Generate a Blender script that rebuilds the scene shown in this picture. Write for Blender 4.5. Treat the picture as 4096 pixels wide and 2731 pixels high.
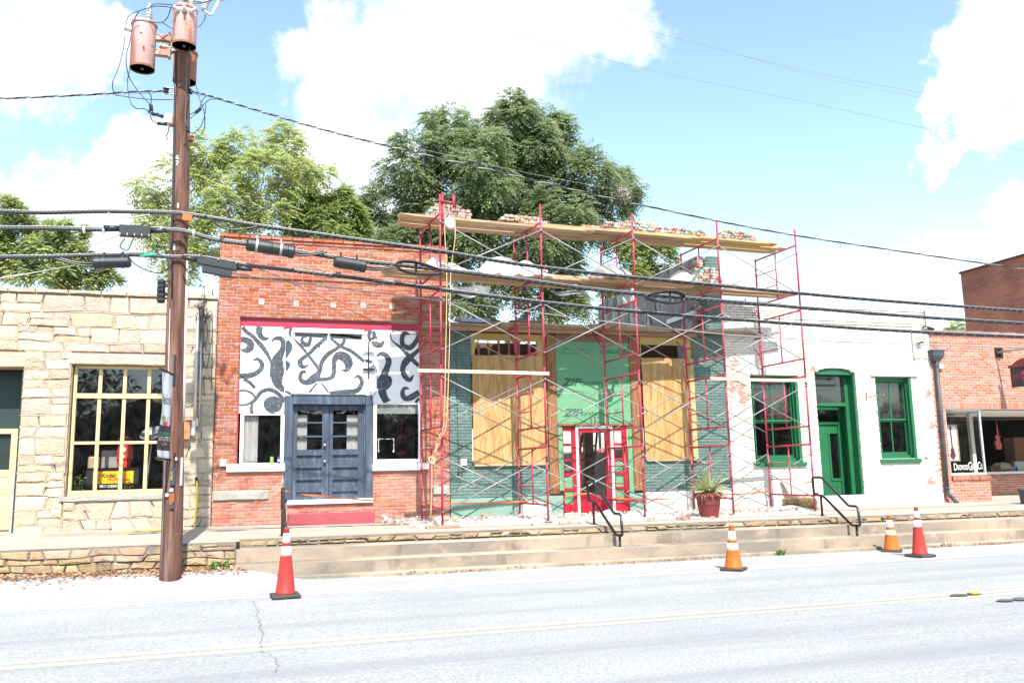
import bpy, bmesh, math, random
import numpy as np
from mathutils import Vector, Matrix, noise
from math import sin, cos, pi, radians, sqrt, atan2
RND = random.Random(11)
SC = bpy.context.scene
COL = SC.collection
for o_ in list(bpy.data.objects): bpy.data.objects.remove(o_)

# ------------------------------------------------------------------ camera
CZ = 1.6                       # eye height above the road
FPX = 3397.5                   # focal length in pixels of a 4096 px wide picture
YAW, PITCH, ROLL = radians(17.5), radians(8.741), radians(1.193)
_f = Vector((sin(YAW)*cos(PITCH), cos(YAW)*cos(PITCH), sin(PITCH)))
_r = Vector((cos(YAW), -sin(YAW), 0)); _u = _r.cross(_f)
CR = _r*cos(ROLL) - _u*sin(ROLL); CU = _r*sin(ROLL) + _u*cos(ROLL); CF = _f
cam_d = bpy.data.cameras.new('camera'); cam = bpy.data.objects.new('camera', cam_d); COL.objects.link(cam)
cam.matrix_world = Matrix(((CR.x, CU.x, -CF.x, 0), (CR.y, CU.y, -CF.y, 0), (CR.z, CU.z, -CF.z, CZ), (0, 0, 0, 1)))
cam_d.sensor_width = 36; cam_d.lens = FPX*36/4096; cam_d.clip_start = .05; cam_d.clip_end = 3000
SC.camera = cam

# ------------------------------------------------------------------ sky, sun, exposure
SUN_EL = radians(50)
SUN_DIR = Vector((-0.07, -1, 0)).normalized()*cos(SUN_EL) + Vector((0, 0, sin(SUN_EL)))   # towards the sun
W = bpy.data.worlds.new('World'); SC.world = W; W.use_nodes = True
def build_world():
    nt = W.node_tree; N = nt.nodes; L = nt.links
    for n in list(N): N.remove(n)
    out = N.new('ShaderNodeOutputWorld'); bg = N.new('ShaderNodeBackground'); L.new(bg.outputs[0], out.inputs[0])
    bg.inputs[1].default_value = 0.125
    sky = N.new('ShaderNodeTexSky'); sky.sky_type = 'NISHITA'; sky.sun_disc = False
    sky.sun_elevation = SUN_EL; sky.sun_rotation = atan2(SUN_DIR.x, SUN_DIR.y); sky.air_density = .9; sky.dust_density = .3; sky.ozone_density = 1.0
    tc = N.new('ShaderNodeTexCoord')
    def math_(op, a, b=None, clamp=False):
        m = N.new('ShaderNodeMath'); m.operation = op; m.use_clamp = clamp
        for i, v in enumerate((a, b)):
            if v is None: continue
            if isinstance(v, (int, float)): m.inputs[i].default_value = v
            else: L.new(v, m.inputs[i])
        return m.outputs[0]
    wn = N.new('ShaderNodeTexNoise'); wn.inputs['Scale'].default_value = 5.5; wn.inputs['Detail'].default_value = 7; wn.inputs['Roughness'].default_value = .62; L.new(tc.outputs['Generated'], wn.inputs['Vector'])
    ws = N.new('ShaderNodeVectorMath'); ws.operation = 'SUBTRACT'; L.new(wn.outputs['Color'], ws.inputs[0]); ws.inputs[1].default_value = (.5, .5, .5)
    wm = N.new('ShaderNodeVectorMath'); wm.operation = 'MULTIPLY_ADD'; L.new(ws.outputs[0], wm.inputs[0]); wm.inputs[1].default_value = (.26, .26, .26); L.new(tc.outputs['Generated'], wm.inputs[2])
    wv = N.new('ShaderNodeVectorMath'); wv.operation = 'NORMALIZE'; L.new(wm.outputs[0], wv.inputs[0])
    # banks of cumulus where the photograph has them, plus scattered cloud everywhere else
    def dirpx(x, y):
        d = CF + CR*((x-2048)/FPX) - CU*((y-1365.5)/FPX); return d.normalized()
    blobs = [((1720, 190), 5.2), ((2180, 40), 5.5), ((2480, 60), 3.2), ((1450, 300), 4.2), ((1180, 270), 2.4), ((1600, 480), 4.2), ((2000, 330), 4.0), ((1350, 620), 3.6), ((1500, 760), 4.0),
             ((90, 110), 4.0), ((-250, 160), 5), ((370, 190), 2.4), ((330, 740), 2.6), ((560, 660), 2.2), ((180, 830), 2.4), ((450, 860), 2.8), ((640, 600), 1.5),
             ((3960, 320), 2.0), ((4120, 110), 3.2), ((3780, 400), 1.3), ((3830, 620), 1.5), ((4080, 480), 2.2), ((4130, 960), 2.4), ((3850, 1090), 1.9), ((3620, 1190), 2.6), ((3300, 1160), 2.6), ((3020, 1170), 2.4), ((2780, 1180), 2.0), ((4250, 1100), 4)]
    best = None
    for (px, r) in blobs:
        d = dirpx(*px)
        dot = N.new('ShaderNodeVectorMath'); dot.operation = 'DOT_PRODUCT'; L.new(wv.outputs[0], dot.inputs[0]); dot.inputs[1].default_value = d
        mr = N.new('ShaderNodeMapRange'); mr.interpolation_type = 'SMOOTHSTEP'; L.new(dot.outputs['Value'], mr.inputs[0])
        mr.inputs[1].default_value = cos(radians(r*1.5)); mr.inputs[2].default_value = cos(radians(r*.2)); mr.inputs[3].default_value = 0; mr.inputs[4].default_value = 1
        best = mr.outputs[0] if best is None else math_('MAXIMUM', best, mr.outputs[0])
    def nz(scale, detail, rough, dist=0):
        n = N.new('ShaderNodeTexNoise'); n.inputs['Scale'].default_value = scale; n.inputs['Detail'].default_value = detail; n.inputs['Roughness'].default_value = rough; n.inputs['Distortion'].default_value = dist
        L.new(tc.outputs['Generated'], n.inputs['Vector']); return n.outputs[0]
    fb = math_('MULTIPLY', math_('SUBTRACT', nz(11, 10, .66, .3), .5), 1.5)
    big = math_('MULTIPLY', math_('SUBTRACT', nz(2.6, 4, .5), .5), 0.9)
    # scattered cloud away from the view
    away = N.new('ShaderNodeVectorMath'); away.operation = 'DOT_PRODUCT'; L.new(tc.outputs['Generated'], away.inputs[0]); away.inputs[1].default_value = CF
    aw = N.new('ShaderNodeMapRange'); L.new(away.outputs['Value'], aw.inputs[0]); aw.inputs[1].default_value = .86; aw.inputs[2].default_value = .6; aw.inputs[3].default_value = 0; aw.inputs[4].default_value = .36
    m = math_('ADD', math_('ADD', math_('MULTIPLY', best, .95), fb), math_('MULTIPLY', math_('ADD', big, aw.outputs[0]), aw.outputs[0]))
    mr = N.new('ShaderNodeMapRange'); mr.interpolation_type = 'SMOOTHSTEP'; L.new(m, mr.inputs[0]); mr.inputs[1].default_value = .32; mr.inputs[2].default_value = 1.12
    # cloud tone: slightly grey undersides inside the bank
    tone = N.new('ShaderNodeMapRange'); L.new(nz(6, 5, .55), tone.inputs[0]); tone.inputs[1].default_value = .35; tone.inputs[2].default_value = .6; tone.inputs[3].default_value = 4.4; tone.inputs[4].default_value = 5.8
    cc = N.new('ShaderNodeCombineColor'); L.new(tone.outputs[0], cc.inputs[0]); L.new(tone.outputs[0], cc.inputs[1]); L.new(math_('MULTIPLY', tone.outputs[0], 1.02), cc.inputs[2])
    tint = N.new('ShaderNodeMix'); tint.data_type = 'RGBA'; tint.blend_type = 'MULTIPLY'; tint.inputs[0].default_value = 1; L.new(sky.outputs[0], tint.inputs[6]); tint.inputs[7].default_value = SKYTINT
    mix = N.new('ShaderNodeMix'); mix.data_type = 'RGBA'; L.new(mr.outputs[0], mix.inputs[0]); L.new(tint.outputs[2], mix.inputs[6]); L.new(cc.outputs[0], mix.inputs[7])
    L.new(mix.outputs[2], bg.inputs[0])
SKYTINT = (1.56, 1.52, 1.30, 1)
build_world()
sun_d = bpy.data.lights.new('sun', 'SUN'); sun = bpy.data.objects.new('sun', sun_d); COL.objects.link(sun)
sun_d.energy = 4.6; sun_d.angle = radians(.55); sun_d.color = (1, .955, .88)
sun.rotation_euler = SUN_DIR.to_track_quat('Z', 'Y').to_euler(); sun.location = (0, -20, 40)
VS = SC.view_settings; VS.view_transform = 'Standard'; VS.look = 'None'; VS.gamma = 1; VS.exposure = 1.15; VS.use_curve_mapping = False

# ------------------------------------------------------------------ geometry helpers
def ray(x, y): return CF + CR*((x-2048)/FPX) - CU*((y-1365.5)/FPX)
def P(x, y, Y):                      # photo pixel -> point on the upright plane Y = const
    d = ray(x, y); d = d*(Y/d.y); return Vector((d.x, d.y, d.z+CZ))
def PX(x, y, X):
    d = ray(x, y); d = d*(X/d.x); return Vector((d.x, d.y, d.z+CZ))
def PZ(x, y, Z):
    d = ray(x, y); d = d*((Z-CZ)/d.z); return Vector((d.x, d.y, Z))
def RC(x0, y0, x1, y1, Y):           # rectangle on plane Y: X0, X1, Z0 (low), Z1 (high)
    xm, ym = (x0+x1)/2, (y0+y1)/2
    return P(x0, ym, Y).x, P(x1, ym, Y).x, P(xm, y1, Y).z, P(xm, y0, Y).z
def zroad(X): return .015 - .004*(X-1)
def zsw(X, Y): return .65 - .004*(X-4) + .02*(Y-18)

class MB:
    def __init__(s): s.v = []; s.f = []; s.m = []
    def add(s, vs, fs, m=0):
        b = len(s.v); s.v += [tuple(v) for v in vs]; s.f += [tuple(i+b for i in f) for f in fs]; s.m += [m]*len(fs)
    def quad(s, a, b, c, d, m=0): s.add((a, b, c, d), ((0, 1, 2, 3),), m)
    def box(s, x0, x1, y0, y1, z0, z1, m=0, c=0):
        if x1 < x0: x0, x1 = x1, x0
        if y1 < y0: y0, y1 = y1, y0
        if z1 < z0: z0, z1 = z1, z0
        if c <= 0:
            s.add([(x, y, z) for z in (z0, z1) for y in (y0, y1) for x in (x0, x1)],
                  ((0, 2, 3, 1), (4, 5, 7, 6), (0, 1, 5, 4), (2, 6, 7, 3), (0, 4, 6, 2), (1, 3, 7, 5)), m)
        else:
            s.obox(((x0+x1)/2, (y0+y1)/2, (z0+z1)/2), (x1-x0, y1-y0, z1-z0), Matrix.Identity(3), m, c)
    def obox(s, ctr, size, rot=None, m=0, c=0):
        rot = rot or Matrix.Identity(3); ctr = Vector(ctr); h = Vector(size)/2
        c = min(c, min(h)*.45)
        if c <= 0:
            vs = [ctr + rot @ Vector((x*h.x, y*h.y, z*h.z)) for z in (-1, 1) for y in (-1, 1) for x in (-1, 1)]
            s.add(vs, ((0, 2, 3, 1), (4, 5, 7, 6), (0, 1, 5, 4), (2, 6, 7, 3), (0, 4, 6, 2), (1, 3, 7, 5)), m); return
        bm = bmesh.new(); bmesh.ops.create_cube(bm, size=1)
        for v in bm.verts: v.co = Vector((v.co.x*size[0], v.co.y*size[1], v.co.z*size[2]))
        bmesh.ops.bevel(bm, geom=bm.edges[:], offset=c, segments=1, affect='EDGES', profile=.5)
        bm.verts.index_update()
        s.add([ctr + rot @ v.co for v in bm.verts], [[v.index for v in f.verts] for f in bm.faces], m); bm.free()
    def tube(s, pts, r, n=8, m=0, cap=True, closed=False):
        pts = [Vector(p) for p in pts]; k = len(pts)
        rs = r if isinstance(r, (list, tuple)) else [r]*k
        T = []
        for i in range(k):
            a = pts[i-1] if (i > 0 or closed) else pts[i]; b = pts[(i+1) % k] if (i < k-1 or closed) else pts[i]
            d = b-a; T.append(d.normalized() if d.length > 1e-9 else Vector((0, 0, 1)))
        up = Vector((0, 0, 1)) if abs(T[0].z) < .9 else Vector((1, 0, 0))
        nrm = (up - T[0]*up.dot(T[0])).normalized(); vs = []
        for i in range(k):
            nrm = (nrm - T[i]*nrm.dot(T[i]))
            nrm = nrm.normalized() if nrm.length > 1e-6 else T[i].orthogonal().normalized()
            bn = T[i].cross(nrm)
            for j in range(n):
                a = 2*pi*j/n; vs.append(pts[i] + (nrm*cos(a) + bn*sin(a))*rs[i])
        fs = []
        for i in range(k if closed else k-1):
            i2 = (i+1) % k
            for j in range(n): fs.append((i*n+j, i*n+(j+1) % n, i2*n+(j+1) % n, i2*n+j))
        if cap and not closed: fs.append(tuple(range(n-1, -1, -1))); fs.append(tuple((k-1)*n+j for j in range(n)))
        s.add(vs, fs, m)
    def lathe(s, prof, ctr=(0, 0, 0), n=20, m=0, axis=None, cap=True):
        ctr = Vector(ctr); q = Vector((0, 0, 1)).rotation_difference(Vector(axis)) if axis is not None else None
        vs = []
        for (r, z) in prof:
            for j in range(n):
                a = 2*pi*j/n; v = Vector((r*cos(a), r*sin(a), z)); vs.append(ctr + (q @ v if q else v))
        fs = [(i*n+j, i*n+(j+1) % n, (i+1)*n+(j+1) % n, (i+1)*n+j) for i in range(len(prof)-1) for j in range(n)]
        if cap and prof[0][0] > 1e-6: fs.append(tuple(range(n-1, -1, -1)))
        if cap and prof[-1][0] > 1e-6: fs.append(tuple((len(prof)-1)*n+j for j in range(n)))
        s.add(vs, fs, m)
    def prism(s, poly, y0, y1, m=0):            # polygon in X,Z (counter-clockwise seen from -Y), from y0 (front) to y1
        n = len(poly); vs = [(x, y0, z) for x, z in poly] + [(x, y1, z) for x, z in poly]
        s.add(vs, [tuple(range(n)), tuple(range(2*n-1, n-1, -1))] + [(i, i+n, (i+1) % n+n, (i+1) % n) for i in range(n)], m)
    def frame(s, X0, X1, Z0, Z1, y0, y1, w, m=0, wt=None, wb=None):   # rectangular frame butted end to end
        wt = w if wt is None else wt; wb = w if wb is None else wb
        s.box(X0, X0+w, y0, y1, Z0, Z1, m); s.box(X1-w, X1, y0, y1, Z0, Z1, m)
        s.box(X0+w, X1-w, y0, y1, Z1-wt, Z1, m); s.box(X0+w, X1-w, y0, y1, Z0, Z0+wb, m)
    def build(s, name, mat, parent=None, smooth=False, kind=None):
        me = bpy.data.meshes.new(name); me.from_pydata(s.v, [], s.f)
        mats = mat if isinstance(mat, (list, tuple)) else [mat]
        for m_ in mats: me.materials.append(m_)
        if len(mats) > 1: me.polygons.foreach_set('material_index', s.m)
        if smooth: me.polygons.foreach_set('use_smooth', [True]*len(me.polygons))
        me.update()
        o = bpy.data.objects.new(name, me); COL.objects.link(o)
        if parent is not None: par(o, parent)
        if kind: o['kind'] = kind
        return o
ROOTLOC = {}
def par(o, p):
    o.parent = p; o.matrix_parent_inverse = Matrix.Translation(-ROOTLOC[p.name]) if p.name in ROOTLOC else Matrix.Identity(4)
def tag(o, label, cat, group=None):
    o['label'] = label; o['category'] = cat
    if group: o['group'] = group
    return o
def thing(name, label, cat, loc=(0, 0, 0), group=None):
    o = bpy.data.objects.new(name, None); o.empty_display_size = .2; COL.objects.link(o); o.location = loc
    ROOTLOC[o.name] = Vector(loc); tag(o, label, cat, group); return o
def dup(root, loc, rotz=0, label=None, scale=None):
    kids = {}
    for o in list(bpy.data.objects):
        if o.parent is not None: kids.setdefault(o.parent.name, []).append(o)
    def cp(o, parent):
        c = o.copy(); COL.objects.link(c)
        if parent is not None:
            inv = o.matrix_parent_inverse.copy(); c.parent = parent; c.matrix_parent_inverse = inv
        for ch in kids.get(o.name, []): cp(ch, c)
        return c
    r = cp(root, None); r.location = loc; r.rotation_euler = (0, 0, rotz)
    if scale: r.scale = (scale,)*3
    if label: r['label'] = label
    ROOTLOC[r.name] = Vector(loc)
    return r
def inst(name, mesh, loc, scale, rot=None, parent=None):
    o = bpy.data.objects.new(name, mesh); COL.objects.link(o)
    M_ = Matrix.Translation(loc) @ (rot.to_4x4() if rot is not None else Matrix.Identity(4)) @ Matrix.Diagonal((*scale, 1))
    o.matrix_basis = M_
    if parent is not None: par(o, parent)
    return o
def catmull(pts, k=6):
    pts = [Vector(p) for p in pts]; out = []
    for i in range(len(pts)-1):
        p0 = pts[max(i-1, 0)]; p1 = pts[i]; p2 = pts[i+1]; p3 = pts[min(i+2, len(pts)-1)]
        for j in range(k):
            t = j/k; out.append(.5*((2*p1) + (p2-p0)*t + (2*p0-5*p1+4*p2-p3)*t*t + (3*p1-p0-3*p2+p3)*t**3))
    out.append(pts[-1]); return out
def lerp(a, b, t): return a + (b-a)*t

# flat lettering: built-in font turned into a thin mesh
_TXT = {}
BOLD = {'ZIP': .045, 'system': .014, 'Kodak': .03, 'PROFESSIONAL': .03, '30': .03, '112': .02}
def textverts(body, shear=0):
    k = (body, shear)
    if k not in _TXT:
        c = bpy.data.curves.new('lettering', 'FONT'); c.body = body; c.shear = shear; c.resolution_u = 2; c.extrude = 0; c.offset = BOLD.get(body, 0)
        o = bpy.data.objects.new('lettering', c); COL.objects.link(o)
        dg = bpy.context.evaluated_depsgraph_get(); dg.update()
        me = bpy.data.meshes.new_from_object(o.evaluated_get(dg))
        V = [v.co.copy() for v in me.vertices]; F = [tuple(p.vertices) for p in me.polygons]
        bpy.data.objects.remove(o); bpy.data.curves.remove(c); bpy.data.meshes.remove(me)
        x0 = min(v.x for v in V); x1 = max(v.x for v in V); y0 = min(v.y for v in V); y1 = max(v.y for v in V)
        _TXT[k] = ([((v.x-x0)/(x1-x0), (v.y-y0)/(y1-y0)) for v in V], F)
    return _TXT[k]
def put_text(mb, body, org, ux, uz, w, h, shear=0, m=0, flip=False, thick=0):
    V, F = textverts(body, shear); org = Vector(org); ux = Vector(ux); uz = Vector(uz)
    if flip: V = [(1-a, 1-b) for a, b in V]
    pts = [org + ux*(a*w) + uz*(b*h) for a, b in V]
    mb.add(pts, F, m)
    if thick:
        n = ux.cross(uz)*thick                     # back set, away from the reader
        k = len(pts); ed = {}
        for f in F:
            for i in range(len(f)):
                e = (f[i], f[(i+1) % len(f)]); ed[e] = 1
        mb.add(pts + [p - n for p in pts], [(a, a+k, b+k, b) for a, b in ed if (b, a) not in ed], m)
TEXTS = [('Kodak', 0), ('PROFESSIONAL', .3), ('PRODUCTS', .3), ('PRO CENTER', 0), ('Welcome', .25), ('DOWNTOWN', 0), ('LEXINGTON', 0), ('Georgia', .35),
         ('112', 0), ('ZIP', .3), ('system', .3), ('30', 0), ('YEAR SYSTEM', 0), ('LIMITED WARRANTY', 0), ('Join', 0), ('ROLL THE TAPE', 0), ('PARA APLICAR USE EL RODILLO', 0),
         ('7/16" STRUCTURAL 1 PANEL', 0), ('WATER-RESISTIVE & AIR BARRIER PROTECTION', 0), ('6', 0), ('7', 0), ('4000', 0), ('6423', 0), ('2FLO', 0), ('RESTRICTED', 0), ('AREA', 0), ('AUTHORIZED', 0), ('PERSONNEL ONLY', 0), ('CAUTION', 0), ('CLOSED', 0), ('DEADWOOD GUITAR CO.', 0), ('DEAD', 0), ('WOOD', 0),
         ('D', 0), ('EADWOOD', 0), ('G', 0), ('UITAR', 0), ('C', 0), ('O.', 0), ('45', 0)]
for t_ in TEXTS: textverts(*t_)
# ------------------------------------------------------------------ materials
def mat(name, col, rough=.8, var=.2, sc=6, detail=6, bump=0, bsc=60, metal=0, isl=0, hue=0, stains=(), spec=.4, stretch=(1, 1, 1), two=None, wood=None, grain=None, blobs=None, coat=0, trans=0, zdirt=None):
    m = bpy.data.materials.new(name); m.use_nodes = True; nt = m.node_tree; N = nt.nodes; L = nt.links
    b = N['Principled BSDF']; b.inputs['Roughness'].default_value = rough; b.inputs['Metallic'].default_value = metal
    b.inputs['Specular IOR Level'].default_value = spec
    if coat: b.inputs['Coat Weight'].default_value = coat
    geo = N.new('ShaderNodeNewGeometry')
    def coords(st):
        vm = N.new('ShaderNodeVectorMath'); vm.operation = 'MULTIPLY'; L.new(geo.outputs['Position'], vm.inputs[0]); vm.inputs[1].default_value = st; return vm.outputs[0]
    def nz(scale, det=6, st=(1, 1, 1), rough_=.55, dist=0, vec=None):
        n = N.new('ShaderNodeTexNoise'); n.inputs['Scale'].default_value = scale; n.inputs['Detail'].default_value = det; n.inputs['Roughness'].default_value = rough_; n.inputs['Distortion'].default_value = dist
        L.new(vec or coords(st), n.inputs['Vector']); return n.outputs[0]
    def mr(x, a, b_, c=0, d=1, smooth=True):
        n = N.new('ShaderNodeMapRange'); n.interpolation_type = 'SMOOTHSTEP' if smooth else 'LINEAR'; L.new(x, n.inputs[0])
        for i, v in enumerate((a, b_, c, d)): n.inputs[i+1].default_value = v
        return n.outputs[0]
    def ma(op, a, b_=None, clamp=False):
        n = N.new('ShaderNodeMath'); n.operation = op; n.use_clamp = clamp
        for i, v in enumerate((a, b_)):
            if v is None: continue
            if isinstance(v, (int, float)): n.inputs[i].default_value = v
            else: L.new(v, n.inputs[i])
        return n.outputs[0]
    def mixc(fac, a, b_, mode='MIX'):
        n = N.new('ShaderNodeMix'); n.data_type = 'RGBA'; n.blend_type = mode
        if isinstance(fac, (int, float)): n.inputs[0].default_value = fac
        else: L.new(fac, n.inputs[0])
        for i, v in ((6, a), (7, b_)):
            if isinstance(v, tuple): n.inputs[i].default_value = (*v[:3], 1)
            else: L.new(v, n.inputs[i])
        return n.outputs[2]
    def scale(c, f):
        n = N.new('ShaderNodeVectorMath'); n.operation = 'SCALE'
        if isinstance(c, tuple): n.inputs[0].default_value = c[:3]
        else: L.new(c, n.inputs[0])
        L.new(f, n.inputs['Scale']); return n.outputs[0]
    c = tuple(col)
    if wood:                                   # sawn timber figure: (long-axis stretch vector, second colour, bands)
        st, c2, bands = wood
        n1 = nz(1, 5, st, .5, .4)
        w = ma('SINE', ma('MULTIPLY', n1, bands*6.283))
        c = mixc(mr(w, -.2, .95), c, c2)
        c = mixc(mr(nz(1, 3, tuple(k*7 for k in st), .6), .45, .7, 0, .45), c, tuple(k*.55 for k in c2))
    if two: c = mixc(mr(nz(two[1], 5, two[4] if len(two) > 4 else (1, 1, 1)), two[2], two[3]), c, two[0])
    if isl:
        oi = N.new('ShaderNodeObjectInfo'); rr = ma('FRACT', ma('ADD', ma('MULTIPLY', geo.outputs['Random Per Island'], 7.31), oi.outputs['Random']))
        c = scale(c, mr(rr, 0, 1, 1-isl, 1+isl, False))
        if hue:
            hs = N.new('ShaderNodeHueSaturation'); L.new(c, hs.inputs['Color']); r2 = ma('FRACT', ma('MULTIPLY', rr, 37.7)); L.new(mr(r2, 0, 1, .5-hue, .5+hue, False), hs.inputs['Hue'])
            r3 = ma('FRACT', ma('MULTIPLY', rr, 91.3)); L.new(mr(r3, 0, 1, .8, 1.12, False), hs.inputs['Saturation']); c = hs.outputs[0]
    if var: c = scale(c, mr(nz(sc, detail, stretch), .28, .72, 1-var, 1+var, False))
    if grain: c = scale(c, mr(nz(grain[0], 3, (1, 1, 1), .7), .3, .7, 1-grain[1], 1+grain[1], False))
    for s_ in stains:                          # (colour, scale, lo, hi, stretch, strength)
        c0, ssc, lo, hi = s_[:4]; st = s_[4] if len(s_) > 4 else (1, 1, 1); k = s_[5] if len(s_) > 5 else 1
        c = mixc(mr(nz(ssc, 8, st, .62), lo, hi, 0, k), c, tuple(c0))
    if blobs:                                  # patches of wear at given spots: (colour, noise scale, threshold, [(x,y,z,r)])
        c0, ssc, thr, pts = blobs; acc = None
        for (x, y, z, r) in pts:
            vd = N.new('ShaderNodeVectorMath'); vd.operation = 'DISTANCE'; L.new(geo.outputs['Position'], vd.inputs[0]); vd.inputs[1].default_value = (x, y, z)
            k = mr(vd.outputs['Value'], 0, r, 1, 0); acc = k if acc is None else ma('MAXIMUM', acc, k)
        f = ma('ADD', acc, ma('MULTIPLY', ma('SUBTRACT', nz(ssc, 8, (1, 1, 2.2), .65), .5), 2.2))
        c = mixc(mr(f, thr, thr+.14), c, c0)
    if isinstance(c, tuple): b.inputs['Base Color'].default_value = (*c[:3], 1)
    else: L.new(c, b.inputs['Base Color'])
    if bump:
        bp = N.new('ShaderNodeBump'); bp.inputs['Strength'].default_value = min(1, bump); bp.inputs['Distance'].default_value = .02*max(1, bump)
        L.new(nz(bsc, 6, stretch, .6), bp.inputs['Height']); L.new(bp.outputs[0], b.inputs['Normal'])
    if trans:
        b.inputs['Transmission Weight'].default_value = 0
        tr = N.new('ShaderNodeBsdfTranslucent'); mx = N.new('ShaderNodeMixShader'); mx.inputs[0].default_value = trans
        if isinstance(c, tuple): tr.inputs[0].default_value = (*c[:3], 1)
        else: L.new(c, tr.inputs[0])
        L.new(b.outputs[0], mx.inputs[1]); L.new(tr.outputs[0], mx.inputs[2]); L.new(mx.outputs[0], N['Material Output'].inputs[0])
    return m
def glass(name, tint=.75, rough=.03, dirt=.08, col=(.6, .64, .62)):
    m = bpy.data.materials.new(name); m.use_nodes = True; N = m.node_tree.nodes; L = m.node_tree.links
    for n in list(N): N.remove(n)
    out = N.new('ShaderNodeOutputMaterial'); t = N.new('ShaderNodeBsdfTransparent'); t.inputs[0].default_value = (tint, tint, tint, 1)
    g = N.new('ShaderNodeBsdfGlossy'); g.inputs['Roughness'].default_value = rough; g.inputs[0].default_value = (1, 1, 1, 1)
    ge = N.new('ShaderNodeNewGeometry'); dt = N.new('ShaderNodeVectorMath'); dt.operation = 'DOT_PRODUCT'; L.new(ge.outputs['Incoming'], dt.inputs[0]); L.new(ge.outputs['True Normal'], dt.inputs[1])
    ab = N.new('ShaderNodeMath'); ab.operation = 'ABSOLUTE'; L.new(dt.outputs['Value'], ab.inputs[0]); om = N.new('ShaderNodeMath'); om.operation = 'SUBTRACT'; om.inputs[0].default_value = 1; L.new(ab.outputs[0], om.inputs[1])
    pw = N.new('ShaderNodeMath'); pw.operation = 'POWER'; L.new(om.outputs[0], pw.inputs[0]); pw.inputs[1].default_value = 5
    mul = N.new('ShaderNodeMath'); mul.operation = 'MULTIPLY_ADD'; L.new(pw.outputs[0], mul.inputs[0]); mul.inputs[1].default_value = .95; mul.inputs[2].default_value = .035
    m1 = N.new('ShaderNodeMixShader'); L.new(mul.outputs[0], m1.inputs[0]); L.new(t.outputs[0], m1.inputs[1]); L.new(g.outputs[0], m1.inputs[2])
    d = N.new('ShaderNodeBsdfDiffuse'); d.inputs[0].default_value = (*col, 1)
    geo = N.new('ShaderNodeNewGeometry'); nz = N.new('ShaderNodeTexNoise'); nz.inputs['Scale'].default_value = 5; nz.inputs['Detail'].default_value = 8; nz.inputs['Roughness'].default_value = .7; L.new(geo.outputs['Position'], nz.inputs['Vector'])
    mr = N.new('ShaderNodeMapRange'); L.new(nz.outputs[0], mr.inputs[0]); mr.inputs[1].default_value = .42; mr.inputs[2].default_value = .8; mr.inputs[3].default_value = dirt*.15; mr.inputs[4].default_value = dirt
    m2 = N.new('ShaderNodeMixShader'); L.new(mr.outputs[0], m2.inputs[0]); L.new(m1.outputs[0], m2.inputs[1]); L.new(d.outputs[0], m2.inputs[2]); L.new(m2.outputs[0], out.inputs[0])
    bp = N.new('ShaderNodeBump'); bp.inputs['Strength'].default_value = .05; bp.inputs['Distance'].default_value = .02; n2 = N.new('ShaderNodeTexNoise'); n2.inputs['Scale'].default_value = 2.2; L.new(geo.outputs['Position'], n2.inputs['Vector']); L.new(n2.outputs[0], bp.inputs['Height']); L.new(bp.outputs[0], g.inputs['Normal'])
    return m
def leafmat(name, c1, c2, trans=.35):
    m = bpy.data.materials.new(name); m.use_nodes = True; N = m.node_tree.nodes; L = m.node_tree.links
    b = N['Principled BSDF']; b.inputs['Roughness'].default_value = .5; b.inputs['Specular IOR Level'].default_value = .35
    geo = N.new('ShaderNodeNewGeometry'); nz = N.new('ShaderNodeTexNoise'); nz.inputs['Scale'].default_value = .8; nz.inputs['Detail'].default_value = 5; L.new(geo.outputs['Position'], nz.inputs['Vector'])
    ad = N.new('ShaderNodeMath'); ad.operation = 'ADD'; L.new(nz.outputs[0], ad.inputs[0]); mu = N.new('ShaderNodeMath'); mu.operation = 'MULTIPLY_ADD'; L.new(geo.outputs['Random Per Island'], mu.inputs[0]); mu.inputs[1].default_value = .5; mu.inputs[2].default_value = -.25; L.new(mu.outputs[0], ad.inputs[1])
    mr = N.new('ShaderNodeMapRange'); L.new(ad.outputs[0], mr.inputs[0]); mr.inputs[1].default_value = .25; mr.inputs[2].default_value = .75
    mx = N.new('ShaderNodeMix'); mx.data_type = 'RGBA'; L.new(mr.outputs[0], mx.inputs[0]); mx.inputs[6].default_value = (*c1, 1); mx.inputs[7].default_value = (*c2, 1)
    L.new(mx.outputs[2], b.inputs['Base Color'])
    tr = N.new('ShaderNodeBsdfTranslucent'); L.new(mx.outputs[2], tr.inputs[0]); ms = N.new('ShaderNodeMixShader'); ms.inputs[0].default_value = trans
    L.new(b.outputs[0], ms.inputs[1]); L.new(tr.outputs[0], ms.inputs[2]); L.new(ms.outputs[0], N['Material Output'].inputs[0]); return m

M = {}
M['asphalt'] = mat('asphalt', (.315, .316, .318), .9, .06, .7, 4, .5, 140, grain=(34, .34), stains=[((.21, .215, .23), 1.0, .44, .70, (.035, 1.25, 1), .7), ((.25, .25, .26), .5, .5, .7, (.5, 1, 1), .5), ((.12, .12, .125), 2.2, .715, .73, (.5, 2.5, 1), .6)])
M['shoulder'] = mat('shoulder_asphalt', (.315, .315, .31), .92, .05, .9, 4, .4, 160, grain=(90, .2), stains=[((.24, .24, .235), .6, .55, .8, (.3, 2, 1), .5)])
M['paint_white'] = mat('white_road_paint', (.78, .78, .75), .7, .06, 3, 4, .2, 120, grain=(80, .12), stains=[((.42, .42, .42), 9, .66, .74, (1, 1, 1), .6)])
M['paint_yellow'] = mat('yellow_road_paint', (.54, .49, .30), .7, .08, 2, 4, .2, 120, grain=(80, .16), stains=[((.40, .38, .30), 7, .6, .72, (1, 1, 1), .7)])
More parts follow.
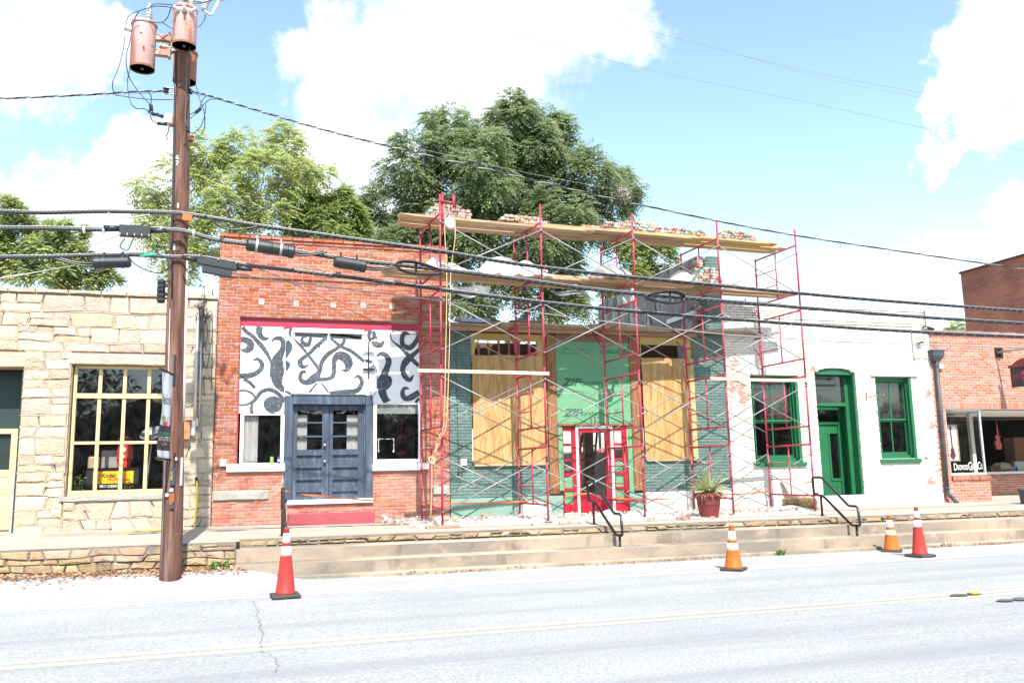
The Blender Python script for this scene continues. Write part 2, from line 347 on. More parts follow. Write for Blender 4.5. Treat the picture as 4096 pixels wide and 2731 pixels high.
M['step_riser'] = mat('grimy_step_riser', (.34, .262, .195), .92, .12, 1.5, 6, .5, 50, grain=(45, .14), stains=[((.165, .145, .12), .5, .40, .60, (.6, 1, 1.2), .85), ((.10, .085, .07), 2.5, .52, .7, (1, 1, .6), .6), ((.42, .335, .245), 2.2, .56, .74, (1, 1, 1), .7), ((.06, .05, .042), 1.3, .70, .715, (2.6, 1, .5), .8)])
M['concrete'] = mat('sidewalk_concrete', (.375, .31, .255), .9, .1, 1.4, 6, .4, 60, grain=(60, .14), stains=[((.26, .235, .205), .8, .52, .75, (.35, 2, 1), .7)])
M['step'] = mat('step_concrete', (.385, .295, .215), .9, .1, 1.5, 6, .5, 50, grain=(45, .12), stains=[((.175, .155, .125), .55, .43, .60, (.75, 1, 1.1), .88), ((.17, .15, .12), 3.2, .55, .75, (1, 1, .8), .5), ((.44, .34, .235), 2.2, .65, .7, (1, 1, 1), .8)])
M['ground'] = mat('dry_ground', (.16, .14, .09), 1, .3, .6, 6)
M['stone'] = mat('buff_fieldstone', (.43, .345, .26), .9, .16, 5, 6, 1.5, 20, isl=.18, hue=.014, grain=(30, .16), stains=[((.43, .28, .145), 2.4, .55, .78, (1, 1, 1), .6), ((.20, .17, .135), 3.5, .62, .78, (1, 1, 1.2), .5)])
M['mortar_tan'] = mat('tan_mortar', (.32, .25, .175), .95, .15, 9, 6, .5, 60, stains=[((.15, .12, .10), 3, .56, .74, (1, 1, 1), .7)])
M['granite'] = mat('granite_sill', (.31, .295, .265), .9, .12, 8, 6, .7, 34, grain=(60, .12), stains=[((.2, .19, .17), 5, .62, .75, (1, 1, 1), .6)])
M['wallstone'] = mat('brown_retaining_stone', (.33, .235, .14), .92, .2, 4, 6, .9, 26, isl=.28, hue=.02, grain=(40, .14), stains=[((.12, .105, .085), 2.2, .50, .66, (1, 1, 1.6), .75)])
M['wallmortar'] = mat('grey_retaining_mortar', (.20, .175, .14), .95, .25, 5, 6, .8, 30, stains=[((.09, .08, .07), 2.4, .48, .66, (1, 1, 1.6), .8)])
M['brick_red'] = mat('old_red_brick', (.34, .112, .068), .9, .16, 7, 6, .8, 40, isl=.22, hue=.010, grain=(55, .12), stains=[((.42, .17, .09), 2, .6, .75, (1, 1, 1), .4), ((.075, .045, .04), 2.6, .66, .8, (1, 1, .5), .55)])
M['brick_low'] = mat('whitened_red_brick', (.37, .14, .10), .9, .14, 7, 6, .6, 40, isl=.16, hue=.012, grain=(55, .12), stains=[((.46, .25, .18), 1.6, .45, .7, (1, 1, 1), .6)])
M['brick_cap'] = mat('sooted_coping_brick', (.19, .06, .04), .92, .3, 5, 6, .8, 40, isl=.3, hue=.015, stains=[((.05, .04, .038), 2.4, .5, .68, (1, 1, 1), .8)])
M['mortar_pale'] = mat('pale_lime_mortar', (.48, .36, .27), .95, .15, 8, 6, .4, 70, stains=[((.2, .13, .1), 3, .6, .75, (1, 1, 1), .5)])
M['brick_green'] = mat('green_painted_brick', (.098, .155, .138), .75, .14, 3, 6, .7, 45, isl=.07, grain=(30, .1), stains=[((.24, .37, .32), 1.3, .52, .75, (1, 1, 1), .5), ((.42, .44, .36), 14, .75, .8, (1, 1, 1), .7)])
M['mortar_green'] = mat('green_painted_mortar', (.082, .13, .117), .8, .16, 3, 6, .6, 60, stains=[((.02, .03, .028), 1.6, .58, .66, (1, 1, 2), .8)])
M['stucco_green'] = mat('green_painted_stucco', (.165, .275, .225), .85, .14, 2, 6, .4, 40, stains=[((.32, .38, .25), 1.2, .5, .75, (1, 1, 1), .7), ((.09, .15, .13), 1.8, .70, .74, (3, 3, .6), .8), ((.62, .58, .50), 1.1, .64, .67)])
M['stucco_white'] = mat('white_stucco', (.66, .62, .55), .85, .07, 2, 6, .4, 40, stains=[((.50, .46, .40), 1.4, .58, .78, (1, 1, 1), .6)])
_pk = [(10.98+.35, 18, 3.55, .75), (11.5, 18, 3.3, .8), (11.35, 18, 4.1, .5), (17.1, 18, 3.4, .38), (17.15, 18, 2.6, .42), (17.2, 18, 1.45, .42), (16.95, 18, 1.15, .45), (13.6, 18, 4.0, .3), (14.0, 18, 3.85, .3)]
M['brick_white'] = mat('white_painted_brick', (.66, .62, .55), .8, .05, 3, 6, .5, 45, isl=.07, stains=[((.50, .43, .34), 1.2, .58, .8, (1, 1, 1), .6)], blobs=((.42, .20, .145), 5.5, .77, _pk))
M['mortar_white'] = mat('white_painted_mortar', (.40, .35, .29), .85, .08, 3, 6, .6, 60, stains=[((.33, .20, .14), 2.2, .64, .7, (1, 1, 2.2), .8)])
M['brick_shop'] = mat('orange_red_shop_brick', (.38, .142, .092), .85, .08, 8, 6, .4, 60, isl=.2, hue=.012, grain=(60, .08))
M['mortar_shop'] = mat('white_shop_mortar', (.56, .46, .385), .95, .08, 9, 5, .3, 70)
M['brick_end'] = mat('salvaged_brick', (.34, .20, .15), .95, .3, 9, 6, .8, 45, isl=.35, hue=.02, grain=(40, .2), stains=[((.62, .57, .52), 7, .50, .62, (1, 1, 1), .75), ((.05, .05, .05), 6, .66, .72, (1, 1, 1), .7)])
M['brick_end_green'] = mat('salvaged_brick_green_side', (.22, .34, .29), .9, .2, 9, 6, .6, 45, stains=[((.55, .45, .38), 7, .58, .66)])
M['parge'] = mat('grey_parge_coat', (.19, .172, .165), .95, .22, 1.6, 8, .5, 30, stains=[((.40, .38, .365), 1.5, .48, .66, (1.4, 1.6, 1), .9), ((.03, .028, .028), 2.2, .54, .64, (1, 2.4, .9), .9)])
M['white_wood'] = mat('flaking_white_paint', (.80, .79, .77), .7, .05, 4, 6, .3, 40, stains=[((.42, .38, .33), 3.5, .66, .74, (4, 4, .5), .8)])
M['mural_white'] = mat('white_mural_board', (.74, .74, .74), .75, .04, 3, 6, .25, 30, stretch=(4, 1, .4), stains=[((.50, .48, .46), 2.6, .66, .8, (6, 6, .5), .6)])
M['mural_black'] = mat('black_brush_paint', (.040, .048, .062), .7, .2, 6, 6, .3, 30, stains=[((.50, .51, .52), 11, .58, .63, (1.6, 2, 4), .6), ((.09, .10, .12), 2, .5, .7, (1, 1, 1), .7)])
M['blue_paint'] = mat('worn_navy_door_paint', (.044, .060, .088), .55, .2, 3, 6, .5, 30, stretch=(5, 5, .5), stains=[((.10, .135, .19), 2.2, .46, .68, (5, 5, .6), .75), ((.50, .46, .40), 4.5, .70, .73, (3, 3, .9), .9), ((.03, .035, .05), 3, .64, .74, (4, 4, .5), .6)])
M['red_paint'] = mat('crimson_lintel_paint', (.32, .022, .052), .5, .1, 4, 5, .2, 30)
M['red_step'] = mat('faded_red_step_paint', (.30, .06, .07), .8, .14, 3, 6, .4, 40, stains=[((.55, .34, .30), 6, .68, .74, (1, 1, 1), .7)])
M['cream'] = mat('cream_window_paint', (.56, .43, .225), .6, .06, 4, 5, .2, 40, stains=[((.42, .33, .2), 7, .70, .76, (1, 1, 1), .7)])
M['yellow_trim'] = mat('dull_yellow_trim_paint', (.42, .29, .095), .6, .08, 4, 5, .2, 40)
M['door_green_dark'] = mat('black_green_paint', (.016, .034, .032), .5, .1, 3)
M['pale_green_panel'] = mat('pale_sage_panel', (.45, .47, .27), .7, .06, 3)
M['green_trim'] = mat('emerald_trim_paint', (.013, .115, .045), .45, .1, 3, 5, .25, 40, stains=[((.04, .18, .08), 4, .62, .8, (1, 1, 1), .4)])
M['red_door'] = mat('scarlet_door_paint', (.33, .008, .020), .45, .08, 3, 5, .15, 40)
M['white_trim'] = mat('white_trim_paint', (.80, .80, .80), .5, .04, 3)
M['zip'] = mat('green_sheathing', (.105, .275, .145), .7, .05, 2, 5, .15, 50)
M['zip_ink'] = mat('dark_green_print', (.03, .085, .05), .7, .1, 5, stains=[((.12, .30, .16), 26, .55, .62, (1, 1, 1), .8)])
M['ply'] = mat('plywood_face', (.43, .26, .105), .7, .06, 2, 4, .12, 40, wood=((3.0, 3.0, .42), (.345, .19, .066), 8), stains=[((.16, .07, .025), 4.2, .775, .80, (1.5, 1.5, 1), .9)])
M['post_wood'] = mat('stained_post_wood', (.25, .115, .048), .7, .1, 3, 4, .2, 40, wood=((9, 9, .55), (.17, .07, .028), 7))
M['header_wood'] = mat('weathered_header_wood', (.20, .11, .065), .8, .12, 3, 4, .2, 40, wood=((.5, 9, 9), (.19, .095, .055), 6))
M['plank_pale'] = mat('pale_board', (.50, .42, .32), .75, .06, 3, 4, .2, 40, wood=((.4, 7, 9), (.44, .35, .25), 6))
M['stencil'] = mat('faded_stencil_paint', (.50, .27, .11), .7, .1, 9)
M['nest'] = mat('webworm_silk', (.34, .29, .23), .9, .3, 9)
M['dark_zinc'] = mat('dark_zinc_numerals', (.10, .105, .105), .5, .1, 9)
M['ink_grey'] = mat('etched_glass_lettering', (.45, .47, .47), .6, .05, 9)
M['plank'] = mat('pine_plank', (.45, .315, .185), .75, .08, 3, 4, .2, 40, isl=.12, wood=((.4, 7, 9), (.37, .24, .13), 6), stains=[((.22, .14, .09), 5, .76, .79)])
M['plank_old'] = mat('weathered_plank', (.34, .24, .16), .8, .12, 3, 4, .25, 40, isl=.15, wood=((.4, 7, 9), (.25, .17, .11), 6))
M['plank_yellow'] = mat('fresh_yellow_plank', (.46, .33, .155), .7, .05, 3, 4, .15, 40, wood=((.4, 7, 9), (.42, .27, .095), 5))
M['scaf_red'] = mat('chipped_red_scaffold_paint', (.36, .034, .06), .45, .14, 5, 5, .2, 40, isl=.10, stains=[((.70, .60, .55), 16, .70, .73, (1, 1, 1), .9), ((.26, .07, .05), 4, .63, .72, (1, 1, 1), .7)])
M['scaf_steel'] = mat('galvanised_brace', (.24, .23, .22), .45, .15, 4, 5, metal=.3, stains=[((.28, .15, .08), 3, .6, .72, (1, 1, 1), .6)])
M['pole_wood'] = mat('creosoted_pole_wood', (.135, .06, .042), .85, .42, 4, 8, 1.4, 20, stretch=(4, 4, .35), stains=[((.045, .022, .018), 3.2, .50, .66, (5, 5, .3), .9), ((.02, .011, .009), 11, .66, .70, (1, 1, .6), .95), ((.27, .17, .135), 2.0, .52, .66, (5, 5, .22), .75)])
M['tank'] = mat('rusted_pink_tank_paint', (.47, .29, .27), .65, .12, 3, 6, .3, 30, stains=[((.34, .10, .04), 1.6, .52, .66, (2.5, 2.5, .35), .75), ((.45, .42, .40), 1.1, .68, .74, (2, 2, .8), .5)])
M['tank2'] = mat('rusted_orange_grey_tank', (.30, .11, .055), .65, .12, 3, 6, .3, 30, stains=[((.36, .33, .27), 1.5, .5, .6, (3, 3, .4), .9)])
M['rust'] = mat('rust_brown', (.24, .10, .05), .8, .25, 9, 6, .4, 50)
M['tank_base'] = mat('dark_tank_underside', (.11, .105, .11), .7, .2, 5)
M['porcelain'] = mat('grey_porcelain', (.48, .50, .50), .25, .05, 3, spec=.6)
M['galv'] = mat('galvanised_steel', (.46, .46, .45), .45, .12, 6, metal=.6)
M['galv_d'] = mat('dull_bracket_steel', (.36, .335, .31), .6, .2, 6, metal=.3)
M['black_plastic'] = mat('black_splice_plastic', (.016, .017, .02), .42, .1, 6, 4, spec=.5)
M['cable'] = mat('black_cable_jacket', (.018, .019, .022), .38, .1, 6, 4, spec=.5)
M['cable_grey'] = mat('grey_strand', (.30, .30, .30), .45, .1, 6, metal=.5)
M['wire_blue'] = mat('dark_blue_grey_wire', (.05, .06, .085), .45, .1, 6)
M['green_plastic'] = mat('bright_green_sleeve', (.02, .42, .22), .45, .05, 4)
M['orange_tape'] = mat('orange_safety_tape', (.70, .12, .015), .5, .08, 6, trans=.3)
M['yellow_rope'] = mat('yellow_rope', (.55, .40, .20), .8, .15, 30, 3)
M['yellow_cord'] = mat('yellow_cord', (.85, .62, .03), .5, .05, 4)
M['cone_red'] = mat('red_orange_cone_pvc', (.42, .032, .026), .5, .12, 3, 5, .1, 30, stains=[((.20, .03, .028), 7, .62, .70, (1, 1, .5), .55)])
M['cone_orange'] = mat('orange_cone_pvc', (.52, .115, .010), .5, .12, 3, 5, .1, 30, stains=[((.26, .07, .02), 7, .62, .70, (1, 1, .5), .55)])
M['cone_white'] = mat('white_reflective_sleeve', (.82, .80, .75), .4, .05, 4)
M['rubber'] = mat('black_rubber', (.05, .048, .046), .8, .25, 9, 5, .3, 60, stains=[((.2, .17, .15), 6, .6, .75, (1, 1, 1), .5)])
M['rail'] = mat('black_painted_rail', (.016, .016, .018), .38, .15, 6, spec=.5, stains=[((.30, .16, .12), 5, .68, .74, (1, 1, 1), .7)])
M['pot'] = mat('oxblood_plastic_pot', (.15, .024, .024), .55, .12, 4, 6, .1, 30, stains=[((.36, .16, .13), 4, .62, .8, (1, 1, .4), .4)])
M['soil'] = mat('potting_soil', (.05, .035, .025), 1, .3, 20, 6, 1, 40)
M['yucca'] = leafmat('yucca_leaf', (.30, .36, .17), (.62, .60, .34), .25)
M['dry_leaf'] = leafmat('dry_leaf', (.30, .14, .075), (.52, .33, .20), .15)
M['straw'] = mat('dry_straw', (.26, .17, .085), .9, .3, 14, 6, .6, 60, isl=.3, stains=[((.13, .07, .035), 3, .5, .7, (1, 1, 1), .8)])
M['plastic_white'] = mat('milky_plastic_sheet', (.78, .76, .73), .35, .06, 3, 5, .35, 14, spec=.5, trans=.35, stains=[((.52, .40, .32), 2.4, .62, .76, (1, 1, 1), .5)])
M['plastic_grey'] = mat('grey_plastic_sheet', (.34, .35, .36), .32, .2, 4, 6, .5, 12, spec=.6, trans=.25)
M['tarp_blue'] = mat('pale_blue_tarp', (.36, .40, .60), .6, .14, 5, 5, .3, 20)
M['rubble'] = mat('pale_rubble', (.56, .42, .35), .95, .25, 8, 6, .6, 40, isl=.35, hue=.02)
M['black_metal'] = mat('black_metal', (.014, .014, .016), .5, .2, 6)
M['black_iron'] = mat('weathered_black_downspout', (.05, .055, .065), .5, .25, 4, 6, .2, 30, stains=[((.22, .20, .17), 3, .62, .76, (1, 1, 1), .6)])
M['alu'] = mat('aluminium_frame', (.58, .58, .57), .4, .06, 5, metal=.5)
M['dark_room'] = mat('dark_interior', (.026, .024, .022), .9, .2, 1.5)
M['room_wood'] = mat('interior_brown_wall', (.12, .06, .035), .85, .2, 3, 5)
M['room_plaster'] = mat('interior_flaking_plaster', (.70, .67, .61), .9, .12, 3, 6, stains=[((.28, .18, .12), 2.2, .6, .72, (3, 3, .7), .8)])
M['curtain'] = mat('old_lace_curtain', (.68, .67, .64), .9, .12, 9, 5, stretch=(9, 1, .4), trans=.3, stains=[((.16, .14, .12), 1.6, .66, .76, (1, 1, 1), .6)])
M['roof'] = mat('grey_flat_roof', (.22, .21, .2), .9, .2, 1)
M['box_beige'] = mat('beige_utility_plastic', (.58, .53, .44), .6, .06, 4)
M['box_rust'] = mat('rusty_orange_box', (.46, .17, .085), .6, .16, 5, 5, stains=[((.62, .38, .28), 3, .55, .75, (1, 1, 1), .6)])
M['sign_yellow'] = mat('yellow_sign_face', (.90, .52, .012), .35, .03, 4)
M['sign_red'] = mat('red_sign_ink', (.72, .06, .03), .4, .03, 4)
M['ink_black'] = mat('black_ink', (.02, .02, .022), .5, .05, 4)
M['ink_white'] = mat('white_ink', (.82, .82, .80), .5, .03, 4)
M['ink_green'] = mat('leaf_green_ink', (.16, .50, .14), .5, .03, 4)
M['ink_pink'] = mat('coral_pink_ink', (.80, .25, .25), .5, .03, 4)
M['banner_white'] = mat('white_vinyl_banner', (.70, .70, .74), .55, .05, 3, trans=.2)
M['banner_dark'] = mat('charcoal_vinyl_banner', (.035, .045, .055), .5, .05, 3)
M['maroon'] = mat('maroon_sign_paint', (.17, .035, .035), .6, .12, 4)
M['maroon_ink'] = mat('crimson_print', (.34, .03, .07), .6, .05, 4)
M['charcoal_sign'] = mat('charcoal_sign_face', (.033, .030, .038), .6, .08, 4)
M['cardboard'] = mat('brown_cardboard', (.27, .15, .08), .9, .12, 4)
M['sack'] = mat('burlap_sack', (.45, .35, .24), .95, .15, 12)
M['steel_blue'] = mat('blue_tin', (.16, .24, .40), .4, .12, 9)
M['can_green'] = mat('lime_can', (.20, .62, .06), .3, .04, 4, metal=.2)
M['can_blue'] = mat('blue_can', (.03, .06, .42), .3, .04, 4, metal=.2)
M['pale_board'] = mat('pale_grey_sign_board', (.60, .585, .565), .7, .05, 4)
M['faded_red_ink'] = mat('faded_red_ink', (.52, .40, .38), .7, .05, 9)
M['brass'] = mat('old_brass', (.45, .36, .20), .35, .1, 6, metal=.8)
M['far_brick'] = None
M['glass'] = glass('window_glass', .93, .02, .014)
M['glass_dusty'] = glass('dusty_window_glass', .88, .05, .06)
M['bark_pale'] = mat('pale_bark', (.33, .29, .25), .9, .2, 4, 6, .5, 30)
M['bark_dark'] = mat('grey_brown_bark', (.15, .125, .10), .95, .3, 3, 6, 1, 20)
M['tile_coping'] = mat('glazed_terracotta_coping', (.23, .115, .105), .4, .15, 4)
def far_brick():
    m = bpy.data.materials.new('distant_brick'); m.use_nodes = True; N = m.node_tree.nodes; L = m.node_tree.links; b = N['Principled BSDF']; b.inputs['Roughness'].default_value = .9
    geo = N.new('ShaderNodeNewGeometry'); sx = N.new('ShaderNodeSeparateXYZ'); L.new(geo.outputs['Position'], sx.inputs[0]); ad = N.new('ShaderNodeMath'); L.new(sx.outputs[0], ad.inputs[0]); L.new(sx.outputs[1], ad.inputs[1])
    cx = N.new('ShaderNodeCombineXYZ'); L.new(ad.outputs[0], cx.inputs[0]); L.new(sx.outputs[2], cx.inputs[1])
    br = N.new('ShaderNodeTexBrick'); L.new(cx.outputs[0], br.inputs['Vector']); br.inputs['Scale'].default_value = 1; br.inputs['Brick Width'].default_value = .24; br.inputs['Row Height'].default_value = .085; br.inputs['Mortar Size'].default_value = .009
    br.inputs['Color1'].default_value = (.38, .115, .068, 1); br.inputs['Color2'].default_value = (.29, .08, .052, 1); br.inputs['Mortar'].default_value = (.36, .21, .16, 1)
    nz = N.new('ShaderNodeTexNoise'); nz.inputs['Scale'].default_value = .9; nz.inputs['Detail'].default_value = 8; L.new(geo.outputs['Position'], nz.inputs['Vector'])
    mr = N.new('ShaderNodeMapRange'); L.new(nz.outputs[0], mr.inputs[0]); mr.inputs[1].default_value = .3; mr.inputs[2].default_value = .7; mr.inputs[3].default_value = .72; mr.inputs[4].default_value = 1.15
    sc_ = N.new('ShaderNodeVectorMath'); sc_.operation = 'SCALE'; L.new(br.outputs[0], sc_.inputs[0]); L.new(mr.outputs[0], sc_.inputs['Scale']); L.new(sc_.outputs[0], b.inputs['Base Color'])
    bp = N.new('ShaderNodeBump'); bp.inputs['Strength'].default_value = .5; bp.inputs['Distance'].default_value = .01; L.new(br.outputs[1], bp.inputs['Height']); bp.invert = True; L.new(bp.outputs[0], b.inputs['Normal']); return m
M['far_brick'] = far_brick()
# ------------------------------------------------------------------ the setting
def sheet(name, x0, x1, y0, y1, zf, mat_, nx=1, ny=1):
    mb = MB(); vs = []; fs = []
    for j in range(ny+1):
        for i in range(nx+1):
            X = lerp(x0, x1, i/nx); Y = lerp(y0, y1, j/ny); vs.append((X, Y, zf(X, Y)))
    for j in range(ny):
        for i in range(nx):
            a = j*(nx+1)+i; fs.append((a, a+1, a+nx+2, a+nx+1))
    mb.add(vs, fs); o = mb.build(name, mat_); o['kind'] = 'structure'; return o
XL, XR = -45, 75
sheet('ground', -900, 900, -700, 1200, lambda X, Y: -.45, M['ground'])
sheet('back_lot', XL, XR, 24.6, 120, lambda X, Y: .35, M['ground'])
road = sheet('road', XL, XR, -6, 14.2, lambda X, Y: zroad(X)-.004, M['asphalt'], 24, 4)
def zshould(X, Y):
    k = max(0, min(1, (1.15-X)/1.2))*max(0, min(1, (Y-12.7)/1.5)); return zroad(X)+.20*k*k*(3-2*k)
YWL = 12.32
sheet('parking_lane', XL, XR, YWL+.07, 15.2, zshould, M['shoulder'], 240, 12)
ln = sheet('edge_line', XL, XR, YWL-.05, YWL+.05, lambda X, Y: zroad(X)-.001, M['paint_white'], 24, 1)
for y_ in (8.83, 8.60):
    sheet('centre_line', XL, XR, y_-.055, y_+.055, lambda X, Y: zroad(X)-.0015, M['paint_yellow'], 24, 1)
sheet('far_pavement', XL, XR, -12, -6, lambda X, Y: .12, M['concrete'])
# cracks in the asphalt: thin dark wandering strips
M['crack'] = mat('crack_filler', (.20, .195, .19), .95, .2, 8)
def crack(name, pts, w):
    pts = catmull(pts, 8); mb = MB(); L_ = []; R_ = []
    for i, p in enumerate(pts):
        d = (pts[min(i+1, len(pts)-1)] - pts[max(i-1, 0)]).normalized(); n = Vector((-d.y, d.x, 0)); ww = w*(.4+RND.random())
        q = p + n*RND.uniform(-.02, .02); L_.append(q+n*ww); R_.append(q-n*ww)
    for i in range(len(pts)-1): mb.quad(R_[i], R_[i+1], L_[i+1], L_[i])
    o = mb.build(name, M['crack']); o['kind'] = 'structure'
def rp(x, y, dz=.012):
    p = PZ(x, y, 0); p.z = zroad(p.x)+dz; return p
crack('road_crack', [rp(1012, 2410), rp(1030, 2450), rp(1034, 2490), rp(1050, 2540), rp(1044, 2600), rp(1095, 2640), rp(1110, 2700)], .0035)
crack('road_crack', [rp(1030, 2440), rp(1045, 2444), rp(1060, 2452)], .003)
# tar patches where road studs were lifted, right hand side
mb = MB()
for (cx, cy, rx, ry) in ((3838, 2376, 38, 5), (3895, 2370, 30, 5), (4020, 2397, 34, 5), (4080, 2391, 36, 6)):
    ring = [rp(cx+rx*cos(a)*(1+.12*sin(3*a)), cy+ry*sin(a), .011) for a in [2*pi*i/18 for i in range(18)]]
    mb.add(ring, [tuple(range(17, -1, -1))])
M['tar'] = mat('old_tar', (.085, .085, .085), .9, .2, 8)
o = mb.build('tar_patch', M['tar']); o['kind'] = 'structure'
rs = MB(); a = rp(3892, 2371); rs.box(a.x-.05, a.x+.05, a.y-.05, a.y+.05, a.z, a.z+.018, c=.006)
tag(rs.build('road_stud', M['sign_yellow']), 'small amber reflective stud on the double yellow line', 'road stud')

# steps: lip, two concrete steps, stone riser, pavement
XS = P(940, 2310, 14.1).x                       # left end of the steps
def stepblock(name, x0, x1, y0, y1, dzt, dzb, mat_, parent=None, seg=10, jit=.006):
    mb = MB(); n = int((x1-x0)*2.2)+2; rows = []
    rr = random.Random(int(y0*100))
    for i in range(n+1):
        X = lerp(x0, x1, i/n); b = zroad(X); t = b+dzt+rr.uniform(-jit, jit)*.7; j = rr.uniform(-jit, jit)
        rows.append([(X, y0+j, b+dzb), (X, y0+j, t-.016), (X, y0+j+.016, t), (X, y1, t), (X, y1, b+dzb)])
    vs = [p for r in rows for p in r]; fs = []
    for i in range(n):
        for k in range(4): fs.append((i*5+k, (i+1)*5+k, (i+1)*5+k+1, i*5+k+1))
    fs += [(0, 1, 2, 3, 4), tuple(n*5+k for k in (4, 3, 2, 1, 0))]
    mb.add(vs, fs)
    for q in range(len(fs)-2): mb.m[q] = 1 if q % 4 == 0 else 0
    return mb.build(name, [mat_, M['step_riser']] if dzt > .1 else mat_, parent)
stp = bpy.data.objects.new('steps', None); COL.objects.link(stp); stp['kind'] = 'structure'; ROOTLOC[stp.name] = Vector((0, 0, 0))
stepblock('kerb_lip', XS-.1, XR, 13.98, 14.16, .062, -.2, M['step'], stp)
stepblock('step', XS, XR, 14.12, 14.47, .262, -.2, M['step'], stp)
stepblock('step', XS-.02, XR, 14.44, 14.82, .462, -.2, M['step'], stp)
# stone facing: courses of broken stones set in dark mortar
def stone_piece(mb, poly, Y, bulge, rr, depth=.12, inset=.14):
    n = len(poly); cx = sum(p[0] for p in poly)/n; cz = sum(p[1] for p in poly)/n
    out = [(x, Y, z) for x, z in poly]; bk = [(x, Y+depth, z) for x, z in poly]
    mid = [(lerp(x, cx, inset*rr.uniform(.5, 1.2)), Y-bulge*rr.uniform(.6, 1), lerp(z, cz, inset*rr.uniform(.8, 1.6))) for x, z in poly]
    c = (cx, Y-bulge*rr.uniform(.75, 1.15), cz)
    fs = [(i, (i+1) % n, n+(i+1) % n, n+i) for i in range(n)] + [(n+i, n+(i+1) % n, 2*n) for i in range(n)]
    b0 = 2*n+1
    fs += [((i+1) % n, i, b0+i, b0+(i+1) % n) for i in range(n)]
    mb.add(out+mid+[c]+bk, fs)
def courses(x0, x1, z0, z1, hs, ws, rr, wav=.02, tilt=.03, zb=None, zt=None, split=.25, lines=None):
    """irregular coursed stones filling a rectangle; returns polygons in X,Z"""
    zs = [z0]
    while zs[-1] < z1-hs[0]*.8:
        zs.append(min(z1, zs[-1]+rr.uniform(*hs)))
    if z1-zs[-1] > 1e-3: zs[-1] = z1
    seeds = [rr.uniform(0, 99) for _ in zs]
    def zc(k, x):
        if k == 0: return zb(x) if zb else zs[0]
        if k == len(zs)-1: return zt(x) if zt else zs[-1]
        return zs[k] + wav*noise.noise((x*1.7, seeds[k], 0))*2
    polys = []
    for k in range(len(zs)-1):
        xa = x0; h = zs[k+1]-zs[k]
        edge_t = 0
        while xa < x1-1e-3:
            w = rr.uniform(*ws)*(1 if h > hs[0]*1.1 else 1.1); xb = xa+w
            if xb > x1-ws[0]*.6: xb = x1
            t2 = rr.uniform(-tilt, tilt) if xb < x1 else 0
            def quadp(xl, xr, tl, tr, za, zb_):
                ts = (0, .33, .67, 1)
                bot = [(lerp(xl-tl, xr-tr, t), za(lerp(xl-tl, xr-tr, t))) for t in ts]
                top = [(lerp(xl+tl, xr+tr, t), zb_(lerp(xl+tl, xr+tr, t))) for t in ts]
                return bot+top[::-1]
            if h > hs[0]*1.5 and rr.random() < split:
                f = rr.uniform(.38, .62); zm = lambda x, k=k, f=f: lerp(zc(k, x), zc(k+1, x), f)
                polys.append(quadp(xa, xb, edge_t, t2*.5, lambda x, k=k: zc(k, x), zm))
                xm = lerp(xa, xb, rr.uniform(.35, .65))
                if xb-xa > ws[0]*1.6:
                    polys.append(quadp(xa, xm, edge_t*.5, 0, zm, lambda x, k=k: zc(k+1, x))); polys.append(quadp(xm, xb, 0, t2, zm, lambda x, k=k: zc(k+1, x)))
                else: polys.append(quadp(xa, xb, edge_t, t2, zm, lambda x, k=k: zc(k+1, x)))
            else: polys.append(quadp(xa, xb, edge_t, t2, lambda x, k=k: zc(k, x), lambda x, k=k: zc(k+1, x)))
            edge_t = t2; xa = xb
    return polys
def shrink(poly, g):
    n = len(poly); cx = sum(p[0] for p in poly)/n; cz = sum(p[1] for p in poly)/n
    x0 = min(p[0] for p in poly); x1 = max(p[0] for p in poly); z0 = min(p[1] for p in poly); z1 = max(p[1] for p in poly)
    kx = max(.3, 1-2*g/max(x1-x0, .01)); kz = max(.3, 1-2*g/max(z1-z0, .01))
    return [(cx+(x-cx)*kx, cz+(z-cz)*kz) for x, z in poly]
pave = sheet('sidewalk', XL, XR, 14.95, 24.0, lambda X, Y: zsw(X, Y), M['concrete'], 30, 2)
sheet('sidewalk', XL, XS+.05, 14.42, 14.951, lambda X, Y: zsw(X, Y)+.012, M['concrete'], 12, 1)
ret = thing('retaining_wall', 'low rough brown stone wall carrying the pavement above the steps and leaf litter', 'stone wall', (XS, 14.9, .3))
rr = random.Random(5)
# right part: single low band above the steps; left part: tall wall down to the parking lane
mbm = MB()
mbm.box(XS-.05, XR, 14.86, 15.1, -.1, .5)
for X in [XS-.03+i*1.0 for i in range(int(XR-XS))]:
    mbm.add([(X, 14.845, zroad(X)+.40), (X+1, 14.845, zroad(X+1)+.40), (X+1, 14.845, zsw(X+1, 14.9)-.004), (X, 14.845, zsw(X, 14.9)-.004), (X, 15.05, zsw(X, 15)-.004), (X+1, 15.05, zsw(X+1, 15)-.004)], [(0, 1, 2, 3), (3, 2, 5, 4)])
mbm.box(XL, XS, 14.38, 14.9, -.2, .56)
for X in [XL+i*1.0 for i in range(int(XS-XL)+1)]:
    X1 = min(X+1, XS); mbm.add([(X, 14.375, .5), (X1, 14.375, .5), (X1, 14.375, zsw(X1, 14.5)+.005), (X, 14.375, zsw(X, 14.5)+.005), (X, 14.6, zsw(X, 14.6)+.005), (X1, 14.6, zsw(X1, 14.6)+.005)], [(0, 1, 2, 3), (3, 2, 5, 4)])
mbm.build('mortar', M['wallmortar'], ret, kind='stuff')
bandp = courses(XS+.03, 24, 0, 1, (.50, 1.0), (.16, .46), rr, .12, .05, split=.3)
near = []; 
for p in bandp:
    p = [(x, lerp(zroad(x)+.470, zsw(x, 14.9)-.012, z)) for x, z in p]; near.append((shrink(p, .017), 14.84))
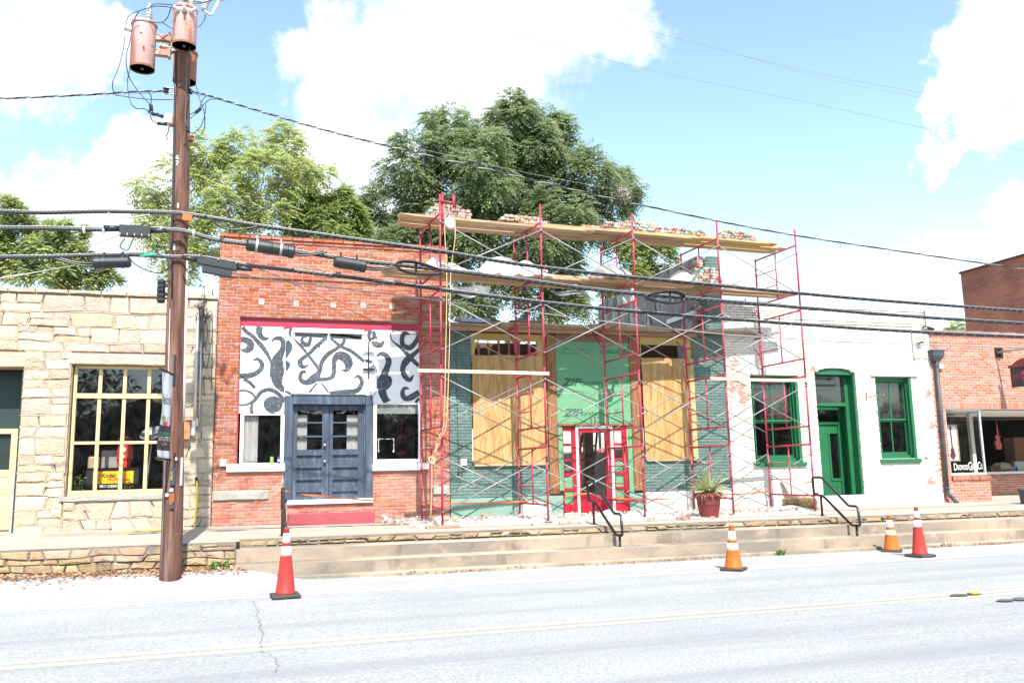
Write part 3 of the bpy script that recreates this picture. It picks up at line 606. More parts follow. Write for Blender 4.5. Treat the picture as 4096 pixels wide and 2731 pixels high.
for p in courses(-9, XS, .0, .60, (.07, .13), (.16, .5), rr, .035, .03, split=.25, zb=lambda x: zshould(x, 14.3)-.03, zt=lambda x: zsw(x, 14.4)-.01): near.append((shrink(p, .009), 14.37))
near.sort(key=lambda t: -(max(p[0] for p in t[0])-min(p[0] for p in t[0]))*(1 if -4.5 < t[0][0][0] < 17.5 else .01))
rest = MB()
for i, (p, y) in enumerate(near):
    mb = MB() if i < 290 else rest
    stone_piece(mb, p, y+RND.uniform(-.012, .012), RND.uniform(.014, .05), RND, .1)
    if i < 290: mb.build('stone', M['wallstone'], ret)
if rest.v: rest.build('stones', M['wallstone'], ret, kind='stuff')

# leaf litter, weeds and grit: nobody could count them
def litter(name, label, cat, n, place, size, mat_, flat=.35):
    mb = MB()
    for _ in range(n):
        p = Vector(place()); s_ = RND.uniform(*size); q = Matrix.Rotation(RND.uniform(0, 6.28), 3, 'Z') @ Matrix.Rotation(RND.gauss(0, flat), 3, 'X') @ Matrix.Rotation(RND.gauss(0, flat), 3, 'Y')
        mb.add([p+q @ Vector(v) for v in ((-s_, 0, 0), (0, -s_*.42, s_*.1), (s_, 0, .1*s_), (0, s_*.42, 0))], ((0, 1, 2), (0, 2, 3)))
    o = mb.build(name, mat_); o['kind'] = 'stuff'; tag(o, label, cat); return o
def pl_left():
    X = RND.uniform(-5, XS+.2); Y = 14.36-abs(RND.gauss(0, .25)); return (X, Y, zshould(X, Y)+.012+RND.random()*.02)
litter('fallen_leaves', 'brown fallen leaves banked along the foot of the retaining wall by the pole', 'leaves', 2600, pl_left, (.018, .05), M['dry_leaf'])
def pl_step():
    X = RND.choice([RND.uniform(XS, 17), RND.gauss(3.3, .6), RND.gauss(7.2, .7), RND.gauss(12.6, .5), RND.gauss(14.5, .4)]); Y = 13.97-abs(RND.gauss(0, .07)); return (X, Y, zroad(X)+.012+RND.random()*.012)
litter('kerb_litter', 'scattered dry leaf litter along the foot of the concrete steps', 'leaves', 1300, pl_step, (.012, .034), M['dry_leaf'])
M['weed'] = leafmat('weed_leaf', (.07, .14, .03), (.17, .26, .07), .3)
mb = MB()
for (X, Y, n, h) in [(-.35, 14.15, 26, .14), (XS+.55, 13.95, 10, .05), (2.6, 13.94, 14, .06), (3.8, 13.94, 16, .05), (4.4, 13.94, 12, .06), (5.6, 13.93, 10, .05), (7.2, 13.94, 20, .05), (8.05, 13.94, 14, .05), (9.6, 13.93, 20, .11), (11.4, 13.93, 16, .05), (11.95, 13.94, 12, .06), (12.4, 13.93, 12, .05), (13.3, 13.93, 14, .08), (14.4, 13.93, 16, .05)]:
    for _ in range(n):
        x = X+RND.gauss(0, .08); y = Y+RND.gauss(0, .03); z = zshould(x, y)+.004; a = RND.uniform(0, 6.28); l = h*RND.uniform(.6, 1.4); w = l*.09
        d = Vector((cos(a), sin(a), 0)); s_ = Vector((-sin(a), cos(a), 0))*w; b = Vector((x, y, z))
        mb.add([b-s_*.6, b+s_*.6, b+d*l*.35+Vector((0, 0, l*.7))+s_, b+d*l*.35+Vector((0, 0, l*.7))-s_, b+d*l*.9+Vector((0, 0, l*.8))], ((0, 1, 2, 3), (3, 2, 4)))
o = mb.build('kerb_weeds', M['weed']); o['kind'] = 'stuff'; tag(o, 'tufts of green weeds sprouting along the kerb and wall foot', 'weeds')
# ------------------------------------------------------------------ brickwork
_rb = random.Random(3)
def unit_brick(variant):
    r = random.Random(variant); j = lambda k: r.uniform(-k, k)
    fr = [(sx*(.5-.028+j(.012)), .0+abs(j(.05)), sz*(.5-.085+j(.03))) for sx, sz in ((-1, -1), (1, -1), (1, 1), (-1, 1))]
    md = [(sx*(.5+j(.006)), .16, sz*(.5+j(.02))) for sx, sz in ((-1, -1), (1, -1), (1, 1), (-1, 1))]
    bk = [(sx*.5, 1, sz*.5) for sx, sz in ((-1, -1), (1, -1), (1, 1), (-1, 1))]
    fs = [(0, 1, 2, 3)] + [(i, 4+i, 4+(i+1) % 4, (i+1) % 4) for i in range(4)] + [(4+i, 8+i, 8+(i+1) % 4, 4+(i+1) % 4) for i in range(4)] + [(11, 10, 9, 8)]
    return fr+md+bk, fs
UB = [unit_brick(i) for i in range(7)]
_UBM = {}
def ub_mesh(i, mk):
    if (i, mk) not in _UBM:
        me = bpy.data.meshes.new('brick'); me.from_pydata(UB[i][0], [], UB[i][1]); me.materials.append(M[mk]); me.update(); _UBM[(i, mk)] = me
    return _UBM[(i, mk)]
def lay(X0, X1, Z0, Z1, Y, holes, mk, bw=.213, bh=.0677, joint=.010, phase=0, depth=.05, header_every=0, vary=0, soldier=False):
    out = []
    if soldier:
        n = max(1, round((X1-X0)/bw)); w = (X1-X0)/n
        return [(X0+i*w+joint/2, X0+(i+1)*w-joint/2, Z0+joint/2, Z1-joint/2, Y, mk, depth) for i in range(n)]
    n = max(1, round((Z1-Z0)/bh)); h = (Z1-Z0)/n
    for k in range(n):
        za, zb = Z0+k*h+joint/2, Z0+(k+1)*h-joint/2; zm = (za+zb)/2
        hd = header_every and (k+phase) % header_every == 0
        free = [(X0, X1)]
        for (a, b, c, d) in holes:
            if c < zm < d:
                nf = []
                for (l, r) in free:
                    if b <= l or a >= r: nf.append((l, r)); continue
                    if a > l: nf.append((l, a))
                    if b < r: nf.append((b, r))
                free = nf
        w = bw*.5 if hd else bw
        off = (w*.5 if (k % 2) else 0)+(_rb.uniform(-vary, vary) if vary else 0)
        for (l, r) in free:
            i = math.floor((l-off)/w)
            while True:
                a = off+i*w; b = a+w; i += 1
                if a >= r-1e-4: break
                a = max(a, l); b = min(b, r)
                if b-a < .035: continue
                out.append((a+(joint/2 if a > l else 0), b-(joint/2 if b < r else 0), za, zb, Y, mk, depth))
    return out
def emit(parent, bricks, limit=300, prefer=None, relief=.006):
    key = prefer or (lambda b: (b[1]-b[0])*(b[3]-b[2]))
    order = sorted(range(len(bricks)), key=lambda i: -key(bricks[i]))
    rest = {}
    for n, i in enumerate(order):
        x0, x1, z0, z1, Y, mk, dp = bricks[i]; v = _rb.randrange(7); y = Y+_rb.uniform(0, relief); tl = _rb.uniform(-.006, .006)*(relief/.006)
        if n < limit:
            inst('brick', ub_mesh(v, mk), Vector(((x0+x1)/2, y, (z0+z1)/2)), (x1-x0, dp, z1-z0), Matrix.Rotation(tl, 3, 'Y'), parent)
        else:
            mb = rest.setdefault(mk, MB()); V, F = UB[v]
            mb.add([((x0+x1)/2+a*(x1-x0), y+b*dp, (z0+z1)/2+c*(z1-z0)) for a, b, c in V], F)
    if rest:
        al = MB(); mats = []
        for k, mb in rest.items():
            al.add(mb.v, mb.f, len(mats)); mats.append(M[k])
        al.build('brickwork', mats if len(mats) > 1 else mats[0], parent, kind='stuff')
def backing(mb, X0, X1, Z0, Z1, holes, y0, y1, m=0):
    xs = sorted(set([X0, X1]+[min(max(v, X0), X1) for h in holes for v in h[:2]])); zs = sorted(set([Z0, Z1]+[min(max(v, Z0), Z1) for h in holes for v in h[2:]]))
    solid = {}
    for i in range(len(xs)-1):
        for k in range(len(zs)-1):
            xm, zm = (xs[i]+xs[i+1])/2, (zs[k]+zs[k+1])/2
            solid[i, k] = not any(a < xm < b and c < zm < d for a, b, c, d in holes)
    for (i, k), s_ in solid.items():
        if not s_: continue
        a, b, c, d = xs[i], xs[i+1], zs[k], zs[k+1]
        mb.quad((a, y0, c), (b, y0, c), (b, y0, d), (a, y0, d), m); mb.quad((b, y1, c), (a, y1, c), (a, y1, d), (b, y1, d), m)
        if not solid.get((i-1, k)): mb.quad((a, y1, c), (a, y0, c), (a, y0, d), (a, y1, d), m)
        if not solid.get((i+1, k)): mb.quad((b, y0, c), (b, y1, c), (b, y1, d), (b, y0, d), m)
        if not solid.get((i, k-1)): mb.quad((a, y1, c), (b, y1, c), (b, y0, c), (a, y0, c), m)
        if not solid.get((i, k+1)): mb.quad((a, y0, d), (b, y0, d), (b, y1, d), (a, y1, d), m)
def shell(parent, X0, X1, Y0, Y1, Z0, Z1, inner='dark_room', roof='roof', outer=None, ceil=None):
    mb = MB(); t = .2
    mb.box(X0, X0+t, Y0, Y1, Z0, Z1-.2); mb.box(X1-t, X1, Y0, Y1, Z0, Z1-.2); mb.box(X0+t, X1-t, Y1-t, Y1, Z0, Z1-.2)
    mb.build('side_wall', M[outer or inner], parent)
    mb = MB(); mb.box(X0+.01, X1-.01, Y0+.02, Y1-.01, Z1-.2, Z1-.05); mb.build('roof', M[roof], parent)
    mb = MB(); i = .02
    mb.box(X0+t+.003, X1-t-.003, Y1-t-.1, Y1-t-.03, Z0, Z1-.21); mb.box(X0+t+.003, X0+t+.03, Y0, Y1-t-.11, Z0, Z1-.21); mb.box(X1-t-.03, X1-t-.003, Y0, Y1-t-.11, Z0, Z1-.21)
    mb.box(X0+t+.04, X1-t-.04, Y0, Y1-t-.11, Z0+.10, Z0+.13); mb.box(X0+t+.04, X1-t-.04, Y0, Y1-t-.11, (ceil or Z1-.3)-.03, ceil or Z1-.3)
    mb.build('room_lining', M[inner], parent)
def add_text(parent, name, items, mat_):
    mb = MB()
    for it in items: put_text(mb, **it)
    return mb.build(name, M[mat_] if isinstance(mat_, str) else mat_, parent)
UXF, UZF = Vector((1, 0, 0)), Vector((0, 0, 1))
def ftext(body, x0, y0, x1, y1, Y, shear=0, flip=False):      # text box in photo pixels on a plane facing the street
    X0, X1, Z0, Z1 = RC(x0, y0, x1, y1, Y); return dict(body=body, org=(X0, Y, Z0), ux=UXF, uz=UZF, w=X1-X0, h=Z1-Z0, shear=shear, flip=flip)
# ------------------------------------------------------------------ stone shop (left)
YF = 18.0
st = thing('stone_shop', 'low buff fieldstone shop with a cream many-paned window, far left', 'building', (-4, 18, .62))
SX1 = P(862, 1500, YF).x; ZT = 5.30; SX0 = -9.0
zb_ = .58
kx0, kx1, kz0, kz1 = RC(276, 1460, 690, 1976, YF)
dx1 = P(76, 1760, YF).x; dzt = P(90, 1470, YF).z
kzl = P(480, 1411, YF).z                        # top of the lintels
holes = [(kx0, kx1, kz0-.02, kz1), (SX0-1, dx1, zb_-1, dzt)]
mb = MB(); backing(mb, SX0, SX1, zb_, ZT-.05, holes, YF+.012, YF+.42); mb.build('mortar', M['mortar_tan'], st)
rr = random.Random(21); ps = []
capz = P(300, 1178, YF).z
sillz = P(450, 2002, YF).z
LB = []                                          # bead lines
def region(x0, x1, z0, z1, hs, ws, **k):
    for p in courses(x0, x1, z0, z1, hs, ws, rr, **k): ps.append(p)
region(SX0, SX1, kzl, capz-.02, (.15, .36), (.32, .85), wav=.03, tilt=.03, split=.3)
region(dx1, kx0-.03, zb_, kzl, (.16, .34), (.24, .62), wav=.025, tilt=.05, split=.4)
region(kx1+.03, SX1, zb_, kzl, (.16, .34), (.24, .62), wav=.025, tilt=.05, split=.35)
region(kx0-.03, kx1+.03, zb_, sillz, (.20, .34), (.22, .55), wav=.04, tilt=.11, split=.3)
cap = []
x = SX0
while x < SX1-.05:
    w = rr.uniform(.38, .62); b = min(SX1, x+w)
    if SX1-b < .2: b = SX1
    cap.append([(x, capz), ((x+b)/2, capz+rr.uniform(-.015, .015)), (b, capz), (b, ZT-.02), ((x+b)/2, ZT-.02+rr.uniform(-.01, .015)), (x, ZT-.02)]); x = b
bead = MB(); done = set()
M['bead'] = mat('raised_mortar_bead', (.40, .31, .23), .95, .12, 9, 5, .4, 60, stains=[((.2, .17, .14), 3, .6, .76, (1, 1, 1), .6)])
for p in ps:
    big = shrink(p, .006); mb = MB(); stone_piece(mb, big, YF-RND.uniform(0, .012), RND.uniform(.018, .05), RND, .1, .12); mb.build('stone', M['stone'], st)
    n = len(p)
    for idx in (range(4, n-1), (3, 4)) if n == 8 else ():
        pass
    e1 = [p[i] for i in range(4, 8)]; e2 = [p[3], p[4]]
    for e in (e1, e2):
        if rr.random() < .12: continue
        kx = tuple(round(v, 2) for q in (e[0], e[-1]) for v in q)
        if kx in done: continue
        done.add(kx)
        if max(q[1] for q in e) > capz-.03 or (e is e2 and abs(e[0][0]-SX1) < .02): continue
        pts = catmull([(x_, YF-.018, z_) for x_, z_ in e], 3)
        bead.tube([q+Vector((RND.uniform(-.004, .004), 0, RND.uniform(-.006, .006))) for q in pts], [RND.uniform(.011, .019) for _ in pts], 5, cap=False)
bead.build('mortar_bead', M['bead'], st, smooth=True, kind='stuff')
for p in cap:
    mb = MB(); q = shrink(p, .007); stone_piece(mb, q, YF-.05, RND.uniform(.015, .035), RND, .46, .10); mb.build('coping_stone', M['stone'], st)
def rough_block(x0, x1, z0, z1, y0, y1, name, m, parent, nb=8, jit=.014):
    mb = MB(); poly = [(lerp(x0, x1, i/nb), z0+RND.uniform(-jit, jit)*.5) for i in range(nb+1)] + [(lerp(x1, x0, i/nb), z1+RND.uniform(-jit, jit)*.3) for i in range(nb+1)]
    stone_piece(mb, poly, y0+.03, .03, RND, y1-y0-.03, .05); return mb.build(name, M[m], parent)
rough_block(kx0-.12, kx1+.10, kz1+.005, kzl-.02, YF-.05, YF+.35, 'lintel', 'stone', st)
rough_block(SX0, dx1+.25, dzt+.005, kzl-.02, YF-.04, YF+.35, 'lintel', 'stone', st)
rough_block(kx0-.10, kx1+.08, sillz+.01, kz0-.025, YF-.07, YF+.3, 'window_sill', 'granite', st, 10, .008)
# the big cream window
yw = YF+.13
wx0, wx1, wz0, wz1 = kx0+.015, kx1-.015, kz0, kz1-.01
zA = P(470, 1584, yw).z; zB = P(470, 1770, yw).z
win = MB(); win.frame(wx0, wx1, wz0, wz1, yw, yw+.10, .055, 0, .05, .085)
wf = win.build('window_frame', M['cream'], st)
mb = MB(); mb.box(wx0+.056, wx1-.056, yw-.012, yw+.09, zA-.045, zA+.05, c=.006); mb.build('transom_bar', M['cream'], wf)
mb = MB(); mb.box(wx0+.056, wx1-.056, yw+.004, yw+.085, zB-.028, zB+.028, c=.006); mb.build('transom_bar', M['cream'], wf)
cols = [lerp(wx0+.02, wx1-.02, i/4) for i in range(5)]
rows = [(wz0+.086, zB-.029), (zB+.029, zA-.046), (zA+.051, wz1-.051)]
for i in range(1, 4):
    for (a, b) in rows:
        mb = MB(); mb.box(cols[i]-.034, cols[i]+.034, yw+.010, yw+.08, a, b, c=.008); mb.build('glazing_bar', M['cream'], wf)
for k, (a, b) in enumerate(rows):
    for i in range(4):
        mb = MB(); l = cols[i]+(.056-.02 if i == 0 else .035); r_ = cols[i+1]-(.056-.02 if i == 3 else .035)
        mb.box(l, r_, yw+.045, yw+.049, a, b); mb.build('pane', M['glass'], wf)
mb = MB(); mb.box(wx0, wx1, yw-.05, yw-.003, wz0-.02, wz0+.02); mb.build('sill_board', M['cream'], wf)
# recessed doorway
mb = MB(); mb.box(SX0, dx1-.002, YF+.60, YF+.66, zb_, dzt); mb.build('doorway_boarding', M['door_green_dark'], st)
mb = MB(); mb.box(dx1-.03, dx1-.004, YF+.05, YF+.60, zb_, dzt-.03); mb.build('doorway_jamb', M['door_green_dark'], st)
yd = YF+.52
Xr = P(70, 1760, yd).x; zt = P(40, 1714, yd).z; zb0 = P(40, 2118, yd).z; Xl = Xr-.95
door = MB(); w = .11; zg1 = P(30, 1734, yd).z; zg0 = P(30, 1878, yd).z; zp = [P(20, y, yd).z for y in (1906, 1941, 1976, 2012)]
door.box(Xr-w, Xr, yd, yd+.05, zb0, zt); door.box(Xl, Xl+w, yd, yd+.05, zb0, zt)
for a, b in ((zg1, zt), (zp[0], zg0), (zp[2], zp[1]), (zb0, zp[3])): door.box(Xl+w, Xr-w, yd, yd+.05, a, b)
d_o = door.build('shop_door', M['cream'], st)
mb = MB(); mb.box(Xl+w, Xr-w, yd+.022, yd+.026, zg0, zg1); mb.build('pane', M['glass'], d_o)
for a, b in ((zp[1], zp[0]), (zp[3], zp[2])):
    mb = MB(); mb.box(Xl+w, Xr-w, yd+.012, yd+.03, a, b); mb.build('door_panel', M['pale_green_panel'], d_o)
mb = MB(); mb.box(dx1-.075, dx1-.032, YF+.03, YF+.11, zb_+.02, 1.75); mb.build('steel_angle', M['galv_d'], st)
shell(st, SX0, SX1, YF+.70, 31, zb_, ZT-.22, outer='mortar_tan', ceil=4.1)
# wires' conduits and boxes on the right hand pier
def conduit(x0, y0, x1, y1, r, name, m):
    a, b = P(x0, y0, YF-.07), P(x1, y1, YF-.07); mb = MB(); mb.tube([a, b], r, 8); return mb.build(name, M[m], st, smooth=True)
c1 = conduit(792, 1240, 779, 1690, .035, 'service_conduit', 'galv'); c2 = conduit(806, 1330, 797, 1690, .018, 'service_conduit', 'galv')
a = P(773, 1702, YF-.09); mb = MB(); mb.obox(a+Vector((0, 0, -.06)), (.10, .09, .30), None, 0, .03); mb.build('conduit_body', M['galv'], st)
a = P(788, 1690, YF-.06); mb = MB(); mb.obox(a, (.05, .05, .16), None, 0, .015); mb.build('conduit_body', M['galv'], st)
mb = MB(); mb.tube(catmull([P(792, 1240, YF-.07), P(794, 1222, YF-.1), P(800, 1212, YF-.18), P(806, 1222, YF-.24)], 5), [.035]*15+[.055], 9); mb.build('weatherhead', M['galv'], st, smooth=True)
mb = MB()
for k in range(9):
    a = P(RND.uniform(796, 812), RND.uniform(1215, 1235), YF-.2); b = P(RND.uniform(770, 842), RND.uniform(1140, 1290), YF-.15); c = P(RND.uniform(800, 850), RND.uniform(1240, 1420), YF-.06); d = P(RND.uniform(800, 850), RND.uniform(1300, 1600), YF-.05)
    mb.tube(catmull([a, b, c, d], 6), .006, 5)
mb.build('drop_wires', M['cable'], st)
mb = MB(); a = P(744, 1720, YF-.12); mb.obox(a, (.16, .16, .37), None, 0, .015); mb.box(a.x-.095, a.x+.095, YF-.22, YF-.02, a.z+.186, a.z+.205); mb.build('meter_box', M['box_rust'], st)
mb = MB(); mb.box(P(840, 1165, 18.2).x-.55, P(840, 1165, 18.2).x+.05, YF+.1, YF+1.6, ZT+.002, ZT+.17, c=.01); tag(mb.build('roof_duct', M['galv']), 'grey metal roof duct above the stone wall, beside the tall red brick building', 'roof duct')
# what the window shows
def prop(mb, name, m, label, cat, smooth=False): return tag(mb.build(name, m if isinstance(m, list) else M[m], smooth=smooth), label, cat)
ysn = YF+.55
X0, X1, Z0, Z1 = RC(372, 1884, 534, 1934, ysn)
sg = thing('film_shop_sign', 'yellow and red light box sign standing inside the cream window', 'shop sign', ((X0+X1)/2, ysn, Z0-.1))
mb = MB(); mb.box(X0-.14, X1+.10, ysn+.006, ysn+.18, Z0-.02, Z1+.07, c=.01); mb.build('case', M['black_plastic'], sg)
mb = MB(); mb.box(X0, X1, ysn-.012, ysn+.02, Z0, Z1, c=.02); mb.build('sign_face', M['sign_yellow'], sg)
mb = MB(); yy = ysn-.014
k0, k1, q0, q1 = RC(376, 1894, 404, 1924, yy)
mb.add([(k0, yy, q0), (lerp(k0, k1, .25), yy, q0), (lerp(k0, k1, .25), yy, lerp(q0, q1, .45)), (lerp(k0, k1, .7), yy, q0), (k1, yy, q0), (lerp(k0, k1, .5), yy, (q0+q1)/2), (k1, yy, q1), (lerp(k0, k1, .7), yy, q1), (lerp(k0, k1, .25), yy, lerp(q0, q1, .55)), (lerp(k0, k1, .25), yy, q1), (k0, yy, q1)], [(0, 1, 2, 8, 9, 10), (2, 3, 4, 5), (8, 5, 6, 7), (2, 5, 8)])
put_text(mb, **ftext('PROFESSIONAL', 430, 1910, 520, 1922, yy, .3)); mb.build('lettering', M['sign_red'], sg)
mb = MB(); put_text(mb, **ftext('Kodak', 409, 1892, 466, 1909, yy)); mb.build('lettering', M['ink_black'], sg)
mb = MB(); put_text(mb, **ftext('PRODUCTS', 478, 1925, 522, 1930, yy, .3)); mb.build('lettering', M['maroon_ink'], sg)
mb = MB(); yy = yw+.044; put_text(mb, **ftext('PRO CENTER', 398, 1938, 490, 1948, yy)); mb.build('window_lettering', M['ink_grey'], wf)
X0, X1, Z0, Z1 = RC(405, 1800, 482, 1884, ysn+.5); mb = MB(); mb.box(X0, X1, ysn+.5, ysn+.53, Z0-.5, Z1, c=.006); prop(mb, 'grey_display_board', 'galv_d', 'plain grey display board behind the yellow sign in the stone shop window', 'display board')
g0 = P(498, 1838, ysn+.45); ht = P(498, 1752, ysn+.45).z-g0.z
pu = thing('old_dispenser', 'small red and cream dispenser behind the yellow sign in the window', 'dispenser', g0)
mb = MB(); mb.lathe([(.13, -.6), (.13, 0), (.15, .01), (.15, .30), (.12, .32)], g0, 16); mb.build('body', M['sign_red'], pu, smooth=False)
mb = MB(); mb.lathe([(.11, .322), (.115, .34), (.115, ht-.06), (.10, ht-.05)], g0, 16); mb.build('globe', M['cream'], pu, smooth=True)
mb = MB(); mb.lathe([(.135, ht-.049), (.135, ht-.01), (.09, ht+.03), (0, ht+.035)], g0, 16); mb.build('lid', M['red_paint'], pu)
mb = MB(); mb.lathe([(.06, 0), (.06, .02), (.05, .03), (0, .03)], g0+Vector((-.02, -.148, .19)), 14, axis=(0, -1, 0)); mb.lathe([(.04, 0), (.04, .02), (0, .02)], g0+Vector((-.02, -.148, .06)), 14, axis=(0, -1, 0)); mb.build('dial', M['ink_white'], pu)
yl = YF+.75; lp = thing('studio_lamp', 'silver dish floor lamp behind the right side of the stone shop window', 'lamp', P(585, 1945, yl))
mb = MB(); mb.tube([P(585, 1960, yl), P(606, 1775, yl)], .016, 8); mb.build('lamp_stand', M['galv'], lp)
dc = P(612, 1745, yl); ax = Vector((-.25, -.55, .8)).normalized(); mb = MB(); mb.lathe([(0, -.06), (.08, -.05), (.17, .01), (.24, .09), (.235, .095), (.16, .02), (.07, -.035), (0, -.045)], dc, 24, axis=ax); mb.build('lamp_shade', M['galv'], lp, smooth=True)
mb = MB(); mb.tube(catmull([P(606, 1775, yl), P(625, 1755, yl), P(632, 1722, yl), dc+ax*.10], 5), .01, 6); mb.build('lamp_yoke', M['galv'], lp)
def leafy(name, label, cat, pts, n, r, size, matl):
    mb = MB()
    for _ in range(n):
        c = Vector(RND.choice(pts))+Vector((RND.gauss(0, r), RND.gauss(0, r*.5), RND.gauss(0, r))); q = Matrix.Rotation(RND.uniform(0, 6.28), 3, 'Z') @ Matrix.Rotation(RND.uniform(-1.2, 1.2), 3, 'X'); s_ = RND.uniform(.6, 1.2)*size
        mb.add([c+q @ Vector(v)*s_ for v in ((-1, 0, 0), (0, -.5, .1), (1, 0, 0), (0, .5, .1))], ((0, 1, 2, 3),))
    for p in pts: mb.tube([Vector(p)+Vector((0, 0, -.25)), Vector(p)], .006, 4)
    return tag(mb.build(name, matl), label, cat)
leafy('potted_greenery', 'bright green leafy pot plant in the lower left corner of the stone shop window', 'plant', [P(x, y, YF+.35) for x, y in ((285, 1880), (300, 1920), (320, 1905), (295, 1945), (330, 1930), (310, 1950))], 90, .05, .035, M['weed'])
leafy('potted_greenery', 'low green trailing plant under the yellow sign in the window', 'plant', [P(x, y, YF+.30) for x, y in ((440, 1940), (470, 1936), (500, 1938), (520, 1942), (390, 1944))], 70, .04, .03, M['weed'])
mb = MB(); X0, X1, Z0, Z1 = RC(350, 1825, 395, 1890, ysn+.3); mb.box(X0, X1, ysn+.30, ysn+.42, Z0-.3, Z1, c=.05); prop(mb, 'cloth_bundle', 'sack', 'pale bundle standing left of the grey board inside the stone shop window', 'bundle')

# ------------------------------------------------------------------ red brick building with the painted front
rd = thing('red_brick_building', 'old orange red brick building with black and white scroll mural and navy doors', 'building', (1.8, 18, .63))
RX0, RX1 = SX1+.012, 4.215
RZT = 6.62
lz0, lz1 = P(1300, 1312, YF+.08).z, P(1300, 1276, YF).z
ox0, ox1 = P(953, 1560, YF).x, P(1690, 1560, YF).x
sz = P(1020, 1887, YF).z                                  # underside of window sills
doorx0, doorx1, _, _ = RC(1137, 1590, 1492, 1998, YF)
dsz = P(1320, 2008, YF).z
bholes = [(ox0, ox1, sz, lz1), (doorx0, doorx1, dsz, sz+.1)]
mb = MB(); backing(mb, RX0, RX1, .55, RZT-.06, bholes, YF+.017, YF+.30); mb.build('mortar', M['mortar_pale'], rd)
panx0 = P(925, 1130, YF).x
zc1 = P(1300, 967, YF).z; zc2 = P(1300, 1118, YF).z
stz = [P(980, 1963, YF).z, P(980, 1998, YF).z]; stx = P(1078, 1980, YF).x; st2 = P(1730, 1960, YF).x
blocks = [(RX0-1, stx, stz[1], stz[0]), (st2, RX1+1, stz[1], stz[0])]
vents = []
for (x, y) in ((1293, 1091), (1353, 1094), (1322, 1112)):
    p = P(x, y, YF); vents.append((p.x-.05, p.x+.06, p.z-.034, p.z+.034))
B = []
B += lay(RX0, RX1, lz1+.002, zc2-.04, YF, [], 'brick_red', vary=.02)
B += lay(RX0, RX1, zc2-.04, zc2+.036, YF-.035, [], 'brick_red', vary=.02, depth=.08)
B += lay(RX0, panx0, zc2+.036, zc1-.10, YF, [], 'brick_red', vary=.02)
B += lay(panx0, RX1, zc2+.036, zc1-.10, YF+.003, vents, 'brick_red', vary=.02)
B += lay(RX0, RX1, zc1-.10, zc1-.032, YF-.025, [], 'brick_red', vary=.02, depth=.08)
B += lay(RX0-.01, RX1+.01, zc1-.032, zc1+.036, YF-.055, [], 'brick_red', vary=.02, depth=.10)
B += lay(RX0, RX1, zc1+.036, RZT-.07, YF-.03, [], 'brick_cap', vary=.03, depth=.08)
B += lay(RX0+.10, RX1-.05, RZT-.07, RZT, YF-.035, [], 'brick_cap', bw=.21, vary=.03, depth=.30)
B += lay(RX0, ox0, sz, lz1, YF, [], 'brick_red', vary=.02)
B += lay(ox1, RX1, sz, lz1, YF, [], 'brick_red', vary=.02)
B += lay(RX0, RX1, .60, sz-.002, YF, blocks+[(doorx0, doorx1, dsz, sz+.1)], 'brick_low', vary=.02)
emit(rd, B, 300, lambda b: (b[1]-b[0])*(b[3]-b[2])*(1 if b[2] > lz1 else .6), .008)
for (x0, x1) in ((RX0, stx), (st2, RX1)): rough_block(x0+.01, x1-.01, stz[1]+.006, stz[0]-.006, YF-.05, YF+.2, 'bond_stone', 'granite', rd, 6, .012)
for (a, b, c, d) in vents:
    mb = MB(); mb.box(a, b, YF+.0125, YF+.03, c, d); mb.build('putlog_hole_shade', M['ink_black'], rd)  # black box paints the shade inside each hole
M['patch'] = mat('pale_paint_patch', (.46, .33, .27), .9, .2, 8, 6, stains=[((.30, .10, .06), 14, .56, .62)])
for (x, y) in ((1046, 1206), (1185, 1214), (1333, 1219), (1453, 1221), (1568, 1225)):
    c = P(x, y, YF); mb = MB(); mb.prism([(c.x-.055, c.z-.06), (c.x+.05, c.z-.065), (c.x+.06, c.z+.01), (c.x+.045, c.z+.065), (c.x-.05, c.z+.06), (c.x-.06, c.z)], YF-.004, YF+.004); mb.build('plaster_patch', M['patch'], rd)
# crimson steel lintel and side board
yl_ = YF+.085
mb = MB(); mb.box(ox0-.02, ox1+.02, yl_, yl_+.2, lz0, lz1-.003, c=.004); mb.build('lintel', M['red_paint'], rd)
for a, b in ((1134, 1171), (1456, 1488)):
    mb = MB(); mb.box(P(a, 1310, yl_).x, P(b, 1310, yl_).x, yl_-.012, yl_+.08, lz0-.045, lz0-.002, c=.003); mb.build('lintel_block', M['red_paint'], rd)
mb = MB(); mb.box(ox0+.003, P(959, 1500, yl_).x, yl_-.02, yl_+.10, P(953, 1853, YF).z, lz0-.002); mb.build('side_board', M['red_paint'], rd)
# mural boards
ym = YF+.095
def mq(x, y): return P(x/2.94+900, y/2.94+1250, ym)
def board(x0, y0, x1, y1, name='mural_board', m='mural_white', dy=0, th=.03, ytop=None):
    a = P(x0, (y0+y1)/2, ym+dy).x; b = P(x1, (y0+y1)/2, ym+dy).x; z1 = P((x0+x1)/2, y0, ym+dy).z; z0 = P((x0+x1)/2, y1, ym+dy).z
    mb = MB()
    if ytop: z1l, z1r = P(x0, ytop[0], ym+dy).z, P(x1, ytop[1], ym+dy).z
    else: z1l = z1r = z1
    mb.prism([(a, z0), (b, z0), (b, z1r), (a, z1l)], ym+dy, ym+dy+th); return mb.build(name, M[m], rd), (a, b, z0, z1)
bl, BLr = board(960, 1305, 1140, 1652); bc, BCr = board(1169, 1345, 1459, 1575, ytop=(1345, 1360)); br_, BRr = board(1488, 1320, 1678, 1612)
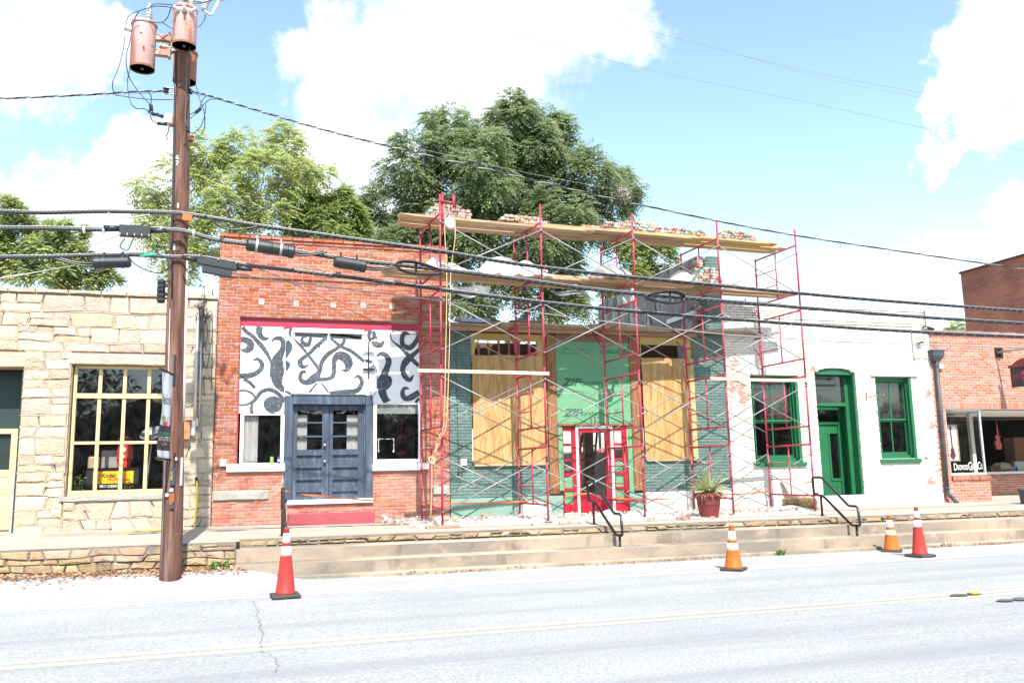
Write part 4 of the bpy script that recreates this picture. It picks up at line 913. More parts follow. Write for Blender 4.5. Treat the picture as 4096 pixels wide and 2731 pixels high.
def ribbon(mb, pts, y, clip, k=7):
    pr = [Vector((p.x, p.z, w_)) for p, w_ in pts]; c = catmull(pr, k); L_ = []; R_ = []
    for i, p in enumerate(c):
        d = c[min(i+1, len(c)-1)]-c[max(i-1, 0)]; d = Vector((d.x, d.y)).normalized() if Vector((d.x, d.y)).length > 1e-6 else Vector((1, 0)); n = Vector((-d.y, d.x)); w_ = max(.004, p.z/2)
        L_.append((p.x+n.x*w_, p.y+n.y*w_)); R_.append((p.x-n.x*w_, p.y-n.y*w_))
    cl = lambda q: (min(max(q[0], clip[0]+.003), clip[1]-.003), y+RND.uniform(-.0002, 0), min(max(q[1], clip[2]+.003), clip[3]-.003))
    for i in range(len(c)-1):
        q = [cl(v) for v in (R_[i], R_[i+1], L_[i+1], L_[i])]
        ar = abs((q[0][0]-q[2][0])*(q[1][2]-q[3][2])-(q[1][0]-q[3][0])*(q[0][2]-q[2][2]))
        if ar > 2e-6: mb.quad(*[(x_, y-i*1e-6, z_) for x_, _, z_ in q])
PXM = 1.12*(mq(800, 600).x-mq(700, 600).x)/100                  # metres per mural pixel
STROKES = {
 'L': [[(205,165,45),(240,215,45),(330,285,45),(420,380,50),(480,460,45),(525,540,30),(540,610,14)], [(130,165,60),(115,215,50),(102,255,26)], [(100,215,30),(150,205,30),(190,228,10)],
  [(410,165,70),(400,230,65),(430,290,55),(480,310,40),(515,290,10)], [(100,430,10),(120,360,50),(200,315,60),(285,345,75),(300,405,75),(250,445,60),(185,435,12)],
  [(330,565,12),(380,545,35),(430,590,45),(430,650,50),(370,710,50),(280,740,60),(180,745,50),(100,765,40)], [(220,780,35),(290,820,35),(350,880,30)], [(95,830,6),(200,885,8),(330,890,8),(430,850,8),(510,790,8),(530,720,8)],
  [(545,345,14),(590,305,40),(660,310,55),(690,370,60),(665,460,70),(620,540,110),(612,620,140),(612,700,150),(610,760,130),(625,840,90),(680,905,60),(770,955,40)],
  [(100,975,8),(160,925,20),(230,915,20),(310,945,25),(360,1000,25)], [(95,1060,15),(180,1085,22),(270,1075,25),(340,1035,40),(380,990,40),(430,930,40),(520,905,45),(600,935,45),(660,990,45),(698,1060,50)], [(315,1180,40),(310,1120,30),(330,1040,26)]],
 'C': [[(800,300,12),(870,370,30),(940,450,30),(970,490,30),(1050,590,35),(1100,660,35)], [(1190,290,40),(1130,350,40),(1060,410,45),(980,490,40),(910,540,45),(882,590,60),(920,640,45),(985,610,10)], [(1060,372,6),(1100,395,34),(1118,420,6)],
  [(1010,280,30),(985,370,50),(930,370,55),(905,330,40),(920,288,25),(960,295,10)], [(1230,290,25),(1300,350,35),(1370,400,35),(1480,450,40),(1570,520,40),(1640,575,35)],
  [(1400,290,40),(1390,360,35),(1300,430,40),(1210,490,50),(1140,580,45),(1110,690,50),(1050,770,90),(960,820,60),(890,790,45),(890,720,40),(930,690,30),(955,715,10)],
  [(1090,780,50),(1200,780,40),(1270,740,50),(1280,640,50),(1290,550,60),(1340,505,90),(1420,535,110),(1455,610,90),(1420,680,40),(1375,665,10)], [(1080,830,20),(1030,890,22),(990,940,25)], [(1130,820,15),(1180,890,20),(1220,940,20)],
  [(1230,945,30),(1350,935,50),(1470,930,55),(1560,910,55),(1605,840,50),(1600,780,45),(1560,745,30),(1515,775,10)]],
 'R': [[(1735,215,60),(1740,290,90),(1770,370,70),(1830,380,60),(1875,325,12)], [(1990,215,8),(1945,260,12),(1970,330,15),(2050,400,30),(2130,480,45),(2200,550,50),(2280,630,40)],
  [(2285,230,30),(2250,330,50),(2180,410,60),(2100,390,60),(2080,310,50),(2110,245,50),(2170,255,14)], [(2285,430,40),(2220,490,50),(2140,560,80),(2090,650,60),(2110,740,60),(2170,790,50),(2220,730,12)],
  [(1780,515,14),(1830,485,45),(1890,500,55),(1925,570,65),(1900,660,70),(1870,740,90),(1855,830,130),(1850,930,90),(1880,1010,80),(1915,1058,80)], [(1890,770,30),(1935,765,36),(1935,830,50),(1890,890,50)],
  [(2160,895,20),(2110,890,35),(2085,950,50),(2120,1010,55),(2200,990,70),(2285,930,60)], [(2240,1060,30),(2280,1005,30)], [(1740,620,8),(1780,660,8),(1792,780,6),(1785,900,6),(1742,980,6)]]}
for key, bo, rc in (('L', bl, BLr), ('C', bc, BCr), ('R', br_, BRr)):
    mb = MB()
    for n_, s_ in enumerate(STROKES[key]):
        ribbon(mb, [(mq(x, y), w_*PXM) for x, y, w_ in s_], ym-.0022-.0011*(n_ % 7), rc)
    if key == 'L':
        c = mq(565, 1080); mb.add([(c.x+.19*cos(a)*(1+.02*sin(5*a)), ym-.0035, c.z+.175*sin(a)) for a in [2*pi*i/32 for i in range(32)]], [tuple(range(32))])
    mb.build('painted_scrollwork', M['mural_black'], bo)
# posts between the boards, painted where the scrolls cross them
def vpost(x0, x1, y0, y1, m, name='post', y=ym-.02, d=.12):
    a, b, z0, z1 = RC(x0, y0, x1, y1, y); mb = MB(); mb.box(a, b, y, y+d, z0, z1, c=.004); return mb.build(name, M[m], rd), (a, b, z0, z1)
p1, r1 = vpost(1140.5, 1168.5, 1313, 1583, 'mural_white'); p2, r2 = vpost(1459.5, 1487.5, 1320, 1580, 'mural_white')
mb = MB()
for s_ in ([(715,330,60),(750,400,80),(725,480,60),(712,540,20)], [(712,565,20),(740,610,50),(725,680,20)], [(785,180,30),(760,240,30),(785,300,8)], [(705,920,30),(785,962,30)]): ribbon(mb, [(P(x/2.94+900, y/2.94+1250, ym-.02), w_*PXM) for x, y, w_ in s_], ym-.0225, r1)
mb.build('painted_scrollwork', M['blue_paint'], p1)
mb = MB()
for s_ in ([(1715,215,50),(1690,270,40),(1712,330,40)], [(1640,560,36),(1728,585,36)]): ribbon(mb, [(P(x/2.94+900, y/2.94+1250, ym-.02), w_*PXM) for x, y, w_ in s_], ym-.0225, r2)
mb.build('painted_scrollwork', M['blue_paint'], p2)
# transom light over the centre board
a, b, z0, z1 = RC(1169.5, 1314, 1458.5, 1356, ym+.0)
tf = MB(); tf.box(a, b, ym-.008, ym+.06, z1-.10, z1, c=.01); tf.box(a, a+.05, ym+.033, ym+.09, z0-.02, z1-.10); tf.box(b-.05, b, ym+.033, ym+.09, z0-.02, z1-.10); tf.box((a+b)/2-.02, (a+b)/2+.02, ym+.034, ym+.08, z0-.02, z1-.10)
tfo = tf.build('transom_frame', M['white_wood'], rd); mb = MB(); mb.box(a+.05, b-.05, ym+.062, ym+.066, z0-.05, z1-.10); mb.build('pane', M['glass'], tfo)
# navy door case
yb = YF+.06
vpost(1137.6, 1169, 1586, 1999, 'blue_paint', 'door_post', yb-.02, .2); vpost(1463, 1490, 1582, 1996, 'blue_paint', 'door_post', yb-.02, .2)
a, b, z0, z1 = RC(1170, 1582, 1462, 1617, yb); mb = MB(); mb.box(a, b, yb-.015, yb+.2, z0, z1, c=.006); mb.box(a, b, yb-.03, yb+.10, z1+.003, z1+.035); mb.build('door_header', M['blue_paint'], rd)
yd = YF+.20
D0, D1, dz0, dz1 = RC(1174, 1620, 1454, 1995, yd)
mb = MB(); mb.box(P(1170, 1800, yd).x, D0-.002, yd-.05, yd+.06, dz0, dz1); mb.box(D1+.002, P(1463, 1800, yd).x+.02, yd-.05, yd+.06, dz0, dz1); mb.build('door_jamb', M['blue_paint'], rd)
dm = (D0+D1)/2
for sgn, (l, r_) in ((-1, (D0, dm-.004)), (1, (dm+.004, D1))):
    gx0, gx1 = (P(1189, 1720, yd).x, P(1289, 1720, yd).x) if sgn < 0 else (P(1332, 1720, yd).x, P(1432, 1720, yd).x)
    zz = [P(1300, y, yd).z for y in (1641, 1687, 1693, 1741, 1748, 1797)]
    pz = [P(1300, y, yd).z for y in (1820, 1858, 1870, 1907, 1918, 1950, 1966, 1985)]
    mb = MB(); mb.box(l, gx0, yd, yd+.05, dz0, dz1); mb.box(gx1, r_, yd, yd+.05, dz0, dz1)
    for a_, b_ in ((zz[0], dz1), (zz[2], zz[1]), (zz[4], zz[3]), (pz[0], zz[5]), (pz[2], pz[1]), (pz[4], pz[3]), (pz[6], pz[5]), (dz0, pz[7])): mb.box(gx0, gx1, yd, yd+.05, a_, b_)
    dl = mb.build('door_leaf', M['blue_paint'], rd)
    for a_, b_ in ((zz[1], zz[0]), (zz[3], zz[2]), (zz[5], zz[4])):
        mb = MB(); mb.box(gx0, gx1, yd+.022, yd+.026, a_, b_); mb.build('pane', M['glass'], dl)
    for a_, b_ in ((pz[1], pz[0]), (pz[3], pz[2]), (pz[5], pz[4]), (pz[7], pz[6])):
        mb = MB(); mb.box(gx0, gx1, yd+.028, yd+.045, a_, b_); mb.build('door_panel', M['blue_paint'], dl)
        mb = MB(); mb.box(gx0, gx1, yd-.022, yd-.001, b_, b_+.022, c=.005); mb.build('door_moulding', M['blue_paint'], dl)
    # curtain behind the glass
    cx0, cx1 = (gx0, lerp(gx0, gx1, .40)) if sgn < 0 else (lerp(gx0, gx1, .56), gx1)
    mb = MB(); n = 22
    for i in range(n):
        xa, xb = lerp(cx0, cx1, i/n), lerp(cx0, cx1, (i+1)/n); ya = yd+.075+.014*sin(i*1.9); yb_ = yd+.075+.014*sin((i+1)*1.9); mb.quad((xa, ya, zz[5]-.02), (xb, yb_, zz[5]-.02), (xb, yb_, zz[0]-.09), (xa, ya, zz[0]-.09))
    mb.build('curtain', M['curtain'], dl)
    if sgn < 0:
        for y in (1780, 1845):
            k = P(1298, y, yd); mb = MB(); mb.lathe([(.03, 0), (.03, .006), (.012, .012), (.012, .035), (.028, .045), (.032, .06), (.02, .075), (0, .078)], k+Vector((0, 0, 0)), 14, axis=(0, -1, 0)); mb.build('door_knob', M['brass'], dl, smooth=True)
    else:
        k = P(1379, 1860, yd); mb = MB(); mb.box(k.x-.06, k.x+.06, yd-.006, yd-.001, k.z+.03, k.z+.042); mb.build('letter_slot', M['ink_black'], dl)
a, b, z0, z1 = RC(1148, 1994, 1492, 2009, YF); mb = MB(); mb.box(a, b, YF-.06, yd+.06, dz0-.09, dz0-.003, c=.008); mb.build('door_sill', M['white_wood'], rd)
# shop windows left and right of the doors
def shopwin(x0, x1, y0, y1, glassdirt, blind=None, curtain=None, mark=False):
    y = YF+.12; a, b, z0, z1 = RC(x0, y0, x1, y1, y); mb = MB(); mb.frame(a-.07, b+.07, z0-.07, z1+.02, y-.02, y+.06, .07, 0, .02, .07); f = mb.build('window_frame', M['white_wood'], rd)
    mb = MB(); mb.box(a, b, y+.02, y+.024, z0, z1); mb.build('pane', M[glassdirt], f)
    if blind: mb = MB(); zz = P(x0, blind, y).z; mb.box(a+.003, b-.003, y+.028, y+.04, zz, z1-.003); mb.build('roller_blind', M['pale_blind'], f)
    if curtain:
        mb = MB(); n = 26; bx = P(curtain, 1750, y).x
        for i in range(n):
            xa, xb = lerp(a, bx, i/n), lerp(a, bx, (i+1)/n); ya, yb2 = y+.09+.018*sin(i*1.7), y+.09+.018*sin((i+1)*1.7); mb.quad((xa, ya, z0+.01), (xb, yb2, z0+.01), (xb, yb2, z1), (xa, ya, z1))
        mb.build('curtain', M['curtain'], f)
    if mark:
        mb = MB(); q = [RC(1513, 1754, 1576, 1806, y+.019)][0]; yy = y+.018
        for (e0, e1, e2, e3) in ((q[0], q[1], q[3]-.008, q[3]), (q[0], q[0]+.012, q[2], q[3]), (q[1]-.012, q[1], q[2]+.02, q[3]-.01), (q[0]-.01, q[0]+.03, q[3]-.03, q[3]+.012), (q[0]-.008, q[0]+.02, q[2]-.01, q[2]+.05), (q[1]-.025, q[1]+.01, q[2]-.01, q[2]+.03)): mb.quad((e0, yy, e2), (e1, yy, e2), (e1, yy, e3), (e0, yy, e3))
        mb.build('tape_residue', M['stain_white'], f)
    return a, b, z0, z1
M['pale_blind'] = mat('grey_green_blind', (.20, .235, .21), .9, .2, 2, 6, stains=[((.09, .10, .09), 2, .5, .7)])
M['stain_white'] = mat('dried_tape_glue', (.6, .6, .58), .8, .2, 20, stains=[((.03, .03, .03), 30, .5, .56)])
wl = shopwin(974, 1122, 1660, 1851, 'glass', curtain=1032)
wr = shopwin(1506, 1674, 1617, 1836, 'glass', blind=1654, mark=True)
for (x0, x1, y0, y1) in ((906, 1139, 1855, 1886), (1491, 1716, 1852, 1881)):
    a, b, z0, z1 = RC(x0, y0, x1, y1, YF-.06); mb = MB(); mb.box(a, b, YF-.07, YF+.10, z0, z1, c=.012); mb.build('window_sill', M['white_wood'], rd)
shell(rd, RX0, RX1, YF+.32, 27, .55, 5.9, outer='brick_low')
for (x0, x1, y0, y1) in ((878, 906, 1835, 1865),):
    a, b, z0, z1 = RC(x0, y0, x1, y1, YF-.06); mb = MB(); mb.box(a, b, YF-.07, YF-.002, z0, z1, c=.012); mb.build('junction_box', M['box_beige'], rd)
# gooseneck lamp
mb = MB(); mb.tube(catmull([P(1475, 1514, ym-.10), P(1475, 1380, ym-.10), P(1480, 1364, ym-.16), P(1490, 1352, ym-.3), P(1500, 1355, ym-.42)], 5), .016, 8); mb.build('lamp_arm', M['black_metal'], rd, smooth=True)
mb = MB(); mb.lathe([(.025, 0), (.05, -.03), (.085, -.09), (.08, -.092), (.02, -.03), (0, -.02)], P(1501, 1356, ym-.42), 16, axis=(.15, .3, 1)); mb.build('lamp_shade', M['galv'], rd, smooth=True)
for y in (1403, 1477):
    a = P(1475, y, ym-.06); mb = MB(); mb.box(a.x-.12, a.x+.12, ym-.085, ym-.022, a.z-.02, a.z+.02); mb.build('lamp_bracket', M['white_wood' if y < 1450 else 'black_metal'], rd)
# loose things on the sill and the step
def can(x, y, m, label):
    p = P(x, y, YF+.02); t = thing('drink_can', label, 'can', p); h = .135
    mb = MB(); mb.lathe([(.026, 0), (.033, .008), (.033, h-.015), (.027, h)], p, 14); mb.build('can_body', M[m], t, smooth=True); mb = MB(); mb.lathe([(.027, h), (.025, h-.004), (0, h-.004)], p, 14); mb.build('can_lid', M['alu'], t); return t, p
can(1087, 1853, 'can_green', 'bright lime green drink can on the white sill left of the navy doors')
t, p = can(1116, 1853, 'can_blue', 'blue drink can on the white sill beside the navy door post')
mb = MB(); mb.lathe([(.0345, .05), (.0345, .085)], p, 14); mb.build('can_band', M['ink_white'], t); mb = MB(); mb.lathe([(.0348, .066), (.0348, .082)], p, 14); mb.build('can_band', M['sign_red'], t)
a, b, z0, z1 = RC(1153, 2052, 1502, 2102, 17.5)
mb = MB(); zt_ = P(1320, 2049, 17.98).z; sp = [(a, 17.5), (b, 17.5)]
mb.prism([(a, .55), (b, .55), (b-.01, zt_), (a+.01, zt_)], 17.52, 17.985); so = mb.build('doorstep', M['red_step']); tag(so, 'faded crimson concrete doorstep below the navy double doors', 'doorstep')
# ------------------------------------------------------------------ green building under repair
gb = thing('green_building', 'green painted brick shopfront under repair with boarded windows and a scarlet door', 'building', (7.6, 18, .63))
GX0, GX1 = RX1+.012, 11.05
gtop = P(1840, 1322, YF).z
pw0, pw1 = P(1887, 1600, YF).x, P(2184, 1600, YF).x            # left window
qw0, qw1 = P(2574, 1600, YF).x, P(2778, 1600, YF).x            # right window
psill = P(2030, 1858, YF).z; qsill = P(2680, 1840, YF).z
pl0, pl1 = P(2190, 1650, YF).x, P(2227, 1650, YF).x            # posts
pr0, pr1 = P(2522, 1650, YF).x, P(2566, 1650, YF).x
stz_l = P(1990, 1988, YF).z; stz_r = P(2700, 1963, YF).z
mb = MB()
gh = [(pw0, pl1, psill, 9), (pr0-.02, qw1, qsill, 9), (pl0+.06, pr1-.06, .3, 9)]
backing(mb, GX0, GX1, .55, gtop, [(pw0, pl0+.06, psill, 9), (pr1-.06, qw1, qsill, 9), (pl0+.06, pr1-.06, .3, 9)], YF+.016, YF+.28)
mb.build('mortar', M['mortar_green'], gb)
B = []
B += lay(GX0, pw0, psill, gtop-.01, YF, [], 'brick_green', vary=.03)
B += lay(GX0, pl0+.05, stz_l, psill-.003, YF, [], 'brick_green', vary=.03)
B += lay(qw1, GX1, qsill, gtop+.02, YF, [], 'brick_green', vary=.03)
B += lay(pr1-.05, GX1, stz_r, qsill-.003, YF, [], 'brick_green', vary=.03)
# the surviving pier and its broken edge
px0, px1 = P(2814, 1150, YF).x, P(2893, 1200, YF).x; ptop = P(2850, 1024, YF).z
def stub(x0, x1, z0, z1, mk, ragged):
    out = []
    n = round((z1-z0)/.0677); h = (z1-z0)/n
    for k in range(n):
        za = z0+k*h; l = x0-ragged(za)
        for b_ in lay(l, x1, za, za+h, YF, [], mk, phase=0): out.append((b_[0]+(.0 if k % 2 else 0), *b_[1:]))
    return out
def rag(z):
    t = (z-gtop)/(ptop-gtop); return (.42*max(0, .22-t)/.22 if t < .22 else 0)-(.16*max(0, (t-.72)/.28))+_rb.uniform(-.04, .05)
B += stub(px0, GX1+.02, gtop+.02, ptop, 'brick_green', rag)
emit(gb, B, 260, lambda b: (b[1]-b[0])*(b[3]-b[2])*(1 if b[3] < gtop+.1 else 1.2), .008)
mb = MB(); mb.box(px0+.09, GX1+.015, YF+.012, YF+.28, gtop+.02, ptop-.25); mb.box(px0+.2, GX1+.015, YF+.012, YF+.28, ptop-.25, ptop-.06); mb.build('pier_core', M['mortar_green'], gb)
TE = []
for k in range(9):                                          # exposed brown bricks at the broken edge
    z = gtop+.03+k*.068*1.0
    for i in range(3):
        x = px0-.42+.13*i+.05*k*.9+_rb.uniform(-.02, .02)
        if x > px0+.05: continue
        TE.append((x, x+.2, z, z+.06, YF+.02+_rb.uniform(0, .10), 'brick_red', .16))
for k in range(26):
    z = gtop+.7+k*.068
    if z > ptop-.1: break
    TE.append((px0-.10+_rb.uniform(-.05, .05), px0+.08, z, z+.06, YF+.06+_rb.uniform(0, .06), 'brick_end', .2))
emit(gb, TE, 40, None, .02)
# stucco plinths
mb = MB(); mb.box(GX0, P(2252, 1990, YF+.03).x-.012, YF-.022, YF+.005, .55, stz_l-.004, c=.008); mb.build('plinth', M['stucco_green'], gb)
mb = MB(); mb.box(P(2513, 1990, YF+.03).x+.012, P(2640, 2000, YF).x-.35, YF-.022, YF+.005, .55, stz_r-.02, c=.008); mb.build('plinth', M['stucco_green'], gb)
mb = MB(); mb.box(P(2640, 2000, YF).x-.348, GX1, YF-.020, YF+.005, .55, stz_r-.008, c=.01); mb.build('plinth', M['stucco_white'], gb)
mb = MB(); poly = [(P(x, 0+y, YF-.024).x, P(x, y, YF-.024).z) for x, y in ((2050, 2062), (2195, 2060), (2210, 2040), (2200, 2015), (2150, 2005), (2085, 2010), (2055, 2035))]; mb.prism(poly, YF-.03, YF-.022); mb.build('plaster_patch', M['stucco_white'], gb)
# sheets of plywood
def plysheet(x0, x1, y0, y1, th=.018, dy=0, m='ply'):
    a, b, z0, z1 = RC(x0, y0, x1, y1, YF-.02); mb = MB(); mb.box(a, b, YF-.03-dy, YF-.03-dy+th, z0, z1, c=.002); return mb.build('plywood_sheet', M[m], gb)
plysheet(1891, 1973.5, 1421, 1853); plysheet(1974.2, 2187, 1421, 1853, .018, .002)
plysheet(2574, 2604, 1432, 1837); plysheet(2604.7, 2764, 1433, 1836, .018, .003)
a, b, z0, z1 = RC(2764.6, 1434, 2783, 1834, YF-.02); mb = MB(); mb.box(a, b, YF-.03, YF-.008, z0, z1, c=.002); mb.build('edge_board', M['plank_yellow'], gb)
a, b, z0, z1 = RC(1897, 1853, 2195, 1862, YF-.02); mb = MB(); mb.box(a, b, YF-.06, YF+.1, z0, z1-.002, c=.004); mb.build('sill_board', M['plank'], gb)
a, b, z0, z1 = RC(2586, 1836, 2790, 1843, YF-.02); mb = MB(); mb.box(a, b, YF-.05, YF+.1, z0, z1-.002, c=.004); mb.build('sill_board', M['plank'], gb)
# yellow transom frames with open lights
for (x0, x1, y0, y1, ix0, ix1, iy) in ((1883, 2178, 1335, 1421, 1899, 2148, 1361), (2560, 2769, 1349, 1433, 2564, 2748, 1379)):
    y = YF+.03; a, b, z0, z1 = RC(x0, y0, x1, y1, y); ia, ib, iz = P(ix0, 1400, y).x, P(ix1, 1400, y).x, P((x0+x1)/2, iy, y).z
    mb = MB(); mb.box(a, ia, y, y+.1, z0-.2, z1); mb.box(ib, b, y, y+.1, z0-.2, z1); mb.box(ia, ib, y, y+.1, iz, z1); mb.box(ia, ib, y-.02, y-.002, iz-.004, iz+.03); mb.build('transom_frame', M['yellow_trim'], gb)
# turned posts, header, sheathing panels
def wpost(xt0, xt1, xb0, xb1, yt, yb_):
    mb = MB(); za, zb2 = P(xt0, yt, YF).z, P(xb0, yb_, YF).z; a = P((xt0+xb0)/2, (yt+yb_)/2, YF).x; b = P((xt1+xb1)/2, (yt+yb_)/2, YF).x
    mb.box(a, b, YF-.05, YF+.12, zb2, za, c=.018); o = mb.build('timber_post', M['post_wood'], gb)
    for f in (.12, .38, .66, .9):
        m2 = MB(); m2.lathe([(.016, 0), (.016, .006), (.008, .012), (0, .012)], (lerp(a, b, .3), YF-.05, lerp(zb2, za, f)), 10, axis=(0, -1, 0)); m2.build('bolt', M['galv'], o)
    return a, b, zb2
lp_ = wpost(2181, 2216, 2198, 2240, 1340, 1975); rp_ = wpost(2517, 2556, 2531, 2578, 1345, 1963)
hz0, hz1 = P(2360, 1368, YF).z, P(2360, 1339, YF).z
mb = MB(); mb.box(lp_[1]+.003, rp_[0]-.003, YF-.03, YF+.12, hz0, hz1, c=.008); hd = mb.build('header_beam', M['header_wood'], gb)
for f in (.25, .8):
    m2 = MB(); m2.lathe([(.03, 0), (.03, .006), (.012, .02), (0, .02)], (lerp(lp_[1], rp_[0], f), YF-.03, (hz0+hz1)/2), 12, axis=(0, -1, 0)); m2.build('bolt', M['rust'], hd)
mb = MB(); z1_ = hz1+.002; mb.box(pw0-.1, qw1+.15, YF+.02, YF+.25, z1_, z1_+.10); mb.build('wall_plate', M['header_wood'], gb)
zs1 = P(2370, 1572, YF).z; zs0 = P(2370, 1694, YF).z
yz = YF-.012
def zpanel(x0, x1, z0, z1, label=None):
    mb = MB(); mb.box(x0, x1, yz, yz+.012, z0, z1, c=.0015); o = mb.build('sheathing_panel', M['zip'], gb); return o
up = zpanel(lp_[1]+.004, rp_[0]-.004, zs1+.002, hz0-.003); lo = zpanel(lp_[1]+.004, rp_[0]-.004, zs0, zs1-.003)
zy = yz-.0015
def T(b, x0, y0, x1, y1, sh=0, fl=False): return ftext(b, x0, y0, x1, y1, zy, sh, fl)
add_text(up, 'print', [T('ZIP', 2246, 1512, 2326, 1543, .3), T('system', 2316, 1522, 2412, 1545, .3), T('30', 2457, 1519, 2468, 1531), T('YEAR SYSTEM', 2445, 1536, 2481, 1541), T('LIMITED WARRANTY', 2446, 1542.5, 2481, 1546), T('Join', 2505, 1522, 2519, 1529),
    T('ROLL THE TAPE', 2290, 1564, 2336, 1569), T('PARA APLICAR USE EL RODILLO', 2441, 1565, 2517, 1570), T('7/16" STRUCTURAL 1 PANEL', 2252, 1392, 2360, 1402, 0, True), T('WATER-RESISTIVE & AIR BARRIER PROTECTION', 2240, 1409, 2371, 1415, 0, True),
    T('system', 2399, 1391, 2488, 1418, .3, True), T('ZIP', 2486, 1393, 2516, 1424, .3, True)], 'zip_ink')
add_text(lo, 'print', [T('ZIP', 2250, 1634, 2332, 1667, .3), T('system', 2322, 1645, 2418, 1669, .3), T('YEAR SYSTEM', 2451, 1656, 2488, 1661), T('LIMITED WARRANTY', 2452, 1662, 2488, 1665.5), T('Join', 2512, 1641, 2525, 1648), T('ROLL THE TAPE', 2296, 1686, 2341, 1691), T('PARA APLICAR USE EL RODILLO', 2448, 1685, 2524, 1690)], 'zip_ink')
mb = MB()
for (x0, y0, x1, y1) in ((2452, 1515.5, 2472, 1533.5), (2459, 1635.5, 2478, 1653.5)):
    a, b, z0, z1 = RC(x0, y0, x1, y1, zy-.0004)
    t = .007
    for q in ((a, b, z0, z0+t), (a, b, z1-t, z1), (a, a+t, z0+t, z1-t), (b-t, b, z0+t, z1-t)): mb.quad((q[0], zy-.0004, q[2]), (q[1], zy-.0004, q[2]), (q[1], zy-.0004, q[3]), (q[0], zy-.0004, q[3]))
put_text(mb, **ftext('30', 2463, 1639, 2474, 1650, zy)); mb.build('print_badge', M['zip_ink'], lo)
mb = MB()
for i in range(9):
    for (y, s_) in ((1431, 0), (1466, 2), (1501, 4), (1587, 6), (1622, 8)):
        p = P(2245+i*31.5+s_, y, zy); mb.lathe([(.010, 0), (.007, .0006)], p, 10, axis=(0, -1, 0))
for y in (1374, 1562, 1566+122):
    for i in range(22): p = P(2232+i*13, y, zy); mb.quad((p.x-.02, zy, p.z-.002), (p.x+.02, zy, p.z-.002), (p.x+.02, zy, p.z+.002), (p.x-.02, zy, p.z+.002))
mb.build('nail_marks', M['zip_ink'], up)
hn = MB()
for ch, x0 in (('1', 2361), ('1', 2377), ('2', 2389)):
    x1 = x0+(5 if ch == '1' else 15); it = ftext(ch, x0, 1665, x1 if ch == '2' else x0+8, 1689, zy-.012); put_text(hn, thick=.012, **it)
hn.build('house_number', M['dark_zinc'], gb)
# door set
de0, de1 = P(2239, 1880, YF).x, P(2530, 1880, YF).x
for (x0, x1, y0, y1) in ((2235, 2252, 1702, 1962), (2513, 2531, 1702, 1975)):
    a, b, z0, z1 = RC(x0, y0, x1, y1, YF); o = zpanel(a, b, z0, z1)
    if x0 < 2300:
        mb = MB(); p = P(2246, 1790, zy); put_text(mb, 'WATER-RESISTIVE & AIR BARRIER PROTECTION', (p.x-.012, zy, P(2246, 1790, zy).z), Vector((0, 0, -1)), UXF, P(2246, 1790, zy).z-P(2246, 1930, zy).z, .028); mb.build('print', M['zip_ink'], o)
a, b, z0, z1 = RC(2232, 1694, 2534, 1702, YF); mb = MB(); mb.box(a, b, YF-.045, YF+.1, z0+.002, z1-.001); mb.build('door_head_batten', M['post_wood'], gb)
yr = YF+.03; dbz = .635
dzt_ = P(2370, 1702, yr).z-.004
def dbox(mb, x0, x1, z0, z1, y0=yr, y1=yr+.05, c=0): mb.box(x0, x1, y0, y1, z0, z1, c=c)
ds = {}
for nm, (sx0, sx1, g0, g1) in {'l': (2252, 2306, 2257, 2291), 'r': (2456, 2513, 2462, 2494)}.items():
    X0, X1 = P(sx0, 1880, yr).x, P(sx1, 1880, yr).x; gx0, gx1 = P(g0, 1880, yr).x, P(g1, 1880, yr).x
    ys = [(1724, 1773), (1783, 1834), (1843, 1890), (1902, 1950), (1961, 2014)]
    zz = [(P(2300, b_, yr).z, P(2300, a_, yr).z) for a_, b_ in ys]
    mb = MB(); dbox(mb, X0, gx0, dbz, dzt_); dbox(mb, gx1, X1, dbz, dzt_); prev = dzt_
    for (z0, z1) in zz: dbox(mb, gx0, gx1, z1, prev); prev = z0
    dbox(mb, gx0, gx1, dbz, prev); sl = mb.build('sidelight', M['red_door'], gb)
    for i, (z0, z1) in enumerate(zz):
        green = i >= (3 if nm == 'l' else 2)
        m2 = MB(); m2.box(gx0, gx1, yr+.03, yr+.034, z0, z1); m2.build('pane', M['zip' if green else 'glass'], sl)
    ds[nm] = (X0, X1)
cw0, cw1 = ds['l'][1]+.002, ds['r'][0]-.002
mb = MB(); cw = .055; zt2 = dzt_-.01; mb.box(cw0, cw0+cw, yr-.02, yr+.08, dbz, zt2); mb.box(cw1-cw, cw1, yr-.02, yr+.08, dbz, zt2); mb.box(cw0+cw, cw1-cw, yr-.02, yr+.08, zt2-.05, zt2); mb.build('door_casing', M['white_trim'], gb)
l0, l1 = cw0+cw+.004, cw1-cw-.004; g0, g1 = P(2323, 1860, yr).x, P(2424, 1860, yr).x; gz0, gz1 = P(2370, 1981, yr).z, P(2370, 1730, yr).z
mb = MB(); dbox(mb, l0, g0, dbz+.01, zt2-.055, yr+.01); dbox(mb, g1, l1, dbz+.01, zt2-.055, yr+.01); dbox(mb, g0, g1, gz1, zt2-.055, yr+.01); dbox(mb, g0, g1, dbz+.01, gz0, yr+.01)
mb.box(g0-.02, g1+.02, yr-.002, yr+.009, gz0-.02, gz0); mb.box(g0-.02, g1+.02, yr-.002, yr+.009, gz1, gz1+.02)
dl = mb.build('door_leaf', M['red_door'], gb); mb = MB(); mb.box(g0, g1, yr+.03, yr+.034, gz0, gz1); mb.build('pane', M['glass'], dl)
mb = MB(); a, b, z0, z1 = RC(2395, 1791, 2417, 1809, yr+.027); mb.box(a, b, yr+.025, yr+.029, z0, z1); ns = mb.build('notice', M['sign_red'], dl)
